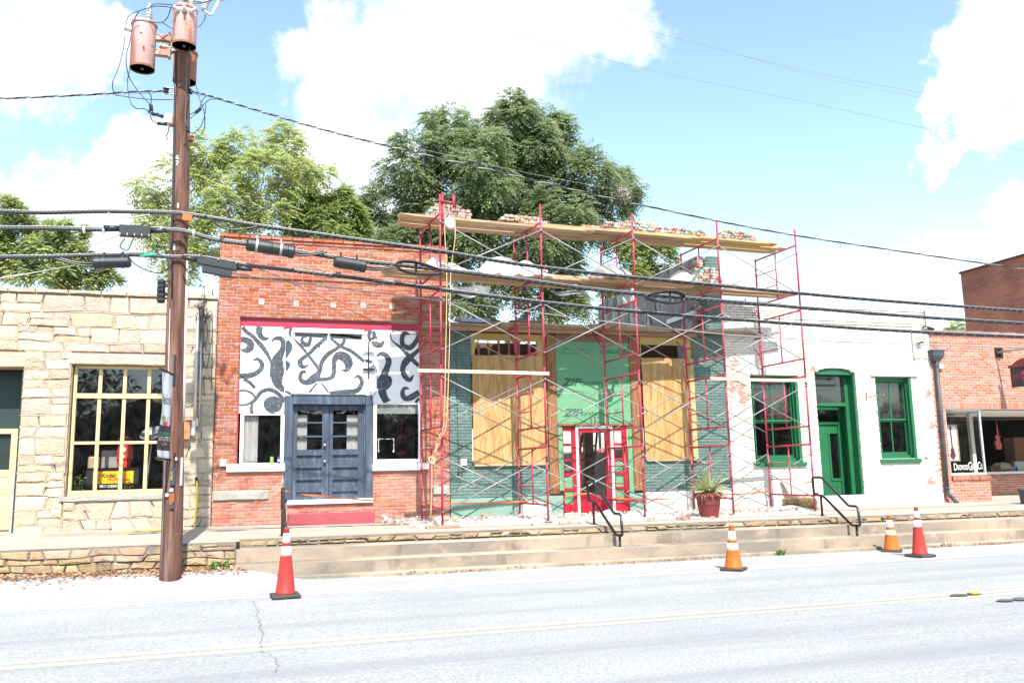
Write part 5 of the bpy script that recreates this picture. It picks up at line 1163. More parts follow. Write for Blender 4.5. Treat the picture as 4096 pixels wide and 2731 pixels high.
add_text(dl, 'notice_lettering', [dict(body=t_, org=(lerp(a, b, .1), yr+.0245, lerp(z0, z1, f)), ux=UXF, uz=UZF, w=(b-a)*.8, h=(z1-z0)*.13) for t_, f in (('RESTRICTED', .76), ('AREA', .56), ('AUTHORIZED', .3), ('PERSONNEL ONLY', .1))], 'ink_white')
mb = MB(); k = P(2435, 1905, yr); mb.lathe([(.03, 0), (.03, .008), (.012, .014), (.012, .04), (.03, .05), (.03, .07), (0, .075)], (k.x, yr+.01, k.z), 14, axis=(0, -1, 0)); mb.build('door_knob', M['brass'], dl, smooth=True)
# interior seen through the door and lights
mb = MB(); mb.box(GX0+.3, 10.4, 21.2, 21.26, .6, 4.0); mb.build('interior_wall', M['room_plaster'], gb)
for i, x in enumerate((5.0, 5.9, 7.0, 8.25, 8.42, 9.0, 9.75)):
    mb = MB(); w_ = .07 if i != 3 else .16; mb.box(x, x+w_, 20.2, 20.34, .6, 4.1); mb.build('stud', M['post_wood' if i % 2 else 'plank_old'], gb)
mb = MB(); mb.box(pw0-.2, pw1+.1, 18.9, 18.94, 2.6, 4.6); mb.build('lath_wall', M['room_wood'], gb); mb = MB(); mb.box(qw0-.1, qw1+.1, 18.9, 18.94, 2.6, 4.75); mb.build('lath_wall', M['room_wood'], gb)
for i in range(7):
    x = lerp(pw0, pw1, (i+.5)/7); mb = MB(); mb.box(x, x+.05, 18.82, 18.87, 3.3, 4.7); mb.build('stud', M['plank'], gb)
mb = MB(); mb.box(pw0, pw1+.1, 18.78, 18.82, 3.94, 4.02); mb.build('ledger', M['plank'], gb)
for i in range(4):
    x = lerp(qw0+.05, qw1-.2, i/3); mb = MB(); mb.box(x, x+.14, 18.75, 18.8, 4.02+.10*(i % 3), 4.09+.12*(i % 3)); mb.build('offcut', M['plank_yellow'], gb)
mb = MB(); mb.box(GX0+.05, 10.4, YF+.3, 24.4, .56, .63); mb.build('floor', M['room_wood'], gb)
ld = thing('stepladder', 'dark stepladder standing inside behind the scarlet door glass', 'ladder', (7.9, 19.2, .64))
LA, LB_ = Vector((7.45, 19.2, .64)), Vector((7.95, 19.35, 3.0))
for dx in (0, .45):
    mb = MB(); mb.tube([LA+Vector((dx, 0, 0)), LB_+Vector((dx*.8, 0, 0))], .03, 4); mb.build('stile', M['bark_dark'], ld)
for f in (.1, .24, .38, .52, .66, .8, .92):
    mb = MB(); a = LA.lerp(LB_, f); mb.tube([a, a+Vector((.45-.09*f, 0, 0))], .02, 4); mb.build('rung', M['bark_dark'], ld)
# rear party wall, parged
mb = MB(); X = 10.66; poly = [(18.29, .55), (24.6, .55), (24.6, 6.80), (24.0, 6.84), (22.4, 6.80), (20.8, 6.83), (18.29, 6.83)]
n = len(poly); mb.add([(X, y, z) for y, z in poly]+[(X+.3, y, z) for y, z in poly], [tuple(range(n)), tuple(range(2*n-1, n-1, -1))]+[(i, (i+1) % n, (i+1) % n+n, i+n) for i in range(n)])
mb.build('party_wall', M['parge'], gb)
mb = MB(); a, b = PX(2668, 1288, X-.02), PX(2795, 1243, X-.02); mb.add([(X-.03, a.y, a.z-.06), (X-.03, b.y, b.z-.06), (X-.03, b.y, b.z+.05), (X-.03, a.y, a.z+.05), (X-.004, a.y, a.z+.07), (X-.004, b.y, b.z+.07)], [(0, 1, 2, 3), (3, 2, 5, 4)]); mb.build('flashing', M['galv'], gb)
mb = MB(); mb.box(X-.02, X+.28, 18.0+.29, 18.6, .55, 4.9); mb.build('wall_end', M['brick_low'], gb)
for (x0, x1, y0, y1) in ((1843, 1868, 1835, 1862),):
    a, b, z0, z1 = RC(x0, y0, x1, y1, YF-.06); mb = MB(); mb.box(a, b, YF-.07, YF-.001, z0, z1, c=.01); mb.build('junction_box', M['box_beige'], gb)
mb = MB(); mb.tube([P(1824, 1340, YF-.015), P(1826, 1500, YF-.015), P(1831, 1700, YF-.015), P(1834, 1900, YF-.02)], .006, 5); mb.tube(catmull([P(1855, 1862, YF-.03), P(1850, 1885, YF-.03), P(1830, 1880, YF-.03), P(1838, 1915, YF-.03), P(1852, 1895, YF-.03)], 5), .005, 5); mb.build('wall_wire', M['cable'], gb)

# ------------------------------------------------------------------ white brick building
wb = thing('white_brick_building', 'white painted brick building with green sash windows and arched green door', 'building', (14.2, 18, .6))
HX0, HX1 = GX1+.012, 17.28; HZT = 5.67
w1 = RC(3012, 1503, 3201, 1848, YF); w2 = RC(3514, 1508, 3657, 1834, YF); dr = RC(3278, 1488, 3442, 2020, YF)
w1 = (w1[0], w1[1], w1[2], w1[3]); arch = P(3340, 1470, YF).z
wh = [w1, w2, (dr[0], dr[1], -1, dr[3]), (dr[0]+.12, dr[1]-.12, dr[3]-.01, lerp(dr[3], arch, .6)), (dr[0]+.30, dr[1]-.30, dr[3]-.01, arch)]
zp_ = P(3300, 1284, YF).z; pxa, pxb = P(2952, 1300, YF).x, P(3651, 1400, YF).x; zpb = P(3651, 1432, YF).z
mb = MB(); backing(mb, HX0, HX1, .5, HZT-.05, wh, YF+.012, YF+.30); mb.build('mortar', M['mortar_white'], wb)
lint = [RC(3000, 1465, 3191, 1501, YF), RC(3481, 1476, 3668, 1506, YF)]
ex = wh+[(l[0], l[1], l[2], l[3]) for l in lint]
B = []
plz = P(3700, 1968, YF).z
B += lay(HX0, HX1, plz, zp_-.07, YF, ex, 'brick_white', vary=.02)
B += lay(HX0, HX1, zp_-.07, zp_, YF-.03, [], 'brick_white', depth=.08)
B += lay(HX0, HX1, zp_, zp_+.068, YF-.05, [], 'brick_white', depth=.10)
B += lay(HX0, HX1, zp_+.068, HZT-.10, YF-.045, [], 'brick_white', depth=.09, vary=.02)
B += lay(HX0, HX1, HZT-.10, HZT-.03, YF-.07, [], 'brick_white', bw=.115, depth=.14)
B += [b_ for b_ in lay(HX0, HX1, HZT-.03, HZT+.03, YF-.03, [], 'brick_white', depth=.2) if _rb.random() < .55]
B += lay(pxb+.01, HX1, zpb, zp_-.071, YF-.03, [], 'brick_white', depth=.03, bw=.2)
emit(wb, B, 300, lambda b: (b[1]-b[0])*(b[3]-b[2])*(1 if b[0] < 13.2 or b[2] > 4.2 else .8), .004)
mb = MB(); mb.box(HX0, HX1, YF-.016, YF+.004, .5, plz-.004, c=.006); pli = mb.build('plinth', M['stucco_white'], wb)
mb = MB(); pa = RC(2924, 1560, 3010, 1960, YF)
for l in lint:
    mb = MB(); mb.box(l[0]+.002, l[1]-.002, YF-.055, YF+.1, l[2]+.002, l[3]-.002, c=.008); mb.build('lintel', M['stucco_white'], wb)
def sash(w, name):
    a, b, z0, z1 = w; y = YF+.12; mb = MB(); mb.frame(a+.002, b-.002, z0+.002, z1-.002, y, y+.14, .085, 0, .10, .09); f = mb.build('window_frame', M['green_trim'], wb)
    mb = MB(); mb.box(b-.115, b-.088, y-.03, y-.002, z0+.09, z1-.10); mb.box(a+.088, a+.115, y-.03, y-.002, z0+.09, z1-.10); mb.build('stop_bead', M['green_trim'], f)
    zm = lerp(z0, z1, .47)
    for k, (l, h, yy) in enumerate(((zm, z1-.102, y+.05), (z0+.092, zm, y+.085))):
        mb = MB(); e0, e1 = a+.088, b-.088; mb.frame(e0, e1, l+.002, h, yy, yy+.03, .045, 0, .04, .045 if k == 0 else .08); mb.box((e0+e1)/2-.016, (e0+e1)/2+.016, yy+.003, yy+.027, l+.05 if k == 0 else l+.085, h-.042); s_ = mb.build('sash', M['green_trim'], f)
        zlo = l+.048 if k == 0 else l+.083
        for (c0, c1) in ((e0+.046, (e0+e1)/2-.017), ((e0+e1)/2+.017, e1-.046)):
            m2 = MB(); m2.box(c0, c1, yy+.013, yy+.016, zlo, h-.042); m2.build('pane', M['glass_dusty' if k == 0 else 'glass'], s_)
    mb = MB(); mb.box(a-.06, b+.07, YF-.06, YF+.11, z0-.105, z0-.003, c=.008); mb.build('window_sill', M['green_trim'], wb)
    mb = MB(); mb.box(b-.085, b-.003, YF+.001, y-.003, z0+.002, z1-.002); mb.box(a+.003, a+.02, YF+.03, y-.003, z0+.002, z1-.002); mb.build('brick_mould', M['green_trim'], f)
sash(w1, 'a'); sash(w2, 'b')
# arched doorway
yd = YF+.62; a, b, z0, z1 = dr; dz0 = zsw(14, 18)+.02
def arcz(x): t = (x-(a+b)/2)/((b-a)/2); return dr[3]+(arch-dr[3])*max(0, 1-t*t)**.8
n = 12; xs = [lerp(a, b, i/n) for i in range(n+1)]
mb = MB(); poly = [(a+.003, dr[3]-.06), (b-.003, dr[3]-.06)]+[(min(max(x, a+.003), b-.003), arcz(x)-.004) for x in xs[::-1]]; mb.prism(poly, YF+.06, YF+.12); mb.build('arch_board', M['green_trim'], wb)
for x, s_ in zip(xs[:-1], range(n)):                        # ring of bricks over the arch
    x1 = xs[s_+1]; mb = MB(); q = [(x+.004, arcz(x)), (x1-.004, arcz(x1)), (x1-.004, arcz(x1)+.11), (x+.004, arcz(x)+.11)]; mb.prism(q, YF-.006, YF+.08); mb.build('arch_brick', M['brick_white'], wb)
mb = MB(); mb.box(b-.05, b-.003, YF+.05, yd+.1, dz0, dr[3]-.062); mb.box(a+.003, a+.03, YF+.05, yd+.1, dz0, dr[3]-.062); mb.build('door_reveal', M['green_trim'], wb)
y2 = YF+.26
mb = MB(); mb.box(b-.16, b-.052, y2, y2+.08, dz0, dr[3]-.062, c=.004); mb.box(a+.032, a+.09, y2, y2+.08, dz0, dr[3]-.062, c=.004)
T1 = [P(3370, y, y2).z for y in (1507, 1612, 1616, 1624, 1637, 1679, 1681, 1693)]
mb.box(a+.09, b-.16, y2, y2+.08, T1[0], dr[3]-.062); mb.box(a+.09, b-.16, y2-.03, y2+.08, T1[3], T1[1]); mb.build('door_frame', M['green_trim'], wb)
mb = MB(); mb.box(a+.09, b-.16, y2+.04, y2+.044, T1[1], T1[0]); mb.build('pane', M['glass_dusty'], wb)
mb = MB(); mb.frame(a+.032, b-.052, T1[7], T1[3]-.003, yd-.05, yd, .09, 0, .07, .07); tr = mb.build('transom_frame', M['green_trim'], wb); mb = MB(); mb.box(a+.12, b-.14, yd-.03, yd-.026, T1[5], T1[4]-.0); mb.build('pane', M['glass'], tr)
lx0, lx1 = a+.04, b-.19; dt = T1[7]-.004; gx0, gx1 = P(3325, 1850, yd).x, P(3377, 1850, yd).x; gz0, gz1 = P(3350, 1912, yd).z, P(3350, 1733, yd).z
mb = MB(); mb.box(lx0, gx0, yd, yd+.05, dz0, dt); mb.box(gx1, lx1, yd, yd+.05, dz0, dt); mb.box(gx0, gx1, yd, yd+.05, gz1, dt); mb.box(gx0, gx1, yd, yd+.05, dz0, gz0); dl = mb.build('door_leaf', M['green_trim'], wb)
mb = MB(); mb.frame(gx0-.05, gx1+.05, gz0-.06, gz1+.05, yd-.02, yd-.001, .05, 0, .05, .06); mb.build('door_moulding', M['green_trim'], dl); mb = MB(); mb.box(gx0, gx1, yd+.02, yd+.024, gz0, gz1); mb.build('pane', M['glass'], dl)
for i in range(8):
    x = lerp(lx0+.05, lx1-.05, i/8); x1 = lerp(lx0+.05, lx1-.05, (i+1)/8); mb = MB(); mb.box(x+.004, x1-.004, yd-.012, yd-.001, dz0+.08, gz0-.10, c=.004); mb.build('matchboard', M['green_trim'], dl)
mb = MB(); mb.box(lx1+.003, b-.052, yd-.04, yd+.05, dz0, dt, c=.006); mb.build('door_post', M['green_trim'], wb)
shell(wb, HX0, HX1, YF+.70, 28, .5, HZT-.12, outer='mortar_white')
# iron shutter dog, wall bits
mb = MB(); q0 = P(3467, 1590, YF-.02); mb.tube([P(3467, 1567, YF-.02), P(3467, 1602, YF-.02)], .012, 6); mb.tube([q0, P(3500, 1583, YF-.2), P(3541, 1578, YF-.35)], .012, 6); mb.tube([P(3533, 1572, YF-.33), P(3536, 1586, YF-.34)], .016, 6); mb.build('iron_bracket', M['rust'], wb)
a, b, z0, z1 = RC(3703, 1810, 3717, 1828, YF-.04); mb = MB(); mb.box(a, b, YF-.05, YF-.001, z0, z1, c=.006); mb.build('junction_box', M['box_beige'], wb)
mb = MB()
for (x, y) in ((3697, 1315), (3695, 1355), (3662, 1372), (3690, 1300)): p = P(x, y, YF-.08); mb.lathe([(.02, 0), (.028, .02), (.02, .04), (.03, .06), (.02, .08), (0, .085)], p, 10, axis=(0, -1, .2))
mb.build('line_insulators', M['porcelain'], wb)
mb = MB(); p = P(3700, 1245, YF-.1); mb.tube([P(3697, 1240, YF-.1), P(3700, 1275, YF-.12), P(3703, 1310, YF-.12)], .014, 6); mb.obox(P(3715, 1312, YF-.1), (.30, .12, .05), Matrix.Rotation(.2, 3, 'Y'), 0, .01); mb.obox(P(3681, 1370, YF-.1), (.16, .1, .04), Matrix.Rotation(-.3, 3, 'Y'), 0, .01); mb.build('wire_shoe', M['black_metal'], wb)
mb = MB(); mb.box(P(3652, 1400, YF-.03).x, P(3661, 1400, YF-.03).x, YF-.075, YF-.03, zpb, P(3655, 1310, YF).z); mb.build('timber_strip', M['stucco_white'], wb)

# ------------------------------------------------------------------ guitar shop
gs = thing('guitar_shop', 'orange red brick shop with recessed display windows and white lettering on the glass', 'building', (20, 18, .6))
KX0, KX1 = HX1+.012, 27.0; KZT = 5.04
sol0, sol1 = P(3950, 1635, YF).z, P(3950, 1608, YF).z
sfx0 = P(3793, 1770, YF).x; cx = P(3966, 1960, YF).x            # pier edge and corner of the bulkhead
bz = P(3885, 1921, YF).z; slz = P(3885, 1901, YF).z
kh = [(sfx0, KX1+1, bz, sol0), (cx, KX1+1, -1, bz+.01)]
mb = MB(); backing(mb, KX0, KX1, .5, KZT-.04, kh, YF+.011, YF+.28); mb.build('mortar', M['mortar_shop'], gs)
B = []
B += lay(KX0, KX1-4.5, sol1, KZT-.01, YF, [], 'brick_shop', bw=.215, bh=.0705, joint=.012)
B += lay(KX0, sfx0, sol0, sol1, YF, [], 'brick_shop', bw=.215, bh=.0705, joint=.012)
B += lay(sfx0, KX1-4.5, sol0, sol1, YF, [], 'brick_shop', bw=.0705, joint=.012, soldier=True)
B += lay(KX0, sfx0, .56, sol0, YF, [], 'brick_shop', bw=.215, bh=.0705, joint=.012)
B += lay(sfx0, cx, .56, bz, YF, [], 'brick_shop', bw=.215, bh=.0705, joint=.012)
vis = lambda b: (b[1]-b[0])*(b[3]-b[2])*(1 if b[0] < 20.4 else .01)
emit(gs, B, 255, vis, .003)
mb = MB(); mb.box(KX0, KX1, YF-.06, YF+.40, KZT-.01, KZT+.03); x = KX0
cp = MB()
while x < 22: cp.lathe([(.10, 0), (.10, .03), (.082, .035), (.082, .56), (.09, .58)], (x, YF+.08, KZT+.02), 10, axis=(1, 0, 0)); x += .60
mb.build('coping_bed', M['mortar_shop'], gs); cp.build('coping_tiles', M['tile_coping'], gs, smooth=True)
# bulkhead sill and display window
B = lay(sfx0+.02, cx+.0, bz+.002, slz, YF-.05, [], 'brick_shop', bw=.0705, joint=.012, soldier=True, depth=.34)
emit(gs, B, 45, None, .003)
ya = YF+.06; zt3 = sol0-.002; zb3 = slz+.01
mx = P(3930, 1770, ya).x
mb = MB(); mb.frame(sfx0+.02, mx+.03, zb3, zt3, ya, ya+.05, .05, 0, .03, .06); fr = mb.build('display_frame', M['alu'], gs); mb = MB(); mb.box(sfx0+.07, mx-.02, ya+.02, ya+.026, zb3+.06, zt3-.03); mb.build('pane', M['glass'], fr)
yr2 = 20.15
mb = MB(); sy = ya+.051
mb.add([(mx-.02, sy, zb3), (mx+.03, sy, zb3), (mx+1.35, yr2, zb3), (mx+1.30, yr2, zb3)], [(0, 1, 2, 3)]); 
RW0, RWz = mx+1.2, P(4060, 1891, yr2).z
# recess: return bulkhead and rear display window
mb = MB(); mb.box(cx-.26, cx-.01, YF+.29, yr2+.3, .5, bz); mb.build('return_bulkhead', M['mortar_shop'], gs)
mb = MB(); mb.box(cx-.2, KX1, yr2+.01, yr2+.25, .5, RWz-.02); mb.build('recess_mortar', M['mortar_shop'], gs)
B = lay(cx-.2, 24.2, .56, RWz-.10, yr2, [], 'brick_shop', bw=.215, bh=.0705, joint=.012)+lay(cx-.2, 24.2, RWz-.10, RWz-.02, yr2-.03, [], 'brick_shop', bw=.0705, joint=.012, soldier=True)
rest = MB()
for b_ in B:
    V, F = UB[_rb.randrange(7)]; rest.add([((b_[0]+b_[1])/2+p_*(b_[1]-b_[0]), b_[4]+q_*.05, (b_[2]+b_[3])/2+r_*(b_[3]-b_[2])) for p_, q_, r_ in V], F)
rest.build('recess_brickwork', M['brick_shop'], gs, kind='stuff')
mb = MB(); mb.box(cx-.2, 24.2, yr2-.04, yr2+.05, RWz-.018, RWz+.05); mb.box(cx-.2, cx-.14, yr2, yr2+.05, RWz+.05, zt3-.12); mb.build('rear_display_frame', M['alu'], gs)
mb = MB(); mb.box(cx-.14, 24.2, yr2+.02, yr2+.026, RWz+.05, zt3-.1); mb.build('pane', M['glass'], gs)
mb = MB(); mb.box(sfx0+.02, KX1, YF+.29, yr2+.3, zt3-.05, zt3-.012); mb.build('recess_ceiling', M['white_trim'], gs)
mb = MB(); mb.box(sfx0+.02, mx+.03, ya+.052, yr2+.3, zb3-.06, zb3-.01); mb.build('display_floor', M['plank_old'], gs)
mb = MB(); mb.box(mx, mx+.04, ya+.06, yr2, zb3, zb3+.05); mb.box(mx, mx+.04, ya+.06, yr2, zt3-.10, zt3-.052); mb.build('side_glass_frame', M['alu'], gs); mb = MB(); mb.box(mx+.018, mx+.023, ya+.06, yr2, zb3+.051, zt3-.101); mb.build('pane', M['glass'], gs)
shell(gs, KX0, KX1, yr2+.31, 29, .5, KZT-.05, outer='mortar_shop', ceil=3.9)
mb = MB(); mb.box(KX0+.01, KX0+.10, YF+.29, yr2+.3, .5, KZT-.3); mb.box(KX0+.01, sfx0+.019, YF+.29, YF+.40, .5, zt3-.06); mb.build('display_side_lining', M['dark_room'], gs)
# window lettering with big first letters
yt = ya+.0185
def lw(t_, x0, y0, x1, y1): return ftext(t_, x0, y0, x1, y1, yt)
add_text(fr, 'window_lettering', [lw('D', 3816, 1852, 3830, 1880), lw('EADWOOD', 3831, 1858, 3872, 1879), lw('G', 3873, 1847, 3887, 1880), lw('UITAR', 3888, 1855, 3909, 1876), lw('C', 3911, 1846, 3922, 1877), lw('O.', 3923, 1855, 3931, 1875)], 'ink_white')
# framed guitar picture and stock
yp = YF+.45
pic = thing('guitar_picture', 'framed picture of a dark sunburst guitar in the shop display window', 'picture', P(3818, 1842, yp))
a, b, z0, z1 = RC(3790, 1697, 3834, 1844, yp); mb = MB(); mb.frame(a, b, z0, z1, yp-.01, yp+.03, .035); mb.build('frame', M['plank'], pic); mb = MB(); mb.box(a+.035, b-.035, yp+.008, yp+.028, z0+.035, z1-.035); mb.build('picture_ground', M['ink_white'], pic)
gyp = yp+.004; gc = P(3811, 1812, gyp); mb = MB(); k = (z1-z0)
body = [(0.135*cos(t)*(1 if sin(t) < 0 else .78)*(.80 if abs(sin(t)-.12) < .16 else 1)*k*.72, .16*sin(t)*k) for t in [2*pi*i/36 for i in range(36)]]
mb.prism([(gc.x+x_, gc.z+z_) for x_, z_ in body], gyp-.012, gyp+.003); mb.prism([(gc.x-.018, gc.z+.02), (gc.x+.018, gc.z+.02), (gc.x+.006, gc.z+.62*k), (gc.x-.03, gc.z+.62*k)], gyp-.016, gyp-.0125); mb.build('painted_guitar', M['maroon'], pic)
mb = MB(); mb.prism([(gc.x-.03, gc.z+.63*k), (gc.x+.02, gc.z+.63*k), (gc.x+.025, gc.z+.73*k), (gc.x-.035, gc.z+.73*k)], gyp-.012, gyp-.001); mb.lathe([(.035, 0), (0, .001)], (gc.x-.0, gyp-.0165, gc.z-.0), 14, axis=(0, -1, 0)); mb.build('painted_headstock', M['black_metal'], pic)
mb = MB(); x0 = P(3800, 1890, YF+.3).x
for i in range(4): mb.obox((x0+.12+.16*i, YF+.32+.03*i, zb3+.02+.012*i), (.36, .11, .012), Matrix.Rotation(.12, 3, 'Y') @ Matrix.Rotation(.3*i-.4, 3, 'Z'), 0, .003)
prop(mb, 'guitar_wood_blanks', 'plank', 'pale wooden guitar blanks fanned out behind the white window lettering', 'wood blanks')
mb = MB(); p = P(3886, 1700, YF+1.0); mb.box(p.x-.06, p.x+.06, YF+1.0, YF+1.1, zb3, zt3-.06); prop(mb, 'display_post', 'stucco_white', 'pale post inside the guitar shop display window', 'post')
yq = 20.6; zf = RWz+.02
mb = MB(); p = P(4085, 1800, yq); mb.box(p.x-.25, p.x+.4, yq, yq+.4, zf, P(4085, 1748, yq).z, c=.02); prop(mb, 'wood_cabinet', 'header_wood', 'tall brown wooden cabinet in the rear window at the right edge', 'cabinet')
sk = P(4010, 1852, yq-.1); mb = MB(); mb.lathe([(0, -.22), (.26, -.22), (.34, -.1), (.30, .05), (.16, .14), (0, .16)], (sk.x, yq-.05, sk.z), 14)
mb.v = [(x_, yq-.05+(y_-yq+.05)*.6, sk.z-.22+(z_-sk.z+.22)*.62+.03*sin(x_*19+y_*11)) for x_, y_, z_ in mb.v]; prop(mb, 'burlap_sack', 'sack', 'printed burlap sack lying in the rear display window', 'sack', True)
mb = MB(); p = P(3985, 1885, yq-.1); mb.box(p.x-.25, p.x+.28, yq-.15, yq+.1, zf, zf+.20, c=.006); prop(mb, 'cardboard_box', 'cardboard', 'brown cardboard box under the burlap sack in the rear display', 'box')
for (x, y, w_, h_, m, lb) in ((4057, 1870, .13, .17, 'steel_blue', 'small blue patterned tin box beside the burlap sack'), (4083, 1860, .22, .32, 'galv', 'large pale blue and silver tin box by the right edge')):
    p = P(x, y, yq-.2); mb = MB(); mb.box(p.x-w_, p.x+w_, yq-.2, yq-.05, zf, zf+h_, c=.01); prop(mb, 'tin_box', m, lb, 'tin')
mb = MB(); p = P(4006, 1882, yq-.3); mb.lathe([(.05, 0), (.05, .2), (.03, .23), (.03, .27), (0, .27)], (p.x, yq-.3, zf), 12); prop(mb, 'grey_flask', 'galv_d', 'grey metal flask standing in front of the cardboard box', 'flask', True)
p = P(3991, 1740, 21.4); mb = MB(); mb.prism([(p.x-.1, p.z-.45), (p.x+.1, p.z-.45), (p.x+.13, p.z-.3), (p.x+.07, p.z-.15), (p.x+.1, p.z-.02), (p.x-.1, p.z-.02), (p.x-.07, p.z-.15), (p.x-.13, p.z-.3)], 21.4, 21.46); mb.prism([(p.x-.025, p.z-.02), (p.x+.025, p.z-.02), (p.x+.025, p.z+.5), (p.x-.025, p.z+.5)], 21.39, 21.42); prop(mb, 'hanging_guitar', 'maroon', 'dark guitar hanging on the wall deep inside the guitar shop', 'guitar')
# downspout with hopper
dn = bpy.data.objects.new('downspout', None); COL.objects.link(dn); par(dn, gs)
yo = YF-.09
a, b, z0, z1 = RC(3718, 1400, 3767, 1437, yo); mb = MB(); cxm, czz = (a+b)/2, z1; w_ = (b-a)/2
def rect(wx, z): return [(cxm-wx, yo-.13*wx/w_, z), (cxm+wx, yo-.13*wx/w_, z), (cxm+wx, yo+.085, z), (cxm-wx, yo+.085, z)]
lv = [rect(w_, z1), rect(w_, z1-.04), rect(w_*.9, z1-.042), rect(w_*.9, lerp(z0, z1, .35)), rect(w_*.42, z0-.05), rect(w_*.35, z0-.06)]
mb.add([p for l in lv for p in l], [(i*4+j, i*4+(j+1) % 4, (i+1)*4+(j+1) % 4, (i+1)*4+j) for i in range(5) for j in range(4)]+[(0, 1, 2, 3)]); mb.build('hopper', M['black_iron'], dn)
xt, xb_ = cxm, P(3790, 1960, yo).x; zl = P(3790, 1965, yo).z
mb = MB(); mb.tube([(cxm, yo, z0-.05), (lerp(cxm, xb_, .5), yo, lerp(z0, zl, .5)), (xb_, yo, zl)], .05, 10); mb.build('pipe', M['black_iron'], dn, smooth=True)
e1 = P(3812, 1992, yo-.05); e2 = P(3820, 2010, yo-.1); mb = MB(); mb.tube([(xb_, yo, zl+.03), (xb_, yo, zl-.05), e1, e2+Vector((.02, -.06, -.02))], .052, 10); mb.build('shoe', M['black_iron'], dn)
for f in (.04, .62, .97):
    mb = MB(); mb.lathe([(.056, -.03), (.056, .03)], (lerp(cxm, xb_, f), yo, lerp(z0-.05, zl, f)), 10); mb.build('pipe_collar', M['black_iron'], dn)
a, b, z0, z1 = RC(3756, 1457, 3772, 1474, YF-.05); mb = MB(); mb.box(a, b, YF-.08, YF-.001, z0, z1, c=.006); mb.build('alarm_box', M['white_trim'], gs)
# hanging sign on its arm
yb2 = YF-.09
a, b, z0, z1 = RC(3979, 1390, 4009, 1430, YF); mb = MB(); mb.box(a, b, YF-.03, YF-.001, z0, z1, c=.004); mb.box((a+b)/2-.03, (a+b)/2+.03, YF-.10, YF-.031, z0+.03, z1-.05)
hs = thing('hanging_shop_sign', 'charcoal sign with red skull and maroon scrolled top hanging from a wall arm', 'hanging sign', ((a+b)/2, YF, z0)); mb.build('wall_plate', M['black_metal'], hs)
ar0 = P(3992, 1409, YF-.08); ar1 = P(4110, 1392, YF-.95); mb = MB(); mb.tube([ar0, ar1, ar1+(ar1-ar0)*.4], .028, 10); mb.build('arm', M['galv'], hs, smooth=True)
s0 = P(4041, 1472, YF-.42); s1 = ar1+(ar1-ar0)*.25; dirs = Vector((s1.x-s0.x, s1.y-s0.y, 0)).normalized(); wS = .84; hS = s0.z-P(4053, 1550, YF-.42).z
nrm = Vector((dirs.y, -dirs.x, 0)); 
def sp_(u_, v_, d=0): return s0+dirs*u_+Vector((0, 0, v_))+nrm*d
mb = MB(); vs = [sp_(0, 0, .02), sp_(wS, 0, .02), sp_(wS, -hS, .02), sp_(0, -hS, .02), sp_(0, 0, -.02), sp_(wS, 0, -.02), sp_(wS, -hS, -.02), sp_(0, -hS, -.02)]; mb.add(vs, [(3, 2, 1, 0), (4, 5, 6, 7), (0, 1, 5, 4), (2, 3, 7, 6), (1, 2, 6, 5), (3, 0, 4, 7)]); mb.build('sign_face', M['charcoal_sign'], hs)
top = [(-.04, 0), (-.04, .06), (.06, .07), (.18, .15), (.30, .20), (.42, .21), (.54, .20), (.66, .15), (.78, .07), (.88, .06), (.88, 0)]
mb = MB(); n = len(top); mb.add([sp_(x_, z_+.002, .03) for x_, z_ in top]+[sp_(x_, z_+.002, -.03) for x_, z_ in top], [tuple(range(n-1, -1, -1)), tuple(range(n, 2*n))]+[(i, (i+1) % n, (i+1) % n+n, i+n) for i in range(n)]); mb.build('scrolled_top', M['maroon'], hs)
mb = MB(); c_ = (.42, -.42*hS)
sk_ = [(c_[0]+.135*cos(t), c_[1]+.12*sin(t)) for t in [pi*i/14-.2 for i in range(17)]]+[(c_[0]-.09, c_[1]-.11), (c_[0]-.06, c_[1]-.19), (c_[0]+.06, c_[1]-.19), (c_[0]+.09, c_[1]-.11)]
mb.add([sp_(x_, z_, .022) for x_, z_ in sk_], [tuple(range(len(sk_)-1, -1, -1))]); put_text(mb, 'DEAD', sp_(.05, c_[1]-.08, .022), dirs, UZF, .21, .10); put_text(mb, 'WOOD', sp_(.58, c_[1]-.08, .022), dirs, UZF, .21, .10); mb.build('emblem', M['maroon_ink'], hs)
mb = MB()
for ex_ in (-.055, .055): mb.add([sp_(c_[0]+ex_+.036*cos(t), c_[1]-.02+.03*sin(t), .0235) for t in [-2*pi*i/12 for i in range(12)]], [tuple(range(12))])
mb.add([sp_(c_[0], c_[1]-.06, .0235), sp_(c_[0]+.02, c_[1]-.1, .0235), sp_(c_[0]-.02, c_[1]-.1, .0235)], [(0, 1, 2)]); mb.build('emblem_eyes', M['charcoal_sign'], hs)
mb = MB(); mb.tube([P(4020, 1410, YF-.2), sp_(.02, .06)], .004, 5); mb.tube([sp_(.8, .15), ar1+(ar1-ar0)*.2], .004, 5); mb.build('hanger', M['black_metal'], hs)
mb = MB(); p = P(4108, 2012, 16.6); mb.lathe([(.20, 0), (.22, .02), (.24, .3), (.26, .31), (.26, .36), (.23, .36), (.21, .30), (0, .30)], (p.x+.12, 16.6, zsw(p.x, 16.6)), 20); prop(mb, 'grey_planter', 'black_iron', 'dark grey planter tub on the pavement at the right edge', 'planter')

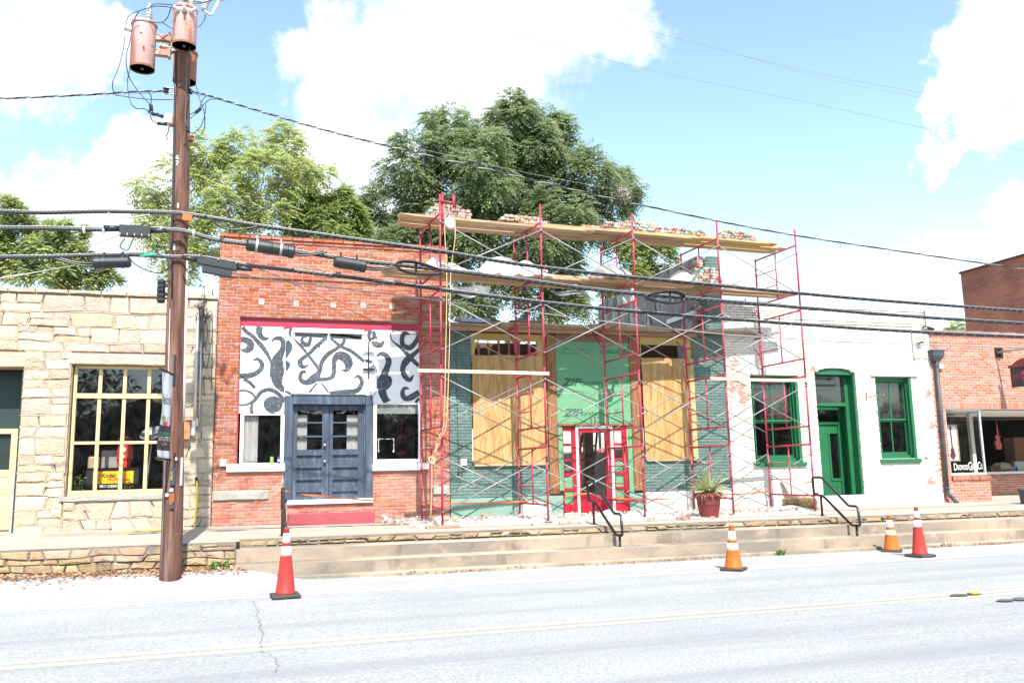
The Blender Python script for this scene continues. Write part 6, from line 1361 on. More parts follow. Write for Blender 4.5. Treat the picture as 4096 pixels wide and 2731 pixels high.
# ------------------------------------------------------------------ tall brick building behind on the right
tb = thing('tall_brick_building', 'tall plain dark red brick building rising behind the guitar shop', 'building', (29, 24, .4))
TX = 28.0; ty0, ty1 = 23.6, PX(3841, 1088, TX).y; tz = PX(3841, 1088, TX).z
mb = MB(); mb.box(TX, TX+16, ty0-6, ty1, .3, tz-.08); mb.build('wall', M['far_brick'], tb)
mb = MB(); mb.box(TX-.05, TX+16, ty0-6, ty1+.05, tz-.08, tz); mb.build('coping', M['brick_cap'], tb)
# ------------------------------------------------------------------ scaffold
sf = thing('scaffold', 'red tube frame scaffold five frames long with grey cross braces before the shopfronts', 'scaffold', (7.8, 16.7, .63))
FB = [Vector((3.542+2.1302*k, 15.76+.123*k, 0)) for k in range(5)]
RO = Vector((-.088, 1.522, 0)); AX = Vector((2.1302, .123, 0)).normalized()
LV = [6.67, 5.146, 3.622, 2.098]; BAR = 1.14
def wpt(v, z): return Vector((v.x, v.y, z))
def make_frame(k, i):
    f, r = FB[k], FB[k]+RO; z1 = LV[i]; zlo = z1-BAR; zend = z1-1.524
    if i == 3: zend = .0
    fr = bpy.data.objects.new('scaffold_frame', None); COL.objects.link(fr); par(fr, sf)
    for j, v in enumerate((f, r)):
        zg = zsw(v.x, v.y)+.03 if i == 3 else zend
        if i == 3 and j == 0 and k != 4: zg = zsw(v.x, v.y)+.045
        ztop = z1+(.36 if i == 0 and j == 0 else .03 if i == 0 else .005)
        mb = MB(); mb.tube([wpt(v, zg), wpt(v, ztop)], .0225, 8); mb.build('post', M['scaf_red'], fr, smooth=True)
        if i < 3: mb = MB(); mb.lathe([(.027, -.03), (.027, .03)], wpt(v, zend+.01), 8); mb.build('coupling', M['scaf_red'], fr)
        if i == 3: mb = MB(); mb.box(v.x-.08, v.x+.08, v.y-.08, v.y+.08, zg-.006, zg+.006); mb.build('base_plate', M['galv_d'], fr)
    for z in (z1-.02, zlo):
        mb = MB(); mb.tube([wpt(f, z), wpt(r, z)], .0215, 8); mb.build('rail', M['scaf_red'], fr, smooth=True)
    m = f+RO*.5; mb = MB(); mb.tube([wpt(m, z1-.02), wpt(m, zlo)], .017, 7); mb.build('inner_post', M['scaf_red'], fr, smooth=True)
    for q in (.36, .69):
        mb = MB(); z = lerp(z1, zlo, q); mb.tube([wpt(m, z), wpt(r, z)], .013, 6); mb.build('rung', M['scaf_red'], fr)
for k in range(5):
    for i in range(4): make_frame(k, i)
def brace(a, b):
    d = (b-a).normalized(); mb = MB(); mb.tube([a+d*.02, b-d*.02], .0125, 7); mb.lathe([(.018, -.012), (.018, .012)], a, 7, axis=(0, -1, 0)); mb.lathe([(.018, -.012), (.018, .012)], b, 7, axis=(0, -1, 0)); mb.build('cross_brace', M['scaf_steel'], sf, smooth=True)
YO = Vector((0, -.03, 0))
for k in range(4):
    for i in range(4):
        for j, off in ((0, Vector((0, 0, 0))), (1, RO)):
            if j == 1 and i == 0: continue
            a, b = FB[k]+off, FB[k+1]+off; zt, zl = LV[i]-.20, LV[i]-1.20; s_ = YO if j == 0 else -YO*.8
            brace(wpt(a, zt)+s_, wpt(b, zl)+s_)
            if not (j == 1 and i == 1 and k in (0, 2)): brace(wpt(a, zl)+s_*1.9, wpt(b, zt)+s_*1.9)
for k in range(5):                                            # wall brackets carrying the inner platform
    r = FB[k]+RO; zb2 = 4.72; d = RO.normalized()
    mb = MB(); mb.tube([wpt(r, zb2), wpt(r, zb2)+d*.50], .02, 6); mb.tube([wpt(r, zb2-.48), wpt(r, zb2-.02)+d*.46], .012, 6); mb.tube([wpt(r, zb2+.02)-AX*.03, wpt(r, zb2-.55)-AX*.03], .022, 6); mb.tube([wpt(r, zb2)+d*.48, wpt(r, zb2-.07)+d*.48], .018, 6)
    mb.build('side_bracket', M['scaf_red'], sf)
    if k in (4,):
        mb = MB(); zz = 5.62; mb.tube([wpt(r, zz), wpt(r, zz)+d*.5], .02, 6); mb.tube([wpt(r, zz-.4), wpt(r, zz)+d*.45], .012, 6); mb.tube([wpt(r, zz)+d*.5, wpt(r, zz+.18)+d*.5], .02, 6); mb.build('side_bracket', M['scaf_red'], sf)
# hoist arm with wheel at the first frame
f0 = FB[0]; tp = wpt(f0, 7.03)
mb = MB(); tip = P(1815, 812, 15.55); mb.tube([wpt(f0, 6.9), tip], .021, 8); mb.tube([wpt(f0, 6.4)+AX*.06, wpt(f0, 6.55)+AX*.12, tip+Vector((-.04, .0, -.1))], .014, 6); mb.tube([tip+Vector((0, 0, -.09)), tip+Vector((0, 0, .16))], .028, 8); mb.tube([wpt(f0, 6.35)+AX*.05, wpt(f0, 7.08)+AX*.05], .022, 8); mb.build('hoist_arm', M['scaf_red'], sf, smooth=True)
wc = P(1799, 892, 15.55); mb = MB(); mb.lathe([(.03, -.02), (.10, -.022), (.115, -.03), (.115, .03), (.10, .022), (.03, .02)], wc, 22, axis=(.25, -1, 0)); mb.build('hoist_wheel', M['galv'], sf, smooth=True); mb = MB(); mb.tube([tip+Vector((-.1, 0, -.06)), wc], .012, 6); mb.build('wheel_hook', M['galv_d'], sf)
for (p0, x1, y1) in ((wc+Vector((-.09, 0, 0)), 1775, 1700), (wc+Vector((.09, 0, 0)), 1788, 1680)):
    pass
kn = P(1727, 1838, 15.72)
rope = thing('hoist_rope', 'yellow hoist rope hanging double from the pulley wheel, knotted on the scaffold', 'rope', kn)
def ropepart(pts, r=.0085, nm='rope_strand'):
    mb = MB(); mb.tube(catmull(pts, 4), r, 6); mb.build(nm, M['yellow_rope'], rope, smooth=True)
ropepart([wc+Vector((-.10, 0, .05)), wc+Vector((-.10, -.01, -.3)), P(1787, 1100, 15.6), P(1783, 1400, 15.65), P(1775, 1690, 15.68), P(1757, 1745, 15.7), kn])
ropepart([wc+Vector((.10, 0, .05)), wc+Vector((.10, -.01, -.3)), P(1803, 1100, 15.6), P(1797, 1400, 15.65), P(1786, 1690, 15.68), P(1765, 1745, 15.7), kn+Vector((.02, 0, .02))])
mb = MB()
for t in range(3): mb.tube(catmull([kn+Vector((.05*cos(a+t), .03*sin(a), .07*sin(a*1.0+t*.7)-.01*t)) for a in [2*pi*i/8 for i in range(9)]], 3), .012, 6)
mb.build('rope_knot', M['yellow_rope'], rope, smooth=True)
ropepart([kn, P(1727, 1930, 15.72), P(1723, 2070, 15.72)])
for k, m in ((0, 0),):
    v = FB[0]; z = zsw(v.x, v.y); mb = MB(); mb.obox((v.x, v.y, z+.02), (.62, .24, .038), Matrix.Rotation(.05, 3, 'Z'), 0, .004); tag(mb.build('sole_board', M['plank_old']), 'weathered wooden pad under the left front scaffold post', 'board')

# ------------------------------------------------------------------ planks
def plank(x0, x1, yoff, z, w=.24, th=.045, m='plank', label='', slope=0, group=None, clip=.04, rz=0):
    """x0,x1 along the scaffold (metres in X), yoff from the front posts towards the wall"""
    k0 = (x0-FB[0].x)/2.1302; a = FB[0]+AX*((x0-FB[0].x)/AX.x)+RO*(yoff/1.522); b = FB[0]+AX*((x1-FB[0].x)/AX.x)+RO*((yoff+rz)/1.522)
    za, zb2 = z, z+slope; ctr = (wpt(a, za)+wpt(b, zb2))/2; d = wpt(b, zb2)-wpt(a, za); L_ = d.length; ex = d.normalized(); ey = Vector((0, 0, 1)).cross(ex).normalized(); ez = ex.cross(ey)
    mb = MB(); n = 14; sag = RND.uniform(-.008, .012); tw = RND.uniform(-.008, .008); vs = []; fs = []
    for i in range(n+1):
        t = i/n; cx_ = -L_/2+L_*t; dz = -sag*4*t*(1-t); c_ = clip if i in (0, n) else 0
        for (y_, z_) in ((-w/2+c_, 0), (-w/2, th*.5), (-w/2+c_, th), (w/2-c_, th), (w/2, th*.5), (w/2-c_, 0)):
            if not c_: y_ = -w/2 if y_ < 0 else w/2
            vs.append(ctr+ex*cx_+ey*y_+ez*(z_+dz+tw*(t-.5)*y_))
    for i in range(n):
        for j in range(6): fs.append((i*6+j, i*6+(j+1) % 6, (i+1)*6+(j+1) % 6, (i+1)*6+j))
    fs += [tuple(range(5, -1, -1)), tuple(n*6+j for j in range(6))]
    mb.add(vs, [f[::-1] for f in fs]); o = mb.build('scaffold_plank', M[m]); tag(o, label, 'plank', group or 'planks laid on the scaffold'); return o
zA = LV[0]+.003; zBv = LV[0]-BAR+.024; zC = 4.742
XE = FB[4].x
top = 'topmost scaffold deck'
plank(2.83, 7.1, .50, zA, m='plank', label='front pine plank at the left end of the topmost deck, overhanging the red brick wall')
plank(2.90, 7.3, .78, zA, m='plank_old', label='second pine plank from the front at the left end of the topmost deck')
plank(2.94, 7.2, 1.06, zA, m='plank', label='rear pine plank at the left end of the topmost deck, under the first brick stack')
plank(5.35, 9.75, .52, zA+.048, m='plank', label='middle front plank of the topmost deck, lapped on the left one')
plank(5.45, 9.6, .80, zA+.048, m='plank_old', label='middle second plank of the topmost deck')
plank(5.4, 9.7, 1.08, zA+.048, m='plank', label='middle rear plank of the topmost deck beneath the two small brick rows')
plank(7.35, 11.9, .55, zA+.097, m='plank_yellow', label='long fresh yellow plank at the right front of the topmost deck')
plank(8.2, 12.35, .83, zA+.097, m='plank_yellow', label='yellow plank behind the front one at the right of the topmost deck')
plank(7.4, 12.3, 1.11, zA+.097, m='plank_yellow', label='rear yellow plank at the right of the topmost deck under the long brick row')
plank(10.2, 11.6, .60, zA+.146, w=.15, m='plank_yellow', label='short yellow batten lying loose at the right of the topmost deck')
plank(2.40, 6.9, .42, zBv, m='plank', label='front pine plank at the left end of the second deck')
plank(2.55, 6.7, .70, zBv, m='plank_old', label='second plank from the front at the left end of the second deck')
plank(2.65, 6.95, 1.0, zBv, m='plank', label='rear plank at the left end of the second deck under the milky plastic')
plank(5.2, 9.5, .45, zBv+.048, m='plank', label='front plank in the middle of the second deck beneath the grey plastic')
plank(5.0, 9.4, .74, zBv+.048, m='plank_old', label='second plank in the middle of the second deck')
plank(5.3, 9.6, 1.03, zBv+.048, m='plank', label='rear plank in the middle of the second deck')
plank(7.25, 10.6, .34, zBv+.098, m='plank', label='lapped front plank of the second deck, ending just right of the fourth scaffold frame')
plank(8.0, 12.6, .78, zBv+.098, m='plank_old', label='second plank at the right end of the second deck')
plank(8.1, 12.5, 1.08, zBv+.098, m='plank', label='rear plank at the right end of the second deck reaching the white building')
CO = 1.522
plank(2.95, 6.9, CO+.16, zC, m='plank_old', label='front plank at the left end of the low inner deck, by the crimson lintel')
plank(3.6, 7.0, CO+.42, zC, m='plank', label='rear plank at the left end of the low inner deck above the left boarded window')
plank(5.1, 9.6, CO+.16, zC+.048, m='plank', label='front plank in the middle of the low inner deck')
plank(5.3, 9.4, CO+.42, zC+.048, m='plank_old', label='rear plank in the middle of the low inner deck above the green panels')
plank(7.5, 12.2, CO+.14, zC+.097, m='plank_old', label='front plank at the right end of the low inner deck, ending on the white building')
plank(7.7, 10.4, CO+.40, zC+.097, m='plank', label='rear plank at the right end of the low inner deck under the broken brick edge')
def guard(x0, x1, z, label):
    plank(x0, x1, -.05, z, w=.045, th=.065, m='plank_pale', label=label, clip=.0)
guard(3.06, 5.75, P(2000, 1489, 15.9).z-.05, 'pale guard board tied across the front posts at the left, before the plywood')
guard(9.5, 12.1, P(2950, 1512, 16.1).z-.05, 'pale guard board across the front posts at the right, before the green window')
# timber lying along the top of the boarded front
def beam(x0, x1, y, z0, z1, d, m, label, c=.004):
    mb = MB(); mb.box(x0, x1, y, y+d, z0, z1, c=c); tag(mb.build('timber_beam', M[m]), label, 'beam', 'timbers across the boarded front')
zt_l = gtop
beam(GX0+.02, 7.6, YF-.10, zt_l+.002, zt_l+.10, .3, 'plank', 'long pine beam lying on the green piers under the inner deck, left half')
beam(5.0, 9.3, YF-.13, zt_l+.104, zt_l+.20, .3, 'plank', 'second pine beam stacked on the lower one over the green panels')
beam(7.65, 10.3, YF-.10, zt_l+.002, zt_l+.10, .3, 'plank_old', 'weathered pine beam over the right boarded window')
beam(5.6, 6.4, YF-.18, zt_l+.205, zt_l+.25, .2, 'plank_old', 'short dark offcut lying on the stacked beams above the left boarded window')

# ------------------------------------------------------------------ salvaged bricks stacked on the decks, one object each
def deckpt(x, yoff): return FB[0]+AX*((x-FB[0].x)/AX.x)+RO*(yoff/1.522)
def stack(xa, xb, yoff, z, rows, label, group, ragged=.3, green=.1, depth=1):
    for r in range(rows):
        x = xa+.05*r+_rb.uniform(0, .04); xe = xb-(.0 if r < rows-1 else ragged*(xb-xa))
        if r == rows-1: x += ragged*(xb-xa)*.35
        while x < xe:
            w = _rb.uniform(.094, .104); h = .064; p = deckpt(x+w/2, yoff)+Vector((0, _rb.uniform(-.02, .02), 0))
            mk = 'brick_end_green' if _rb.random() < green else 'brick_end'
            o = bpy.data.objects.new('salvaged_brick', lbrick(mk, _rb.randrange(5))); COL.objects.link(o)
            o.matrix_basis = Matrix.Translation((p.x, p.y, z+h/2+r*(h+.003))) @ Matrix.Rotation(_rb.uniform(-.07, .07), 4, 'Z') @ Matrix.Rotation(_rb.choice((0, 0, pi)), 4, 'X')
            cn = ('bottom' if r == 0 else 'top' if r == rows-1 else 'middle') if rows > 1 else 'only'; tag(o, ('green sided' if mk.endswith('green') else 'rust and white')+' brick, '+cn+' course of '+label, 'brick', group); x += w+_rb.uniform(.002, .012)
_LB = {}
def lbrick(mk, v):
    if (mk, v) not in _LB:
        r = random.Random(v*7+1); mb = MB(); bm = bmesh.new(); bmesh.ops.create_cube(bm, size=1)
        for q in bm.verts: q.co = Vector((q.co.x*.098, q.co.y*.20, q.co.z*.063))
        bmesh.ops.bevel(bm, geom=bm.edges[:], offset=.009, segments=1, affect='EDGES')
        for q in bm.verts: q.co += Vector((r.uniform(-.003, .003), r.uniform(-.004, .004), r.uniform(-.003, .003)))
        me = bpy.data.meshes.new('salvaged_brick'); bm.to_mesh(me); bm.free(); me.materials.append(M[mk]); _LB[mk, v] = me
    return _LB[mk, v]
def xat(px, yoff, z):                                  # X where a photo column meets the deck line
    lo, hi = 2.0, 13.5
    for _ in range(40):
        m = (lo+hi)/2; p = deckpt(m, yoff); p.z = z; v = p-Vector((0, 0, CZ)); x = 2048+FPX*v.dot(CR)/v.dot(CF)
        lo, hi = (m, hi) if x < px else (lo, m)
    return lo
zt = zA+.046
for (pa, pb, rows, z, lab, grp, rg, gr) in (
    (1694, 1868, 4, zt, 'the stack beside the hoist arm', 'left brick stack on the topmost deck', .22, .12),
    (1992, 2182, 2, zt+.047, 'the topmost deck row at the second frame', 'second brick row on the topmost deck', .12, .14),
    (2312, 2402, 1, zt+.047, 'the low row left of the third frame', 'single course brick row on the topmost deck', .1, .12),
    (2405, 2812, 3, zt+.096, 'the longest row on the topmost deck', 'long brick row on the topmost deck', .5, .14),
    (2862, 3012, 3, zt+.096, 'the topmost deck stack right of the fourth frame', 'right brick stack on the topmost deck', .2, .25)):
    stack(xat(pa, .52, z), xat(pb, .52, z), .52, z, rows, lab, grp, rg, gr)
zb3 = zBv+.046+.05
for (pa, pb, rows, lab, grp, z) in ((1720, 1800, 2, 'the small stack by the milky plastic', 'left brick stack on the second deck', zb3-.05),
    (2060, 2170, 3, 'the stack under white plastic', 'second brick stack on the second deck', zb3),
    (2360, 2440, 3, 'the stack under grey plastic', 'grey plastic brick stack on the second deck', zb3),
    (2765, 2872, 6, 'the tall stack by the green pier', 'tall brick stack on the second deck', zb3+.05)):
    stack(xat(pa, .55, z), xat(pb, .55, z), .55, z, rows, lab, grp, .15, .12)
for (px, dz) in ((1838, .05), (1942, .05)):
    stack(xat(px-14, CO+.2, zC+.05), xat(px+14, CO+.2, zC+.05), CO+.25, zC+.047+.06, 1, ('the pair left of the blue tarp' if px < 1900 else 'the pair right of the blue tarp'), 'bricks weighting the blue tarp', 0, .1)

# ------------------------------------------------------------------ plastic sheets and tarps
def drape(name, label, cat, x0, x1, yo0, yo1, z, hf, m, front=.0, seed=0, nx=46, ny=16, amp=.03, jag=.08):
    vs = []; fs = []
    for j in range(ny+1):
        for i in range(nx+1):
            t, s_ = i/nx, j/ny; p = deckpt(lerp(x0, x1, t)+jag*(s_-.5)*noise.noise((t*3, s_*4, seed)), lerp(yo0, yo1, s_)+jag*.7*noise.noise((t*5, seed, s_)))
            env = min(1, 6*t*(1-t))*min(1, 5*s_*(1-s_)+.12); h = hf(t, s_)*env + amp*env*(noise.noise((p.x*5, p.y*5, seed))+.6*noise.noise((p.x*13, p.y*11, seed+5)))
            zz = z+.012+max(0, h)
            if s_ < .14 and front: zz -= front*(1-s_/.14)*(.4+.9*abs(noise.noise((t*4, seed, 3))))
            vs.append((p.x, p.y, zz))
    for j in range(ny):
        for i in range(nx): a = j*(nx+1)+i; fs.append((a, a+1, a+nx+2, a+nx+1))
    mb = MB(); mb.add(vs, fs); return tag(mb.build(name, M[m], smooth=True), label, cat)
g = lambda c, w: (lambda t, s_: 0)
def bumps(*bs):
    return lambda t, s_: max(b[2]*math.exp(-((t-b[0])/b[1])**2)*math.exp(-((s_-.55)/.42)**2) for b in bs)
zp2 = zBv+.046
drape('plastic_sheet', 'milky plastic sheet over bricks at the left end of the second deck', 'plastic sheet', xat(1675, .7, zp2), xat(1895, .7, zp2), .25, 1.3, zp2, bumps((.3, .28, .36), (.6, .22, .24)), 'plastic_white', .05, 1)
drape('plastic_sheet', 'white plastic sheet humped over bricks between first and second scaffold frames', 'plastic sheet', xat(1885, .7, zp2), xat(2180, .7, zp2), .15, 1.3, zp2+.05, bumps((.4, .34, .40), (.75, .2, .36)), 'plastic_white', .22, 2)
drape('plastic_sheet', 'crumpled grey plastic sheet over bricks at the third scaffold frame', 'plastic sheet', xat(2320, .75, zp2), xat(2560, .75, zp2), .3, 1.35, zp2+.05, bumps((.5, .3, .46), (.72, .2, .36)), 'plastic_grey', .04, 3, amp=.05)
drape('plastic_sheet', 'clear white plastic sheet over the tall brick stack beside the green pier', 'plastic sheet', xat(2660, .8, zp2), xat(2905, .8, zp2), .72, 1.45, zp2+.1, bumps((.4, .26, .45), (.7, .22, .52)), 'plastic_white', .04, 4)
drape('blue_tarp', 'pale blue tarp bunched on the inner deck between two bricks', 'tarp', xat(1826, CO+.2, zC), xat(1968, CO+.2, zC), CO+.02, CO+.5, zC+.045, bumps((.3, .25, .15), (.65, .25, .15)), 'tarp_blue', 0, 6, amp=.03)
def hang(name, label, px, py, w, h, m, yo=.25):
    c = P(px, py, 16.4); vs = []; fs = []; n = 14
    for j in range(n+1):
        for i in range(n+1):
            t, s_ = i/n, j/n; vs.append((c.x+(t-.5)*w, c.y+.1*sin(t*7)+.1*noise.noise((t*3, s_*3, px)), c.z-h*s_*(1-abs(2*t-1)**2.2)-.05*noise.noise((t*4, s_, 1))))
    for j in range(n):
        for i in range(n): a = j*(n+1)+i; fs.append((a, a+1, a+n+2, a+n+1))
    mb = MB(); mb.add(vs, fs); tag(mb.build(name, M[m], smooth=True), label, 'plastic sheet')
hang('hanging_plastic', 'milky plastic bulging down below the left end of the second deck', 1890, 1148, .85, .22, 'plastic_white')
hang('hanging_plastic', 'dark grey plastic scrap hanging below the second deck before the grey party wall', 2512, 1158, .42, .34, 'plastic_grey')
hang('hanging_plastic', 'dark plastic flap hanging below the second deck left of the third frame', 2270, 1165, .75, .10, 'plastic_grey')

# ------------------------------------------------------------------ on the pavement
def ground_sheet(name, label, cat, x0, x1, y0, y1, m, amp, seed, lumps=(), nx=70, ny=22):
    vs = []; fs = []
    for j in range(ny+1):
        for i in range(nx+1):
            t, s_ = i/nx, j/ny; X = lerp(x0, x1, t)+.08*noise.noise((t*6, s_*2, seed)); Y = lerp(y0, y1, s_)+.14*noise.noise((t*9, seed, s_*2))
            e = min(1, 10*t, 10*(1-t), 8*s_, 8*(1-s_)); h = amp*(abs(noise.noise((X*2.3, Y*2.3, seed)))*1.2+.5*abs(noise.noise((X*7, Y*6, seed+2))))
            for (lx, ly, r, hh) in lumps: h += hh*math.exp(-((X-lx)**2+(Y-ly)**2)/r**2)
            vs.append((X, Y, zsw(X, Y)+.010+max(0, h)*e))
    for j in range(ny):
        for i in range(nx): a = j*(nx+1)+i; fs.append((a, a+1, a+nx+2, a+nx+1))
    mb = MB(); mb.add(vs, fs); return tag(mb.build(name, M[m], smooth=True), label, cat)
ground_sheet('ground_plastic', 'milky plastic sheet strewn with dust under the left half of the scaffold', 'plastic sheet', 3.1, 6.2, 15.75, 17.6, 'plastic_white', .05, 11, ((5.0, 16.3, .3, .10), (5.75, 16.2, .25, .08)))
ground_sheet('ground_plastic', 'rumpled milky plastic sheet before the scarlet door', 'plastic sheet', 6.0, 9.2, 15.7, 17.7, 'plastic_white', .06, 12, ((7.15, 16.2, .35, .16), (7.9, 16.4, .3, .12)))
ground_sheet('ground_plastic', 'white plastic sheet spread under the right end of the scaffold', 'plastic sheet', 9.1, 12.5, 15.7, 17.6, 'plastic_white', .035, 13, ((11.9, 16.9, .35, .12),))
def pl_rub():
    X = RND.uniform(2.7, 12.0); Y = RND.choice([RND.uniform(15.6, 17.7), RND.gauss(17.5, .15), RND.gauss(17.2, .3)]); Y = min(max(Y, 15.3), 17.95); return X, Y
mb = MB()
for _ in range(1100):
    X, Y = pl_rub(); s_ = RND.choice((RND.uniform(.008, .022), RND.uniform(.01, .05))); q = Matrix.Rotation(RND.uniform(0, 6), 3, 'Z') @ Matrix.Rotation(RND.uniform(0, 6), 3, 'X')
    mb.obox((X, Y, zsw(X, Y)+.02+s_*.3+RND.uniform(0, .05)*(1 if Y > 16 else 0)), (s_*RND.uniform(.8, 2), s_, s_*RND.uniform(.5, 1)), q)
o = mb.build('rubble', M['rubble']); o['kind'] = 'stuff'; tag(o, 'broken brick and mortar rubble scattered below the scaffold', 'rubble')
def floor_brick(px, py, Y, rz, label, z=0, mk='brick_end', rx=0):
    p = P(px, py, Y); o = bpy.data.objects.new('loose_brick', lbrick(mk, _rb.randrange(5))); COL.objects.link(o)
    zz = zsw(p.x, Y)+.034+z; o.matrix_basis = Matrix.Translation((p.x, Y, zz)) @ Matrix.Rotation(rz, 4, 'Z') @ Matrix.Rotation(rx, 4, 'X'); tag(o, label, 'brick', 'loose bricks on the pavement'); return o
for (px, rz, z, lb) in ((1520, 1.5, 0, 'lower left brick of the little heap right of the crimson doorstep'), (1538, .3, .066, 'tilted top brick of the heap right of the crimson doorstep'), (1556, 1.6, 0, 'lower middle brick of the heap right of the crimson doorstep'), (1560, 1.4, .066, 'upper middle brick of the heap beside the doorstep'), (1584, 1.5, .066, 'upper right brick bridging the gap in the heap by the doorstep'), (1598, 1.6, 0, 'lower right brick of the heap by the doorstep'), (1618, 1.5, 0, 'brick lying alone just right of the heap by the doorstep')):
    floor_brick(px, 2080, 17.55, rz, lb, z, 'brick_end', .2 if 'tilted' in lb else 0)
floor_brick(1936, 2065, 17.4, .2, 'upright pale brick on the rubble before the green plinth', .05); floor_brick(2725, 2075, 15.6, .4, 'red and white broken brick on the pavement edge left of the plant pot', 0, 'brick_end'); floor_brick(2742, 2072, 15.75, 1.2, 'red brick fragment beside the broken brick left of the plant pot', 0, 'brick_red'); floor_brick(2611, 2080, 15.6, 1.1, 'flat pale brick on the pavement edge below the third scaffold post', 0)
floor_brick(2258, 2090, 15.55, 1.4, 'grey brick on the pavement edge left of the middle handrail', 0)
# straw bale and leaning board
bp = P(3200, 2034, 17.15); bz_ = zsw(bp.x, 17.15)
mb = MB(); 
for _ in range(4000):
    a = RND.uniform(-1, 1); b = RND.uniform(-1, 1); c = RND.uniform(0, 1); f = max(abs(a), abs(b), c)
    q = Vector((a/f, b/f, c/f)); pt = Vector((bp.x+q.x*.29, 17.15+q.y*.20, bz_+.03+q.z*.21)); d = Vector((RND.gauss(0, 1), RND.gauss(0, .6), RND.gauss(0, .5))).normalized()*RND.uniform(.05, .14); s_ = d.orthogonal().normalized()*.0035
    mb.add([pt-d, pt-d+s_, pt+d+s_, pt+d], ((0, 1, 2, 3),))
core = MB(); core.obox((bp.x, 17.15, bz_+.12), (.56, .38, .22), Matrix.Identity(3), 0, .07)
t = thing('straw_bale', 'brown straw bale on the pavement before the white building, behind the last scaffold post', 'straw bale', (bp.x, 17.15, bz_)); core.build('bale', M['straw'], t); mb.build('loose_straw', M['straw'], t, kind='stuff')
q = [PZ(3158, 1976, 1.0)]
A, B_, C_, D_ = P(3158, 1978, 17.80), P(3219, 1976, 17.80), P(3186, 1907, 17.93), P(3123, 1912, 17.93)
mb = MB(); nrm_ = (B_-A).cross(D_-A).normalized()*.006; mb.add([A, B_, C_, D_, A+nrm_, B_+nrm_, C_+nrm_, D_+nrm_], [(0, 1, 2, 3), (7, 6, 5, 4), (0, 4, 5, 1), (1, 5, 6, 2), (2, 6, 7, 3), (3, 7, 4, 0)])
lb = thing('leaning_sign', 'pale faded sign board tilted against the white wall near the straw bale', 'sign', A); mb.build('sign_board', M['pale_board'], lb)
mb = MB(); ux = (B_-A).normalized(); uz = (D_-A).normalized(); W_, H_ = (B_-A).length, (D_-A).length; fr_ = Vector((0, -.012, 0))
put_text(mb, 'CAUTION', A+uz*H_*.62+ux*W_*.12+fr_, ux, uz, W_*.76, H_*.22); put_text(mb, 'CLOSED', A+uz*H_*.25+ux*W_*.2+fr_, ux, uz, W_*.6, H_*.22); mb.build('lettering', M['faded_red_ink'], lb)
# planter and yucca
pp = PZ(2860, 2072, zsw(9.2, 15.6)); px_, py_ = pp.x, pp.y+.22; pz_ = zsw(px_, py_)
Rb = .27; Hh = (P(2860, 1982, py_-.2).z-pz_)*1.10
pt = thing('plant_pot', 'large oxblood red plastic plant pot with ringed rim on the pavement edge', 'plant pot', (px_, py_, pz_))
mb = MB(); k = Hh/.70; mb.lathe([(.255*k, 0), (.27*k, .02), (.33*k, .36*k), (.345*k, .37*k), (.345*k, .39*k), (.335*k, .40*k), (.345*k, .42*k), (.345*k, .44*k), (.338*k, .45*k), (.375*k, .60*k), (.425*k, .615*k), (.44*k, .72*k), (.42*k, .725*k), (.40*k, .66*k)], (px_, py_, pz_), 36); mb.build('pot_body', M['pot'], pt, smooth=False)
mb = MB(); mb.lathe([(.40*k, .655*k), (.2*k, .68*k), (0, .69*k)], (px_, py_, pz_), 24); mb.build('soil', M['soil'], pt)
yu = thing('yucca', 'spiky pale green and cream yucca plant growing in the oxblood pot', 'plant', (px_, py_, pz_+.68*k)); base = Vector((px_, py_, pz_+.68*k))
for i in range(120):
    a = RND.uniform(0, 6.283); el = RND.choice((RND.uniform(.05, .7), RND.uniform(.3, 1.45))); L_ = RND.uniform(.42, .68); d = Vector((cos(a)*cos(el), sin(a)*cos(el), sin(el))); s_ = d.cross(Vector((0, 0, 1))).normalized()*RND.uniform(.014, .022); dr_ = -.10*(1-el/1.5)
    p0 = base+Vector((cos(a), sin(a), 0))*.03; pm = p0+d*L_*.5+Vector((0, 0, .02)); p1 = p0+d*L_+Vector((0, 0, dr_)); up_ = s_.cross(d).normalized()*.006
    mb = MB(); mb.add([p0-s_*.8, p0+up_, p0+s_*.8, pm-s_, pm+up_, pm+s_, p1], [(0, 1, 4, 3), (1, 2, 5, 4), (3, 4, 6), (4, 5, 6)]); mb.build('leaf', M['yucca'], yu)
mb = MB()
for i in range(26):
    a = RND.uniform(-2.8, -.4); p0 = base+Vector((cos(a), sin(a), 0))*.40*k+Vector((0, 0, .03)); d = Vector((cos(a)*.12+RND.uniform(-.1, .1), sin(a)*.1, -RND.uniform(.06, .2))); s_ = Vector((.006, 0, .003)); mb.add([p0-s_, p0+s_, p0+d+Vector((.02, 0, 0))], [(0, 1, 2)])
mb.build('dead_leaves', M['dry_leaf'], yu)

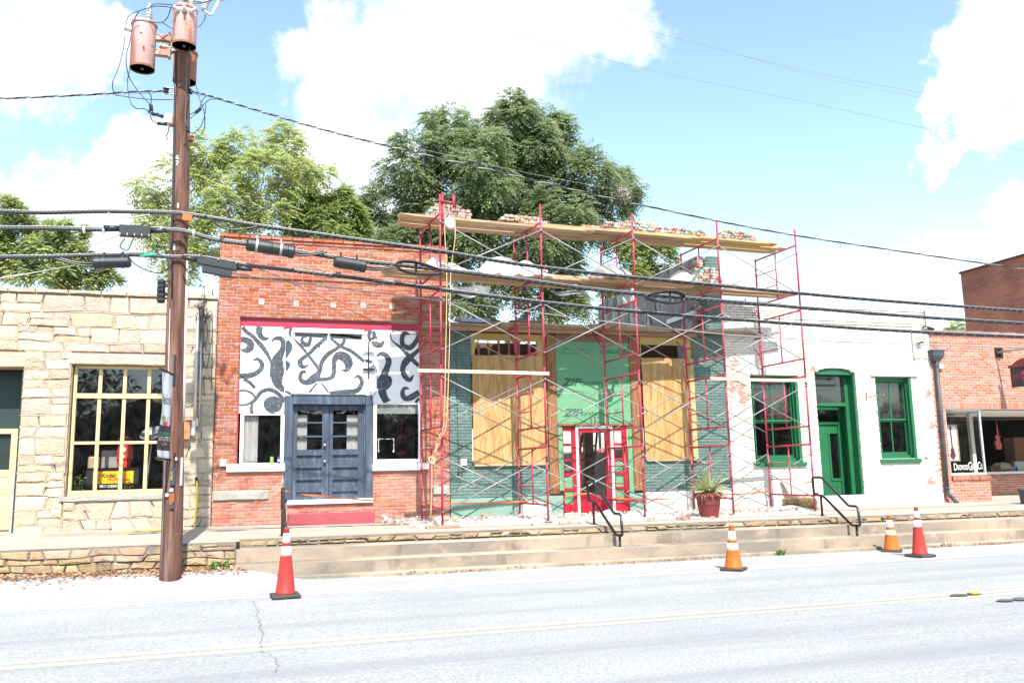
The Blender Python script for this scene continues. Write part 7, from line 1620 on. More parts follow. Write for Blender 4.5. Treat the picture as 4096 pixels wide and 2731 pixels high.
# ------------------------------------------------------------------ handrails
def railprof():
    X = 6.40; pts = [(690, 72), (700, 62), (742, 62), (758, 72), (930, 340), (945, 352), (985, 355), (1000, 372), (1014, 535), (1008, 550), (970, 550), (952, 540), (770, 262), (752, 246), (712, 240), (700, 225)]
    return [PX(2048+x/2.296, 1900+y/2.296, X) for x, y in pts]
RPF = railprof(); up_y, lo_y = PZ(2370, 2092, zsw(6.4, 15.4)).y, 14.16
def handrail(X, label, dz=0, sk=0):
    z0 = zroad(X)-zroad(6.4)+dz; t = thing('handrail', label, 'handrail', (X, 14.9, zsw(X, 15)), 'black iron step handrails')
    pts = [Vector((X+sk*(p.y-14.8), p.y, p.z+z0)) for p in RPF]; mb = MB(); mb.tube(pts, .026, 8, closed=True); mb.build('rail_loop', M['rail'], t, smooth=True)
    uy = RPF[13].y+.03; ly = (RPF[9].y+RPF[10].y)/2
    for (y_, zt_, zb_2) in ((uy, RPF[13].z+z0, zsw(X, uy)), (ly, RPF[9].z+z0, zroad(X)+.06)):
        xx = X+sk*(y_-14.8); mb = MB(); mb.tube([(xx, y_, zb_2), (xx, y_, zt_)], .025, 8); mb.build('post', M['rail'], t, smooth=True); mb = MB(); mb.box(xx-.05, xx+.05, y_-.05, y_+.05, zb_2, zb_2+.012); mb.build('foot_plate', M['rail'], t)
handrail(.65, 'black iron handrail seen end on behind the left red cone', 0); handrail(6.40, 'black iron handrail on the steps in front of the scarlet door'); handrail(11.5, 'black iron handrail with orange tape wrapped on it, near the arched green door', 0, .09)
# orange barrier tape
def tape(pts, label, w=.05):
    c = catmull(pts, 10); mb = MB(); n = len(c)
    for i in range(n-1):
        a0 = .5+1.3*sin(i*.23); a1 = .5+1.3*sin((i+1)*.23); o0 = Vector((0, sin(a0), cos(a0)))*w/2*.6; o1 = Vector((0, sin(a1), cos(a1)))*w/2*.6; mb.quad(c[i]-o0, c[i+1]-o1, c[i+1]+o1, c[i]+o0)
    tag(mb.build('barrier_tape', M['orange_tape']), label, 'barrier tape')
r2 = RPF[0]+Vector((0, 0, -.38)); r2t = PX(2352, 1972, 6.4)
tape([P(1146, 1962, 15.5), P(1200, 1975, 15.6), P(1360, 1990, 15.7), P(1600, 2010, 15.75), P(1760, 2013, 15.78), P(1990, 2010, 15.75), P(2150, 1998, 15.6), r2t], 'orange barrier tape strung from the left handrail across to the middle handrail')
tape([r2t, P(2440, 1988, 15.6), P(2560, 1997, 15.8), P(2700, 1993, 15.9), P(2850, 1979, 16.0), P(3000, 1973, 16.1), P(3130, 1953, 16.2), P(3246, 1926, 16.25)], 'orange barrier tape strung from the middle handrail to the last scaffold post')
tape([P(1020, 2005, 15.6), P(1080, 1995, 15.55), P(1125, 1970, 15.5), P(1146, 1962, 15.5)], 'short orange tape end left of the left handrail', .04)
h3 = PX(3273, 1945, 11.95)
tape([P(3246, 1982, 16.22), P(3258, 1972, 16.1), h3+Vector((0, 0, -.15)), h3], 'orange tape knotted round the right handrail', .09)

# ------------------------------------------------------------------ traffic cones
def cone(px, py, ptop, hk, label, m, slim, y0=None, rz=.3):
    p = PZ(px, py, 0); p = PZ(px, py, zroad(p.x)+.008); Y = p.y+.17; g = PZ(px, py, zroad(p.x)+.008); ctr = Vector((g.x+.03, Y, zroad(g.x)+.006)); Hc = P(px, ptop, Y).z-ctr.z
    t = thing('traffic_cone', label, 'traffic cone', ctr, 'traffic cones along the edge line'); b = .185 if slim else .18; hb = .045 if slim else .03
    Rz = Matrix.Rotation(rz, 3, 'Z'); mb = MB(); mb.obox((0, 0, hb/2), (b*2, b*2, hb), Rz, 0, .018); mb.v = [(x+ctr.x, y+ctr.y, z+ctr.z) for x, y, z in mb.v]; mb.build('base', M['rubber'], t)
    r0, r1 = (.125, .028) if slim else (.135, .030)
    def rad(z): return lerp(r0, r1+.004, (z-hb)/(Hc-hb))
    bands = [(hb, .60), (.60, .775), (.775, .835), (.835, .955), (.955, 1.0)] if False else None
    zs = [hb-.002, .60*Hc, .735*Hc, .785*Hc, .925*Hc, .985*Hc] if slim else [hb-.002, .44*Hc, .60*Hc, .665*Hc, .87*Hc, .985*Hc]
    if slim: zs = [hb-.002, .60*Hc, .735*Hc, .785*Hc, .925*Hc, .985*Hc]
    names = ['cone_body', 'reflective_band', 'cone_body', 'reflective_band', 'cone_body']
    mb = MB(); mb.lathe([(rad(hb)+.012, zs[0]), (rad(hb)+.002, hb+.02), (rad(zs[-1]), zs[-1]), (rad(zs[-1])+.004, zs[-1]+.004), (r1+.004, Hc), (r1-.008, Hc), (r1-.010, Hc-.05)], ctr, 28); mb.build('cone_body', M[m], t, smooth=False)
    for i in (1, 3):
        mb = MB(); mb.lathe([(rad(zs[i])+.003, zs[i]), (rad(zs[i+1])+.003, zs[i+1])], ctr, 28); o = mb.build('reflective_band', M['cone_white'], t, smooth=True)
    for o in [c_ for c_ in bpy.data.objects if c_.parent == t and c_.name.startswith('cone_body')]: o.data.polygons.foreach_set('use_smooth', [True]*len(o.data.polygons))
    return t
cone(1134, 2393, 2112, 1, 'tall red cone standing alone at the left, in front of the first handrail', 'cone_red', True, rz=.08)
cone(2952, 2281, 2098, 1, 'short orange cone in front of the plant pot', 'cone_orange', False, rz=.75)
cone(3588, 2206, 2060, 1, 'short orange cone close to the steps, left of the tall red one', 'cone_orange', False, rz=.8)
cone(3704, 2228, 2026, 1, 'tall red cone at the right, beside the short orange one near the steps', 'cone_red', True, rz=.15)
# yellow cord on the stone shop's pavement
yc = [P(787, 1912, 17.9), P(788, 1960, 17.85), P(783, 2040, 17.8), P(777, 2090, 17.7)]
mb = MB(); mb.tube(catmull(yc, 6), .017, 8); e = yc[0]; t = thing('yellow_guy_guard', 'thin yellow plastic guy guard leaning on the stone pier right of the pole', 'guy guard', yc[-1]); mb.build('tube', M['yellow_cord'], t, smooth=True); mb = MB(); mb.tube([e+Vector((-.015, 0, .02)), e+Vector((.01, 0, -.09))], .03, 8); mb.build('tube_cap', M['black_plastic'], t)
mb = MB(); g_ = lambda x, y: (lambda p: Vector((p.x, p.y, zsw(p.x, p.y)+.012)))(PZ(x, y, zsw(-1, 16.8))); mb.tube(catmull([Vector(yc[-1]), g_(755, 2112), g_(700, 2118), g_(600, 2126), g_(470, 2134)], 8), .013, 6); tag(mb.build('trailing_cord', M['yellow_cord'], smooth=True), 'yellow cord trailing along the pavement past the pole', 'cord')
# ------------------------------------------------------------------ utility pole
YP = 13.7
pb, pm_, ptp = P(680, 2318, YP), P(703, 1200, YP), P(740, -60, YP)
def pole_at(z):
    t = (z-pb.z)/(ptp.z-pb.z); return Vector((lerp(pb.x, ptp.x, t), YP, z))
def pole_r(z): t = (z-pb.z)/(ptp.z-pb.z); return lerp(.152, .112, t)
up_ = thing('utility_pole', 'dark reddish wooden utility pole with transformers, banner and numbers', 'utility pole', pb)
mb = MB(); zs = [pb.z-.3+i*.5 for i in range(int((ptp.z-pb.z)/.5)+3)]
mb.tube([pole_at(z)+Vector((.012*sin(z*1.3), .01*sin(z*.9), 0)) for z in zs], [pole_r(z)*(1+.012*sin(z*2.1)) for z in zs], 18); mb.build('shaft', M['pole_wood'], up_, smooth=True)
def on_pole(px, py, off=0.0, side=0):
    p = P(px, py, YP); r = pole_r(p.z); c = pole_at(p.z); dx = max(-.95*r, min(.95*r, p.x-c.x)); return Vector((c.x+dx, YP-sqrt(max(0, r*r-dx*dx))-off, p.z))
def poletube(pxs, r, m, name, off=.0):
    mb = MB(); mb.tube([on_pole(x, y, off+r) for x, y in pxs], r, 7); return mb.build(name, M[m], up_, smooth=True)
poletube([(705, 215), (702, 400), (700, 520), (696, 800), (693, 1000), (691, 1200)], .014, 'cable', 'riser_cable')
poletube([(683, 1240), (676, 1500), (662, 1900), (646, 2280)], .008, 'galv_d', 'ground_wire')
a = [pole_at(z)+Vector((pole_r(z)*.96, -.03, 0)) for z in (P(735, 1040, YP).z, P(735, 1300, YP).z, P(733, 1500, YP).z, P(731, 1690, YP).z)]
mb = MB(); mb.tube(a, .022, 8); mb.build('conduit', M['box_beige'], up_, smooth=True)
def plate(x0, y0, x1, y1, m, name, off=.012, th=.012):
    c = on_pole((x0+x1)/2, (y0+y1)/2, off); a, b, z0, z1 = RC(x0, y0, x1, y1, c.y); mb = MB(); mb.box(a, b, c.y-th, c.y+.03, z0, z1, c=.003); return mb.build(name, M[m], up_), (a, b, z0, z1, c.y-th)
plate(720, 1829, 731, 1942, 'galv', 'strap_plate', .005)
for ch, y in (('6', 629), ('7', 653)):
    c = on_pole(709, y, .006); a, b, z0, z1 = RC(703, y-8, 716, y+9, c.y); mb = MB(); put_text(mb, ch, (a, c.y-.005, z0), UXF, UZF, b-a, z1-z0, thick=.004); mb.build('number', M['ink_white'], up_)
o, q = plate(681, 1872, 700, 1940, 'banner_dark', 'number_plate'); add_text(up_, 'number_plate_text', [dict(body='2FLO', org=(lerp(q[0], q[1], .42), q[4]-.002, lerp(q[2], q[3], .3)), ux=UZF, uz=Vector((-1, 0, 0)), w=(q[3]-q[2])*.5, h=(q[1]-q[0])*.3)], 'sign_yellow')
o, q = plate(678, 1966, 698, 2035, 'banner_dark', 'tag_holder')
for (x0, x1, t_, y1) in ((679, 687, '4000', 2016), (689, 697, '6423', 2007)):
    o2, q2 = plate(x0, 1974, x1, y1, 'sign_orange' if 'sign_orange' in M else 'cone_orange', 'number_tag', .026, .006); add_text(up_, 'number_tag_text', [dict(body=t_, org=(lerp(q2[0], q2[1], .85), q2[4]-.002, lerp(q2[2], q2[3], .08)), ux=UZF, uz=Vector((-1, 0, 0)), w=(q2[3]-q2[2])*.84, h=(q2[1]-q2[0])*.7)], 'ink_black')
for (x, y) in ((689, 1959), (671, 1979), (705, 1836)):
    c = on_pole(x, y, .004); mb = MB(); mb.lathe([(.022, 0), (.026, .012), (.014, .02), (0, .02)], c, 12, axis=(-.3 if x < 680 else 0, -1, 0)); mb.build('round_nail', M['ink_white'], up_)
for (x0, y0, x1, y1) in ((694, 1419, 703, 1540), (694, 1810, 702, 1872)): plate(x0, y0, x1, y1, 'black_metal', 'banner_bracket', .004, .02)
for (x, y, w_, h_) in ((719, 341, 14, 14), (712, 823, 8, 20), (705, 890, 12, 12), (697, 990, 10, 30)): plate(x-w_/2, y-h_/2, x+w_/2, y+h_/2, 'rust' if w_ > 11 else 'galv_d', 'pole_bolt', .002, .014)
# street side terminal on the left of the pole
c = P(645, 1165, YP-.02); mb = MB(); mb.obox(c, (.11, .13, .36), None, 0, .02)
for k in range(5): mb.obox(c+Vector((.0, -.07, -.14+.07*k)), (.09, .03, .04), None, 0, .006)
for z in (1144, 1178): p = P(670, z, YP-.02); mb.box(c.x+.04, pole_at(p.z).x-pole_r(p.z)*.7, YP-.04, YP, p.z-.02, p.z+.02)
mb.build('cable_terminal', M['black_plastic'], up_)
c = P(686, 508, YP-.05); mb = MB(); mb.obox(P(674, 478, YP-.05), (.10, .12, .17), None, 0, .015); mb.build('connector_box', M['box_beige'], up_); mb = MB(); mb.obox(P(685, 486, YP-.02), (.07, .12, .15), None, 0, .01); mb.build('connector_box_side', M['box_rust'], up_)
# spool racks either side
for (x, y, s_) in ((664, 363, -1), (758, 367, 1)):
    c = P(x, y, YP-.02); mb = MB(); mb.lathe([(.035, -.035), (.05, -.03), (.03, 0), (.05, .03), (.035, .035)], c, 12); mb.build('spool_insulator', M['black_metal'], up_); mb = MB(); w0 = pole_at(c.z).x+s_*pole_r(c.z)*.9
    for dz in (-.05, .05): mb.box(min(c.x, w0), max(c.x, w0), c.y-.015, c.y+.015, c.z+dz-.007, c.z+dz+.007)
    mb.tube([c+Vector((0, 0, -.07)), c+Vector((0, 0, .07))], .009, 6); mb.build('spool_clevis', M['galv_d'], up_)
c = P(765, 555, YP-.02); mb = MB(); mb.lathe([(.03, -.05), (.05, -.03), (.03, 0), (.05, .03), (.03, .05)], c, 10); mb.obox(c+Vector((-.07, 0, 0)), (.14, .05, .10)); mb.build('spool_clevis', M['rust'], up_)
c = P(702, 895-72, YP-.1)
# cluster bracket for the transformers
mb = MB(); zb_c = P(690, 187, YP).z; cp0 = pole_at(zb_c); mb.lathe([(pole_r(zb_c)+.015, -.10), (pole_r(zb_c)+.015, .10)], cp0, 16)
mb.box(cp0.x-.36, cp0.x-.10, YP-.05, YP+.05, zb_c-.04, zb_c+.04); mb.build('cluster_bracket', M['galv_d'], up_)

def transformer(px, y0, y1, wpx, Y, label, m, lugs=3, side=-1, bush=1, bang=0):
    top, bot = P(px, y0, Y), P(px, y1, Y); c = Vector((top.x*.5+bot.x*.5, Y, bot.z)); H = top.z-bot.z; r = (P(px+wpx/2, (y0+y1)/2, Y).x-P(px-wpx/2, (y0+y1)/2, Y).x)/2*.965
    t = thing('transformer', label, 'transformer', c, 'pole mounted transformers')
    mb = MB(); mb.lathe([(r*.96, .024), (r, .035), (r, H-.02), (r*.99, H)], c, 36); mb.build('tank', M[m], t, smooth=False)
    for o in bpy.data.objects:
        if o.parent == t: o.data.polygons.foreach_set('use_smooth', [len(p.vertices) == 4 for p in o.data.polygons])
    mb = MB(); mb.lathe([(r*.99, 0), (r*1.005, .0), (r*1.005, .03), (r*.965, .03)], c, 36, cap=False); mb.build('base_ring', M['rust'], t, smooth=False); mb = MB(); mb.lathe([(0, .022), (r*.965, .022)], c, 30); mb.lathe([(.025, .0), (.025, .021)], c, 10); mb.build('tank_bottom', M['tank_base'], t)
    mb = MB(); mb.lathe([(r*1.055, H-.03), (r*1.08, H-.015), (r*1.08, H+.012), (r*.96, H+.03), (r*.5, H+.06), (0, H+.065)], c, 36); mb.build('lid', M['rust' if m == 'tank2' else m], t, smooth=True)
    for k in range(bush):
        bx = c+Vector((r*.35*(1 if bush == 1 else (-1.25 if k == 0 else 1.25)), -r*.1, H+.045)); mb = MB(); pr = [(.045, 0)]
        for i in range(5): pr += [(.036, .02+i*.05), (.062-.004*i, .03+i*.05), (.034, .048+i*.05)]
        pr += [(.02, .28), (.012, .30), (.012, .33), (0, .33)]
        mb.lathe(pr, bx, 14); mb.build('bushing', M['porcelain'], t, smooth=True)
    for k in range(lugs):
        a = bang+(-pi/2+(k-1)*.55 if side == 0 else pi+(k-1)*.42); d = Vector((cos(a), sin(a), 0)); p = c+d*r+Vector((0, 0, H-.10-.05*(k-1)*(1 if side else 0))); mb = MB(); mb.lathe([(.04, 0), (.045, .03), (.03, .05), (.018, .055), (.018, .10), (0, .10)], p, 12, axis=d); mb.obox(p+d*.10, (.03, .03, .06)); mb.build('secondary_terminal', M['porcelain'], t, smooth=True)
    return t, c, r, H
t1, c1_, r1_, H1 = transformer(573, 100, 279, 105, YP-.05, 'pinkish rusted transformer hanging out to the left of the pole', 'tank', 3, -1, 1)
t2, c2_, r2_, H2 = transformer(739, 40, 188, 101, YP-.42, 'pinkish rusted transformer mounted on the street side of the pole, near the top', 'tank', 3, 0, 2)
t3, c3_, r3_, H3 = transformer(740, 214, 330, 98, YP+.38, 'orange and grey rusted transformer partly hidden behind the pole', 'tank2', 0, 0, 0)
for (yy, t, c, r) in ((155, t1, c1_, r1_), (214, t1, c1_, r1_)):
    z = P(620, yy, YP).z; mb = MB(); mb.box(c.x+r*.9, c.x+r*.9+.24, YP-.08, YP+.02, z-.05, z+.05, c=.004); mb.box(c.x+r*.9+.20, c.x+r*.9+.235, YP-.09, YP+.03, z-.07, z+.10); mb.build('hanger_lug', M['tank'], t)
    z2 = P(660, 187, YP).z; mb = MB(); mb.tube([(c.x+r*.9+.22, YP-.03, z), (c.x+r*.9+.30, YP-.03, lerp(z, z2, .5)), (cp0.x-.34, YP, z2)], .028, 4); mb.build('hanger_arm', M['galv_d'], t)
c = on_pole(571, 120); p = Vector((c1_.x-.02, c1_.y-r1_-.005, c1_.z+H1-.14)); mb = MB(); mb.obox(p, (.035, .03, .16)); mb.build('lifting_eye', M['galv'], t1)
p = Vector((c1_.x+.03, c1_.y-r1_-.01, c1_.z+.28)); mb = MB(); mb.lathe([(.015, 0), (.015, .03), (0, .03)], p, 8, axis=(0, -1, 0)); mb.build('ground_lug', M['rust'], t1)
mb = MB(); c = Vector((c2_.x+.02, c2_.y-r2_-.003, c2_.z+.20)); put_text(mb, '45', c, UXF, UZF, .06, .055); mb.build('stencil', M['stencil'], t2)
# fused cut-out on the right, partly above the frame
cut = thing('fuse_cutout', 'grey porcelain fuse cut-out on an arm at the top right of the pole', 'fuse cut-out', P(790, 10, YP-.1))
mb = MB(); mb.tube([P(745, -6, YP-.1), P(770, 2, YP-.1), P(824, 10, YP-.2)], .022, 6); mb.build('arm', M['galv_d'], cut)
a, b = P(812, 42, YP-.2), P(838, -18, YP-.2); mb = MB(); L_ = (b-a).length; pr = [(.03, 0)]
for i in range(6): pr += [(.035, .03+i*L_/8), (.055, .05+i*L_/8), (.035, .07+i*L_/8)]
pr += [(.03, L_), (0, L_)]; mb.lathe(pr, a, 12, axis=(b-a).normalized()); mb.build('insulator', M['porcelain'], cut, smooth=True)
mb = MB(); mb.tube([P(846, 58, YP-.25), P(873, 8, YP-.25)], .017, 8); mb.build('fuse_tube', M['ink_white'], cut); mb = MB(); mb.tube([a, P(826, 50, YP-.2), P(842, 62, YP-.25), P(846, 58, YP-.25)], .02, 6); mb.build('hinge', M['galv_d'], cut)
mb = MB(); mb.tube([P(873, 8, YP-.25), P(880, 0, YP-.25), P(925, -6, YP-.3)], .02, 6); mb.build('contact', M['galv_d'], cut)

# ------------------------------------------------------------------ wires
def wire(pts, r, m, name, label, cat='cable', k=8, part=None, n=6):
    mb = MB(); mb.tube(catmull(pts, k), r, n); o = mb.build(name, M[m], part, smooth=True)
    if part is None: tag(o, label, cat)
    return o
Yw = YP-.15
def W_(*xy, Y=Yw, dy=None): return [P(x, y, Y if dy is None else Y+dy[i]) for i, (x, y) in enumerate(xy)]
S = lambda l, ox=0, oy=0, s_=2.296: [(ox+x/s_, oy+y/s_) for x, y in l]
jp = thing('transformer_jumpers', 'loose dark jumper wires looping between the transformers and the pole', 'wires', P(640, 250, Yw))
for l in ([(1155, 262), (1165, 190), (1200, 135), (1300, 95), (1420, 62), (1540, 65), (1610, 82)], [(1275, 105), (1235, 180), (1210, 280), (1190, 400), (1165, 480), (1160, 580), (1180, 690), (1240, 800), (1330, 910), (1390, 970)], [(1145, 340), (1130, 460), (1090, 620), (1040, 740), (1035, 810), (1060, 870), (1130, 885), (1340, 912), (1590, 918)],
          [(1195, 640), (1172, 740), (1178, 860), (1210, 960), (1260, 1000), (1320, 1000), (1370, 1025)], [(1360, 100), (1385, 60), (1440, 38), (1560, 45), (1700, 48), (1870, 25), (1960, 0)], [(1375, 195), (1430, 210), (1490, 207), (1540, 160), (1570, 80), (1605, 30)], [(1490, 207), (1530, 235), (1580, 268)], [(1885, 135), (1880, 180), (1850, 225), (1815, 255)],
          [(1380, 1030), (1385, 1080), (1400, 1110), (1445, 1135)], [(1235, 850), (1320, 842), (1370, 855), (1390, 900), (1385, 960), (1400, 985)], [(1800, 785), (1830, 900), (1870, 1010), (1882, 1100), (1870, 1200), (1830, 1265)], [(1755, 150), (1765, 220), (1750, 400), (1725, 560), (1716, 700), (1708, 900), (1702, 1060), (1720, 1160)],
          [(1950, 885), (1900, 880), (1860, 920), (1820, 1010), (1712, 1065)], [(1990, 910), (1920, 920), (1850, 985), (1780, 1060), (1715, 1115)], [(1890, 960), (1885, 1040), (1850, 1150), (1790, 1215), (1745, 1220)], [(1550, 1160), (1545, 1210), (1530, 1250), (1545, 1290)]):
    mb = MB(); pp_ = S(l); n = len(pp_); mb.tube(catmull([P(x, y, Yw-.18+.10*sin(i*1.1+l[0][0])) for i, (x, y) in enumerate(pp_)], 6), .0075, 6); mb.build('jumper', M['wire_blue'], jp, smooth=True)
for (a, b) in (((1385, 965), (1390, 1020)), ((1365, 1022), (1425, 1058)), ((1435, 1050), (1500, 1075)), ((1445, 1135), (1535, 1142)), ((1845, 998), (1795, 1038)), ((1716, 1170), (1730, 1215))):
    q = S([a, b]); mb = MB(); mb.tube([P(*q[0], Yw-.12), P(*q[1], Yw-.12)], .028, 8); mb.build('splice_sleeve', M['black_plastic'], jp, smooth=True)
# twisted service cable, left span and right span
def twisted(pts, label, turns, r=.0085, off=.0095, name='service_cable'):
    c = catmull(pts, 40); mats = ['cable', 'cable', 'cable_grey']; t = thing(name, label, 'cable', c[0])
    for s_ in range(3):
        mb = MB(); q = []
        for i, p in enumerate(c):
            a = 2*pi*(turns*i/len(c)+s_/3); q.append(p+Vector((0, sin(a)*off, cos(a)*off)))
        mb.tube(q, r, 5); mb.build('strand', M[mats[s_]], t, smooth=True)
    return t
twisted([P(-60, 396, Yw), P(100, 391, Yw), P(300, 382, Yw), P(450, 373, Yw), P(560, 367, Yw), P(655, 365, Yw)], 'twisted service cable coming in from the left to the pole below the transformers', 9)
twisted([P(765, 366, Yw), P(850, 388, Yw), P(1024, 441, Yw), P(1300, 521, Yw), P(1600, 596, Yw), P(2048, 700, Yw), P(2510, 808, Yw), P(3072, 923, Yw), P(3600, 1005, Yw), P(4096, 1075, Yw), P(4500, 1124, Yw)], 'long twisted service cable sagging from the pole across the sky to the right', 38)
# communication bundles on steel strand
def bundle(pts, label, name='cable_bundle', strands=((0, .024, .008, 'cable_grey'), (0, 0, .016, 'cable'), (.012, -.021, .010, 'cable')), wraps=0):
    t = thing(name, label, 'cable', pts[0]); c = catmull(pts, 12)
    for dy, dz, r, m in strands:
        mb = MB(); mb.tube([p+Vector((0, dy, dz)) for p in c], r, 7); mb.build('cable_run', M[m], t, smooth=True)
    mb = MB(); acc = 0; L_ = 0
    for i in range(len(c)-1):
        d = c[i+1]-c[i]; n = max(1, int(d.length/.33))
        for j in range(n):
            p = c[i]+d*(j/n); ex = d.normalized(); mb.tube([p+ex*-.05+Vector((0, -.026, -.034)), p+Vector((0, -.030, 0)), p+ex*.05+Vector((0, -.02, .036))], .002, 4)
    mb.build('lashing_wire', M['cable_grey'], t, kind='stuff'); return t
Yc = YP-.22
bundle([P(-60, 842, Yc), P(0, 845, Yc), P(170, 850, Yc), P(400, 845, Yc), P(560, 847, Yc), P(675, 850, Yc), P(745, 856, Yc), P(900, 880, Yc), P(1024, 901, Yc), P(1300, 940, Yc), P(1762, 1005, Yc), P(2048, 1052, Yc), P(2400, 1095, Yc), P(2900, 1144, Yc), P(3400, 1191, Yc), P(3800, 1222, Yc), P(4096, 1243, Yc), P(4500, 1266, Yc)], 'upper black cable bundle crossing the whole view past the pole')
bundle([P(-60, 906, Yc-.05), P(0, 911, Yc-.05), P(200, 912, Yc-.05), P(400, 917, Yc-.05), P(560, 915, Yc-.05), P(675, 918, Yc-.05), P(745, 926, Yc-.05), P(850, 955, Yc-.05), P(1000, 977, Yc-.05), P(1200, 1007, Yc-.05), P(1420, 1040, Yc-.05), P(1700, 1070, Yc-.05), P(2048, 1112, Yc-.05), P(2400, 1160, Yc-.05), P(2760, 1192, Yc-.05), P(3072, 1218, Yc-.05), P(3600, 1261, Yc-.05), P(4096, 1293, Yc-.05), P(4500, 1318, Yc-.05)], 'middle black cable bundle carrying most of the splice cases', strands=((0, .025, .008, 'cable_grey'), (0, 0, .016, 'cable'), (.012, -.022, .013, 'cable'), (-.02, -.012, .010, 'cable')))
bundle([P(-60, 1024, Yc+.02), P(0, 1028, Yc+.02), P(200, 1026, Yc+.02), P(400, 1020, Yc+.02), P(560, 1019, Yc+.02), P(690, 1028, Yc+.02), P(800, 1028, Yc+.02), P(1000, 1062, Yc+.02), P(1200, 1085, Yc+.02), P(1500, 1122, Yc+.02), P(2048, 1194, Yc+.02), P(2500, 1242, Yc+.02), P(3072, 1287, Yc+.02), P(3600, 1323, Yc+.02), P(4096, 1346, Yc+.02), P(4500, 1362, Yc+.02)], 'lowest black cable bundle crossing the whole view past the pole')
wire(W_((690, 1040), (1000, 1105), (1250, 1140), (1580, 1180), (1900, 1218), (2300, 1270), (2600, 1306), (3000, 1345), (3500, 1372), (4096, 1392), (4400, 1400), Y=Yc+.3), .010, 'cable_grey', 'thin_cable', 'thin grey cable below the bundles running from the pole to the hanging sign')
wire([P(690, 1000, Yc), P(1000, 1062, 14.6), P(1300, 1195, 16), P(1560, 1312, 17), P(1700, 1345, 17.9)], .006, 'cable', 'drop_wire', 'thin drop wire slanting from the pole down to the crimson lintel')
wire([P(-40, 1120, Yc), P(140, 1090, Yc+.1), P(335, 1055, Yc)], .010, 'cable_grey', 'guy_wire', 'pale guy wire slanting down to the left below the cable bundles')
wire([P(-40, 1108, Yc+.4), P(200, 1045, Yc+.4), P(475, 940, Yc+.2), P(660, 858, Yc)], .004, 'cable', 'thin_drop_wire', 'hair thin wire rising from the left edge to the pole')
# loops of slack round the pole
for pts, lab in (([(505, 1020), (545, 1060), (600, 1085), (640, 1090), (672, 1070), (665, 1035), (630, 1015)], 'slack black loop hanging left of the pole under the lowest bundle'), ([(740, 935), (780, 965), (830, 972), (870, 965), (900, 940)], 'small slack wire right of the pole between two bundles'), ([(820, 862), (850, 885), (880, 905), (920, 918), (980, 915), (1030, 906)], 'thick black slack cable drooping right of the pole under the upper bundle'), ([(430, 850), (470, 868), (530, 870), (600, 857)], 'grey slack wire under the upper bundle left of the pole'), ([(500, 955), (480, 985), (510, 1000), (535, 950)], 'thin wire loop hanging below the flat splice box')):
    wire(W_(*pts, Y=Yc-.08), .016 if 'thick' in lab else .009, 'cable_grey' if 'grey' in lab else 'cable', 'slack_loop', lab)
# splice cases
def case_flat(x0, y0, x1, y1, Y, label, double=False, slope=0):
    a, b, z0, z1 = RC(x0, y0, x1, y1, Y); t = thing('splice_case', label, 'splice case', ((a+b)/2, Y, z0), 'cable splice cases'); ang = math.atan2(P(x1, y1+slope, Y).z-P(x1, y1, Y).z, b-a) if slope else 0; R_ = Matrix.Rotation(-ang, 3, 'Y'); c = Vector(((a+b)/2, Y, (z0+z1)/2))
    mb = MB(); w, h = b-a, z1-z0
    if double: mb.obox(c+R_ @ Vector((0, 0, h*.22)), (w, .11, h*.52), R_, 0, .008); mb.build('case', M['black_plastic'], t); mb = MB(); mb.obox(c+R_ @ Vector((.02, 0, -h*.28)), (w*.72, .10, h*.42), R_, 0, .008); mb.build('lower_case', M['black_plastic'], t)
    else: mb.obox(c, (w, .12, h), R_, 0, .006); mb.build('case', M['black_plastic'], t); mb = MB(); mb.obox(c+R_ @ Vector((0, -.005, -h*.43)), (w*.99, .14, h*.10), R_, 0, .004); mb.build('flange', M['black_plastic'], t)
    for s_ in (-1, 1):
        mb = MB(); e = c+R_ @ Vector((s_*w/2, 0, h*.2)); mb.tube([e, e+R_ @ Vector((s_*.12, 0, .0)), e+R_ @ Vector((s_*.22, 0, .01))], [.045, .04, .028], 8); mb.build('cable_boot', M['black_plastic'], t, smooth=True)
    for i in range(5 if not double else 3):
        mb = MB(); p = c+R_ @ Vector((w*(-.46+.92*i/(4 if not double else 2)), -.075, -h*.38 if not double else h*.44)); mb.lathe([(.008, -.02), (.008, .015), (0, .016)], p, 6); mb.build('bolt', M['galv'], t)
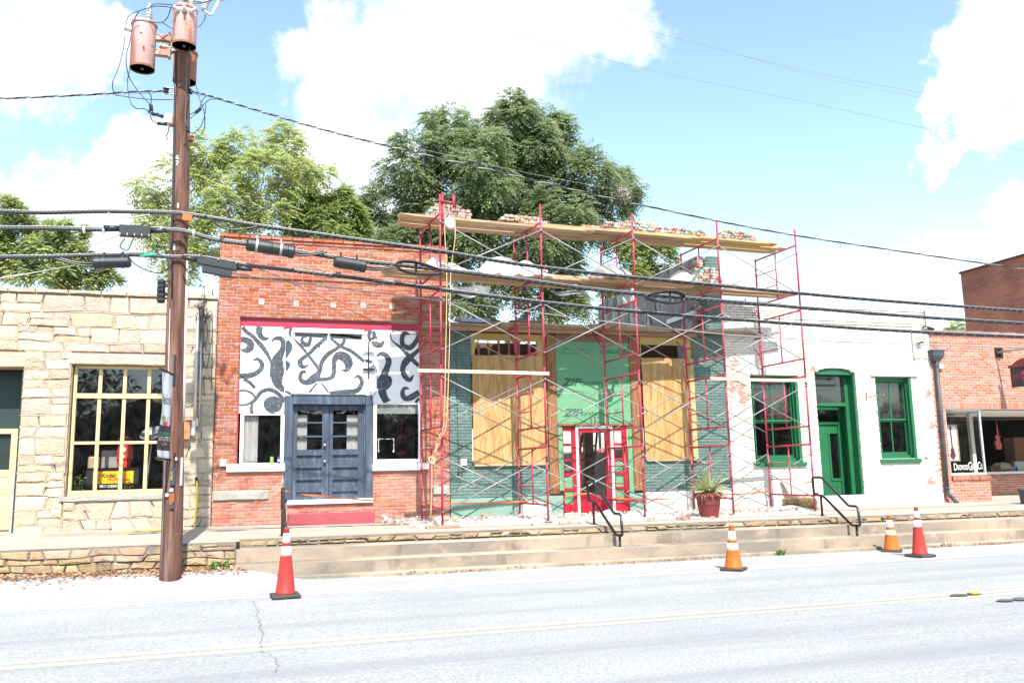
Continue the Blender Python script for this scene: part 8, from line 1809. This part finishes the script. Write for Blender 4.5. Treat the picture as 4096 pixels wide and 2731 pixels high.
def case_round(x0, y0, x1, y1, rpx, Y, label, ribs=14, headleft=True):
    a, b = P(x0, y0, Y), P(x1, y1, Y); t = thing('splice_case', label, 'splice case', (a+b)/2, 'cable splice cases'); d = (b-a).normalized(); L_ = (b-a).length; r = rpx/FPX*(Vector((a-Vector((0, 0, CZ))).dot(CF)) if False else (a-Vector((0, 0, CZ))).dot(CF))
    pr = [(0, 0), (r*.7, 0), (r*.88, .02)]
    if ribs:
        for i in range(ribs): z = .04+(L_-.14)*i/ribs; dz = (L_-.14)/ribs; pr += [(r*.97, z), (r*.97, z+dz*.62), (r*.90, z+dz*.66), (r*.90, z+dz*.96)]
    else: pr += [(r*.95, .03), (r*.95, L_*.5-.01), (r, L_*.5), (r, L_*.5+.02), (r*.95, L_*.5+.03), (r*.95, L_-.1)]
    mb = MB(); mb.lathe(pr+[(r*.9, L_-.095)], a, 20, axis=d); mb.build('case', M['black_plastic'], t); mb = MB(); mb.lathe([(r*1.06, L_-.094), (r*1.06, L_-.02), (r*.9, L_), (0, L_)], a, 16, axis=d); mb.build('case_head', M['black_plastic'], t)
    for f in (.22, .72):
        p = a+d*L_*f; mb = MB(); mb.lathe([(r*1.03, -.018), (r*1.03, .018)], p, 20, axis=d); mb.tube([p+Vector((0, 0, r)), p+Vector((0, 0, r+.07))], .016, 6); mb.build('hanger_strap', M['galv_d' if not ribs else 'black_plastic'], t)
    mb = MB(); e = b; mb.tube(catmull([e, e+d*.12, e+d*.28+Vector((0, 0, .03)), e+d*.45+Vector((0, 0, .09))], 5), .018, 6); mb.tube(catmull([e+Vector((0, 0, -.04)), e+d*.12+Vector((0, 0, -.035)), e+d*.3+Vector((0, 0, .01)), e+d*.5+Vector((0, 0, .08))], 5), .016, 6); mb.build('cable_tail', M['cable'], t, smooth=True)
case_flat(478, 905, 604, 948, Yc-.10, 'flat rectangular black splice box on the middle bundle left of the pole')
case_flat(784, 1035, 948, 1100, Yc-.10, 'stepped black splice box on the lowest bundle just right of the pole', True, 22)
case_round(524, 1048, 372, 1052, 24, Yc-.10, 'ribbed round black splice case hanging under the lowest bundle left of the pole', 15)
case_round(985, 977, 1178, 1008, 27, Yc-.12, 'smooth tubular black splice case on the middle bundle over the red bricks', 0)
case_round(1334, 1045, 1464, 1066, 25, Yc-.10, 'ribbed short black splice case right of the tubular one, over the red bricks', 12)
# slack storage loops ("snowshoes")
def snowshoe(xl, yl, xr, yr, h, label, tip):
    t = thing('cable_storage_loop', label, 'cable loop', P((xl+xr)/2, (yl+yr)/2, Yc-.15)); Y = Yc-.15
    ring = []
    for i in range(40):
        a = 2*pi*i/40; u_ = .5-.5*cos(a); sq = (sin(a))*(1-.55*u_ if tip > 0 else .45+.55*u_) ; x_ = lerp(xl, xr, u_); y_ = lerp(yl, yr, u_)-sq*h; ring.append(P(x_, y_, Y))
    mb = MB()
    for k in range(3): mb.tube([p+Vector((0, -.02*k, .006*k)) for p in ring], .013, 6, closed=True)
    mb.build('coiled_cable', M['cable'], t, smooth=True)
    c = sum(ring, Vector())/40; mb = MB(); q = [p+(c-p)*.10 for p in ring]; n = 40
    for i in range(n): a, b = q[i], q[(i+1) % n]; mb.quad(a+Vector((0, -.06, 0)), b+Vector((0, -.06, 0)), b+Vector((0, .04, 0)), a+Vector((0, .04, 0)))
    mb.build('rim', M['black_plastic'], t); i0 = 12 if tip > 0 else 28
    j0 = (40-i0) % 40; A_, B_ = q[9 if tip > 0 else 12], q[31 if tip > 0 else 28]; mb = MB(); mb.tube([A_, B_], .022, 4); mb.build('crossbar', M['black_plastic'], t)
snowshoe(1584, 1062, 1770, 1092, 30, 'teardrop cable storage loop on the middle bundle at the left end of the scaffold', 1)
snowshoe(2580, 1190, 2737, 1192, 30, 'teardrop cable storage loop on the middle bundle before the grey party wall', -1)
mb = MB(); mb.tube([P(558, 1025, Yc-.08), P(585, 1020, Yc-.08), P(618, 1016, Yc-.08), P(620, 1024, Yc-.08)], [.008, .022, .026, .02], 8); tag(mb.build('green_cable_sleeve', M['green_plastic'], smooth=True), 'bright green plastic sleeve on the lowest bundle beside the pole', 'cable sleeve')
mb = MB(); c = P(749, 870, Yc-.08); mb.obox(c, (.14, .02, .10), Matrix.Rotation(.1, 3, 'Y'), 0, .004); tag(mb.build('orange_cable_tag', M['cone_orange']), 'small orange marker tag on the upper bundle right of the pole', 'cable tag')
for i, (x, y, Y) in enumerate(((337, 915, Yc-.05), (416, 916, Yc-.05), (645, 918, Yc-.05), (775, 930, Yc-.05))):
    mb = MB(); c = P(x, y, Y); mb.lathe([(.06, -.012), (.06, .012)], c+Vector((0, 0, -.01)), 12, axis=(1, 0, 0)); tag(mb.build('cable_band', M['ink_white'], smooth=True), ['leftmost white band on the middle bundle', 'white band on the middle bundle just left of the flat splice box', 'white band between the flat splice box and the pole', 'white band on the middle bundle just right of the pole'][i], 'cable band')
# high thin lines
wire([P(1390, 0, 20), P(1830, 82, 20), P(2520, 262, 20), P(3300, 425, 20), P(4150, 616, 20)], .007, 'cable_grey', 'overhead_wire', 'faint high wire slanting across the upper right sky, lower of two')
wire([P(2230, 30, 22), P(2570, 118, 22), P(3300, 300, 22), P(4150, 450, 22)], .007, 'cable_grey', 'overhead_wire', 'faint high wire slanting across the upper right sky, upper of two')
wire([P(2720, 150, 23), P(3300, 315, 23), P(3700, 395, 23), P(4150, 490, 23)], .005, 'cable_grey', 'overhead_wire', 'faintest high wire close under the upper one at the right edge')
wire([P(-60, 378, Yw+.5), P(300, 384, Yw+.5), P(690, 370, Yw+.3)], .004, 'cable_grey', 'thin_line', 'hair thin line just above the left service cable')
wire([P(770, 375, Yw+.6), P(1300, 505, Yw+1.2), P(2100, 690, Yw+2), P(2700, 800, Yw+2.5), P(3300, 915, Yw+3), P(3850, 1010, Yw+3.4)], .004, 'cable_grey', 'thin_line', 'hair thin line just above the long right service cable')

# ------------------------------------------------------------------ banner on the pole
XB = pole_at(P(690, 1600, YP).z).x-.02
bt, bb = P(690, 1508, YP).z, P(690, 1843, YP-.2).z
bn = thing('street_banner', 'white and charcoal vinyl welcome banner on the utility pole, lower edge blown aside', 'banner', (XB, 13.3, bb))
for z in (bt+.02, bb+.02):
    mb = MB(); mb.tube([(XB, YP-.12, z), (XB-.13, YP-.80, z+.01)], .018, 8); mb.build('banner_arm', M['black_metal'], bn)
def bpt(u_, v_, d=0):                # u from the pole outwards, v downwards, both 0..1
    k = max(0, v_-.42)/.58; fl = .16*k*sin(pi*min(1, k*1.1))*u_
    return Vector((XB-.10*u_-.015*sin(u_*9+v_*4)*1-.20*fl*1.4-.02*k+d, YP-.15-.58*u_+.10*k*u_*sin(v_*7), lerp(bt, bb, v_)+.05*u_*max(0, v_-.85)))
def bsheet(v0, v1, m, name):
    vs = []; fs = []; nu, nv = 12, 16
    for j in range(nv+1):
        for i in range(nu+1): vs.append(bpt(1-i/nu, lerp(v0, v1, j/nv)))
    for j in range(nv):
        for i in range(nu): a = j*(nu+1)+i; fs.append((a, a+nu+1, a+nu+2, a+1))
    mb = MB(); mb.add(vs, fs); return mb.build(name, M[m], bn, smooth=True)
bsheet(0, .60, 'banner_white', 'banner_top'); bsheet(.60, .885, 'banner_dark', 'banner_band'); bsheet(.885, 1, 'banner_white', 'banner_foot')
def btext(body, u0, u1, v0, v1, m, sh=0):
    V, F = textverts(body, sh); mb = MB(); mb.add([bpt(lerp(u1, u0, a), lerp(v1, v0, b), .006) for a, b in V], F); mb.build('banner_print', M[m], bn)
btext('Welcome', .08, .92, .24, .36, 'ink_black', .25); btext('DOWNTOWN', .05, .95, .675, .715, 'ink_green'); btext('LEXINGTON', .05, .95, .725, .775, 'ink_white'); btext('Georgia', .3, .8, .78, .83, 'ink_pink', .35)
mb = MB()
for (u0, u1, v0, v1) in ((.12, .4, .49, .6), (.4, .6, .555, .6)): mb.quad(bpt(u1, v1, .005), bpt(u0, v1, .005), bpt(u0, v0, .005), bpt(u1, v0, .005))
mb.build('banner_print', M['sign_red'], bn); mb = MB()
for u0 in (.16, .25, .34):
    for v0 in (.505, .53, .555): mb.quad(bpt(u0+.05, v0+.017, .007), bpt(u0, v0+.017, .007), bpt(u0, v0, .007), bpt(u0+.05, v0, .007))
mb.build('banner_print', M['ink_white'], bn); mb = MB(); mb.add([bpt(.62+.14*cos(t), .52+.035*sin(t), .005) for t in [-2*pi*i/14 for i in range(14)]], [tuple(range(14))]); mb.build('banner_print', M['ink_green'], bn)
# ------------------------------------------------------------------ trees
def tree(name, label, base, blobs, Y, nfr, flen, matl, bark, trunk_r, leaf=(.085, .026), nl=9, droop=.5, pal=None, hole=.0, limbs=True, seed=1, depth=1.0, minz=None, spread=1.0):
    r = random.Random(seed); bs = []
    for (x, y, rad) in blobs:
        c = P(x, y, Y); rr_ = rad*(c-Vector((0, 0, CZ))).dot(CF)/FPX; bs.append((Vector((c.x, Y+r.uniform(-.8, .8)*rr_*depth, c.z)), rr_))
    t = thing(name, label, 'tree', base)
    base = Vector(base); mb = MB(); top = max(b[0].z for b in bs); cx = sum(b[0].x*b[1] for b in bs)/sum(b[1] for b in bs)
    # trunk then limbs forking towards the leaf masses
    tz = lerp(base.z, top, .42); tp = Vector((lerp(base.x, cx, .35), Y, tz))
    tr = catmull([base+Vector((0, 0, -.3)), base.lerp(tp, .5)+Vector((.15*trunk_r*3, 0, 0)), tp], 5); mb.tube(tr, [lerp(trunk_r*1.15, trunk_r*.75, i/(len(tr)-1)) for i in range(len(tr))], 9); mb.build('trunk', M[bark], t, smooth=True)
    mb = MB()
    nodes = [(tp, trunk_r*.7)]
    for (c, rr_) in sorted(bs, key=lambda t: (t[0]-tp).length):
        a, ra = min(nodes, key=lambda n_: (n_[0]-c).length+.35*(n_[0]-tp).length+(3 if n_[0].z > c.z+.5 else 0))
        r0 = max(.016, ra*.72); r1 = max(.012, r0*.55); nodes.append((c, r1*1.15))
        m_ = a.lerp(c, .5)+Vector((r.uniform(-.5, .5), r.uniform(-.4, .4), r.uniform(-.35, .25)))*rr_*.5
        q = [v+Vector((noise.noise((v.x*1.1, v.z*1.1, seed)), 0, noise.noise((v.z*1.3, v.x, seed+4))))*.25*min(1, rr_)*min(1, i_/3) for i_, v in enumerate(catmull([a, m_, c], 6))]
        mb.tube(q, [lerp(r0, r1, i/(len(q)-1)) for i in range(len(q))], 6)
        for _ in range(6 if limbs else 3):
            d = Vector((r.gauss(0, 1), r.gauss(0, 1), r.gauss(0.1, .8))).normalized(); s0 = q[r.randrange(7, len(q))]; e = c+d*rr_*r.uniform(.5, .9); mm = s0.lerp(e, .5)+Vector((r.gauss(0, .1), 0, r.gauss(.05, .1)))*rr_; mb.tube(catmull([s0, mm, e], 3), [.020, .018, .015, .012, .010, .008, .006][:7], 5)
    mb.build('limbs', M[bark], t, smooth=True)
    tot = sum(b[1]**2 for b in bs); V = []; F = []
    for (c, rr_) in bs:
        n = int(nfr*rr_**2/tot)
        # sub-clumps give the mass its light and dark lumps
        subs = [(c+Vector((r.gauss(0, 1), r.gauss(0, 1), r.gauss(0, 1))).normalized()*rr_*r.uniform(.35, .85)*spread, rr_*r.uniform(.26, .42)) for _ in range(max(6, int(13*min(1.5, rr_))))]
        for _ in range(n):
            if r.random() < hole: continue
            sc_, sr = subs[r.randrange(len(subs))]; d = Vector((r.gauss(0, 1), r.gauss(0, 1), r.gauss(0, .9))); d.normalize(); p = sc_+d*sr*r.random()**.4
            if minz and p.z < minz: continue
            out = (p-c); out.z *= .4; out = out.normalized() if out.length > 1e-4 else Vector((1, 0, 0))
            ax = (out*.8+d*.5+Vector((r.gauss(0, .35), r.gauss(0, .35), r.uniform(-.1, .5)))).normalized(); L_ = flen*r.uniform(.65, 1.25); s_ = ax.cross(Vector((0, 0, 1)))
            if s_.length < .1: continue
            s_.normalize()
            for k in range(nl):
                f = (k//2+1)/(nl/2+.5); sd = 1 if k % 2 else -1; q = p+ax*L_*f+Vector((0, 0, -droop*L_*f*f))
                if k == nl-1: dirv = (ax+Vector((0, 0, -droop*1.2))).normalized()
                else: dirv = (s_*sd*.85+ax*.45+Vector((0, 0, -.28-droop*.5*f))).normalized()
                lw_ = leaf[1]*r.uniform(.8, 1.2); ll = leaf[0]*r.uniform(.75, 1.2); w_ = dirv.cross(Vector((r.gauss(0, .4), r.gauss(0, .4), 1))); w_ = w_.normalized()*lw_ if w_.length > .05 else s_*lw_
                b = len(V); V += [q, q+dirv*ll*.5+w_, q+dirv*ll, q+dirv*ll*.5-w_]; F.append((b, b+1, b+2, b+3))
    mb = MB(); mb.v = [tuple(v) for v in V]; mb.f = F; mb.m = [0]*len(F); mb.build('crown', matl, t)
    return t
lm1 = leafmat('dark_pecan_leaf', (.185, .25, .125), (.36, .42, .225), .52)
lm2 = leafmat('pale_ailanthus_leaf', (.36, .42, .15), (.54, .57, .26), .55)
lm3 = leafmat('mid_green_leaf', (.34, .40, .16), (.52, .57, .27), .35)
lm4 = leafmat('yellow_green_leaf', (.26, .34, .10), (.43, .47, .18), .5)
d_ = 1.7415
def bl(l): return [(x*d_, y*d_, r*d_) for x, y, r in l]
gz = .35
tree('pecan_tree', 'tall dense dark green tree behind the scaffold in the middle', (P(1172*d_, 700*d_, 33).x, 33, gz), bl([(1165, 275, 62), (1120, 330, 60), (1022, 318, 66), (1270, 318, 62), (1325, 345, 50), (945, 385, 70), (1075, 410, 95), (1215, 420, 95), (1340, 410, 75), (1405, 440, 55), (1440, 402, 36), (885, 465, 58), (870, 520, 46), (985, 505, 85), (1120, 520, 90), (1270, 530, 90), (1385, 515, 58), (1020, 590, 75), (1170, 620, 85), (1310, 620, 70), (1110, 680, 60), (960, 565, 50), (1240, 690, 60), (1340, 690, 46), (1060, 700, 40), (905, 560, 46), (1180, 245, 34), (1215, 262, 30), (1000, 268, 30), (1095, 345, 62), (1090, 298, 46), (1225, 300, 48), (1235, 345, 66), (1170, 360, 70), (965, 440, 66), (1150, 455, 80), (1300, 455, 72), (1060, 545, 70), (1215, 560, 78)]), 33, 34000, .42, lm1, 'bark_dark', .30, (.13, .034), 9, .6, seed=3)
tree('ailanthus_tree', 'loose pale green tree with bare pale branches behind the red brick wall', (P(560*d_, 620*d_, 29).x, 29, gz), bl([(470, 345, 45), (560, 322, 52), (645, 318, 40), (660, 350, 40), (430, 395, 48), (520, 410, 62), (610, 425, 62), (700, 405, 45), (735, 395, 30), (365, 455, 45), (425, 480, 55), (520, 490, 60), (620, 500, 60), (330, 420, 24), (360, 530, 38), (430, 560, 46), (470, 610, 40), (420, 640, 34), (385, 585, 30), (560, 560, 50), (445, 330, 22)]), 29, 5200, .50, lm2, 'bark_pale', .17, (.115, .032), 11, .5, seed=5, hole=.12)
tree('young_tree', 'mid green bushy tree between the pale tree and the tall dark one', (P(720*d_, 560*d_, 30).x, 30, gz), bl([(690, 455, 42), (735, 470, 46), (775, 450, 34), (800, 490, 36), (740, 520, 48), (680, 520, 42), (800, 530, 34), (830, 520, 26)]), 30, 3800, .34, lm4, 'bark_pale', .12, (.10, .034), 9, .45, seed=6)
tree('elm_tree', 'mid green tree rising beyond the stone shop roof at the left edge', (P(90*d_, 640*d_, 34).x, 34, gz), bl([(10, 490, 38), (35, 530, 55), (115, 560, 48), (70, 590, 62), (160, 545, 40), (180, 600, 46), (20, 610, 60), (130, 630, 55), (225, 625, 32), (185, 645, 40), (255, 640, 18), (-40, 560, 60)]), 34, 10000, .26, lm3, 'bark_dark', .25, (.085, .040), 9, .3, seed=8)
tree('sapling', 'yellow green sapling behind the grey party wall, right of the tall dark tree', (P(1490*d_, 620*d_, 27).x, 27, gz), bl([(1450, 575, 34), (1490, 560, 30), (1515, 590, 34), (1475, 610, 40), (1530, 610, 22), (1440, 625, 34), (1500, 640, 34), (1395, 660, 40), (1460, 545, 18)]), 27, 2600, .34, lm4, 'bark_pale', .09, (.095, .032), 9, .4, seed=9)
tree('distant_tree', 'tip of a small distant tree between the white building and the tall brick one', (P(2200*d_, 780*d_, 45).x, 45, gz), bl([(2182, 752, 12), (2200, 746, 11), (2210, 756, 9), (2190, 765, 14)]), 45, 260, .45, lm4, 'bark_pale', .1, (.14, .05), 7, .4, seed=10)
# webworm nest hanging in the dark tree
c = P(2490, 775, 31.2); mb = MB()
for _ in range(1300):
    p = c+Vector((RND.gauss(0, .13), RND.gauss(0, .1), RND.gauss(0, .15))); d = Vector((RND.gauss(0, 1), RND.gauss(0, 1), RND.gauss(0, 1))).normalized()*.06; s_ = d.orthogonal().normalized()*.015; mb.add([p-d, p+s_, p+d, p-s_], [(0, 1, 2, 3)])
tag(mb.build('webworm_nest', M['nest']), 'brownish webworm nest at the right edge of the tall dark tree', 'insect nest')
# the wooded far side of the street, which the shop windows mirror
rw = random.Random(77); V = []; F = []
for k in range(27):
    cx_, cy_, hh = -40+k*6+rw.uniform(-2, 2), -27+rw.uniform(-3, 3), rw.uniform(6, 10)
    for _ in range(3200):
        d = Vector((rw.gauss(0, 1), rw.gauss(0, 1), rw.gauss(0, 1))).normalized()*rw.random()**.35; p = Vector((cx_+d.x*4, cy_+d.y*3.2, hh*.5+d.z*hh*.52)); q = Vector((rw.gauss(0, 1), rw.gauss(0, 1), rw.gauss(0, 1))).normalized(); s_ = q.orthogonal().normalized()*rw.uniform(.10, .24); u2 = q.cross(s_).normalized()*s_.length*.7
        b = len(V); V += [p-s_, p-u2, p+s_, p+u2]; F.append((b, b+1, b+2, b+3))
b = len(V); nx_ = 150  # unseen lumpy sheet added behind the leaves, keeps bright sky out of window reflections
for i in range(nx_+1):
    X = -60+200*i/nx_; yy = -29+1.6*noise.noise((X*.3, 0, 2)); hh = 6.4+1.8*noise.noise((X*.22, 5, 0))+.9*noise.noise((X*1.1, 9, 0)); V += [Vector((X, yy+1.5, .1)), Vector((X, yy+1.2+.5*noise.noise((X, 3, 1)), hh*.5)), Vector((X, yy, hh))]
for i in range(nx_):
    for j in (0, 1): q = b+i*3+j; F.append((q, q+1, q+4, q+3))
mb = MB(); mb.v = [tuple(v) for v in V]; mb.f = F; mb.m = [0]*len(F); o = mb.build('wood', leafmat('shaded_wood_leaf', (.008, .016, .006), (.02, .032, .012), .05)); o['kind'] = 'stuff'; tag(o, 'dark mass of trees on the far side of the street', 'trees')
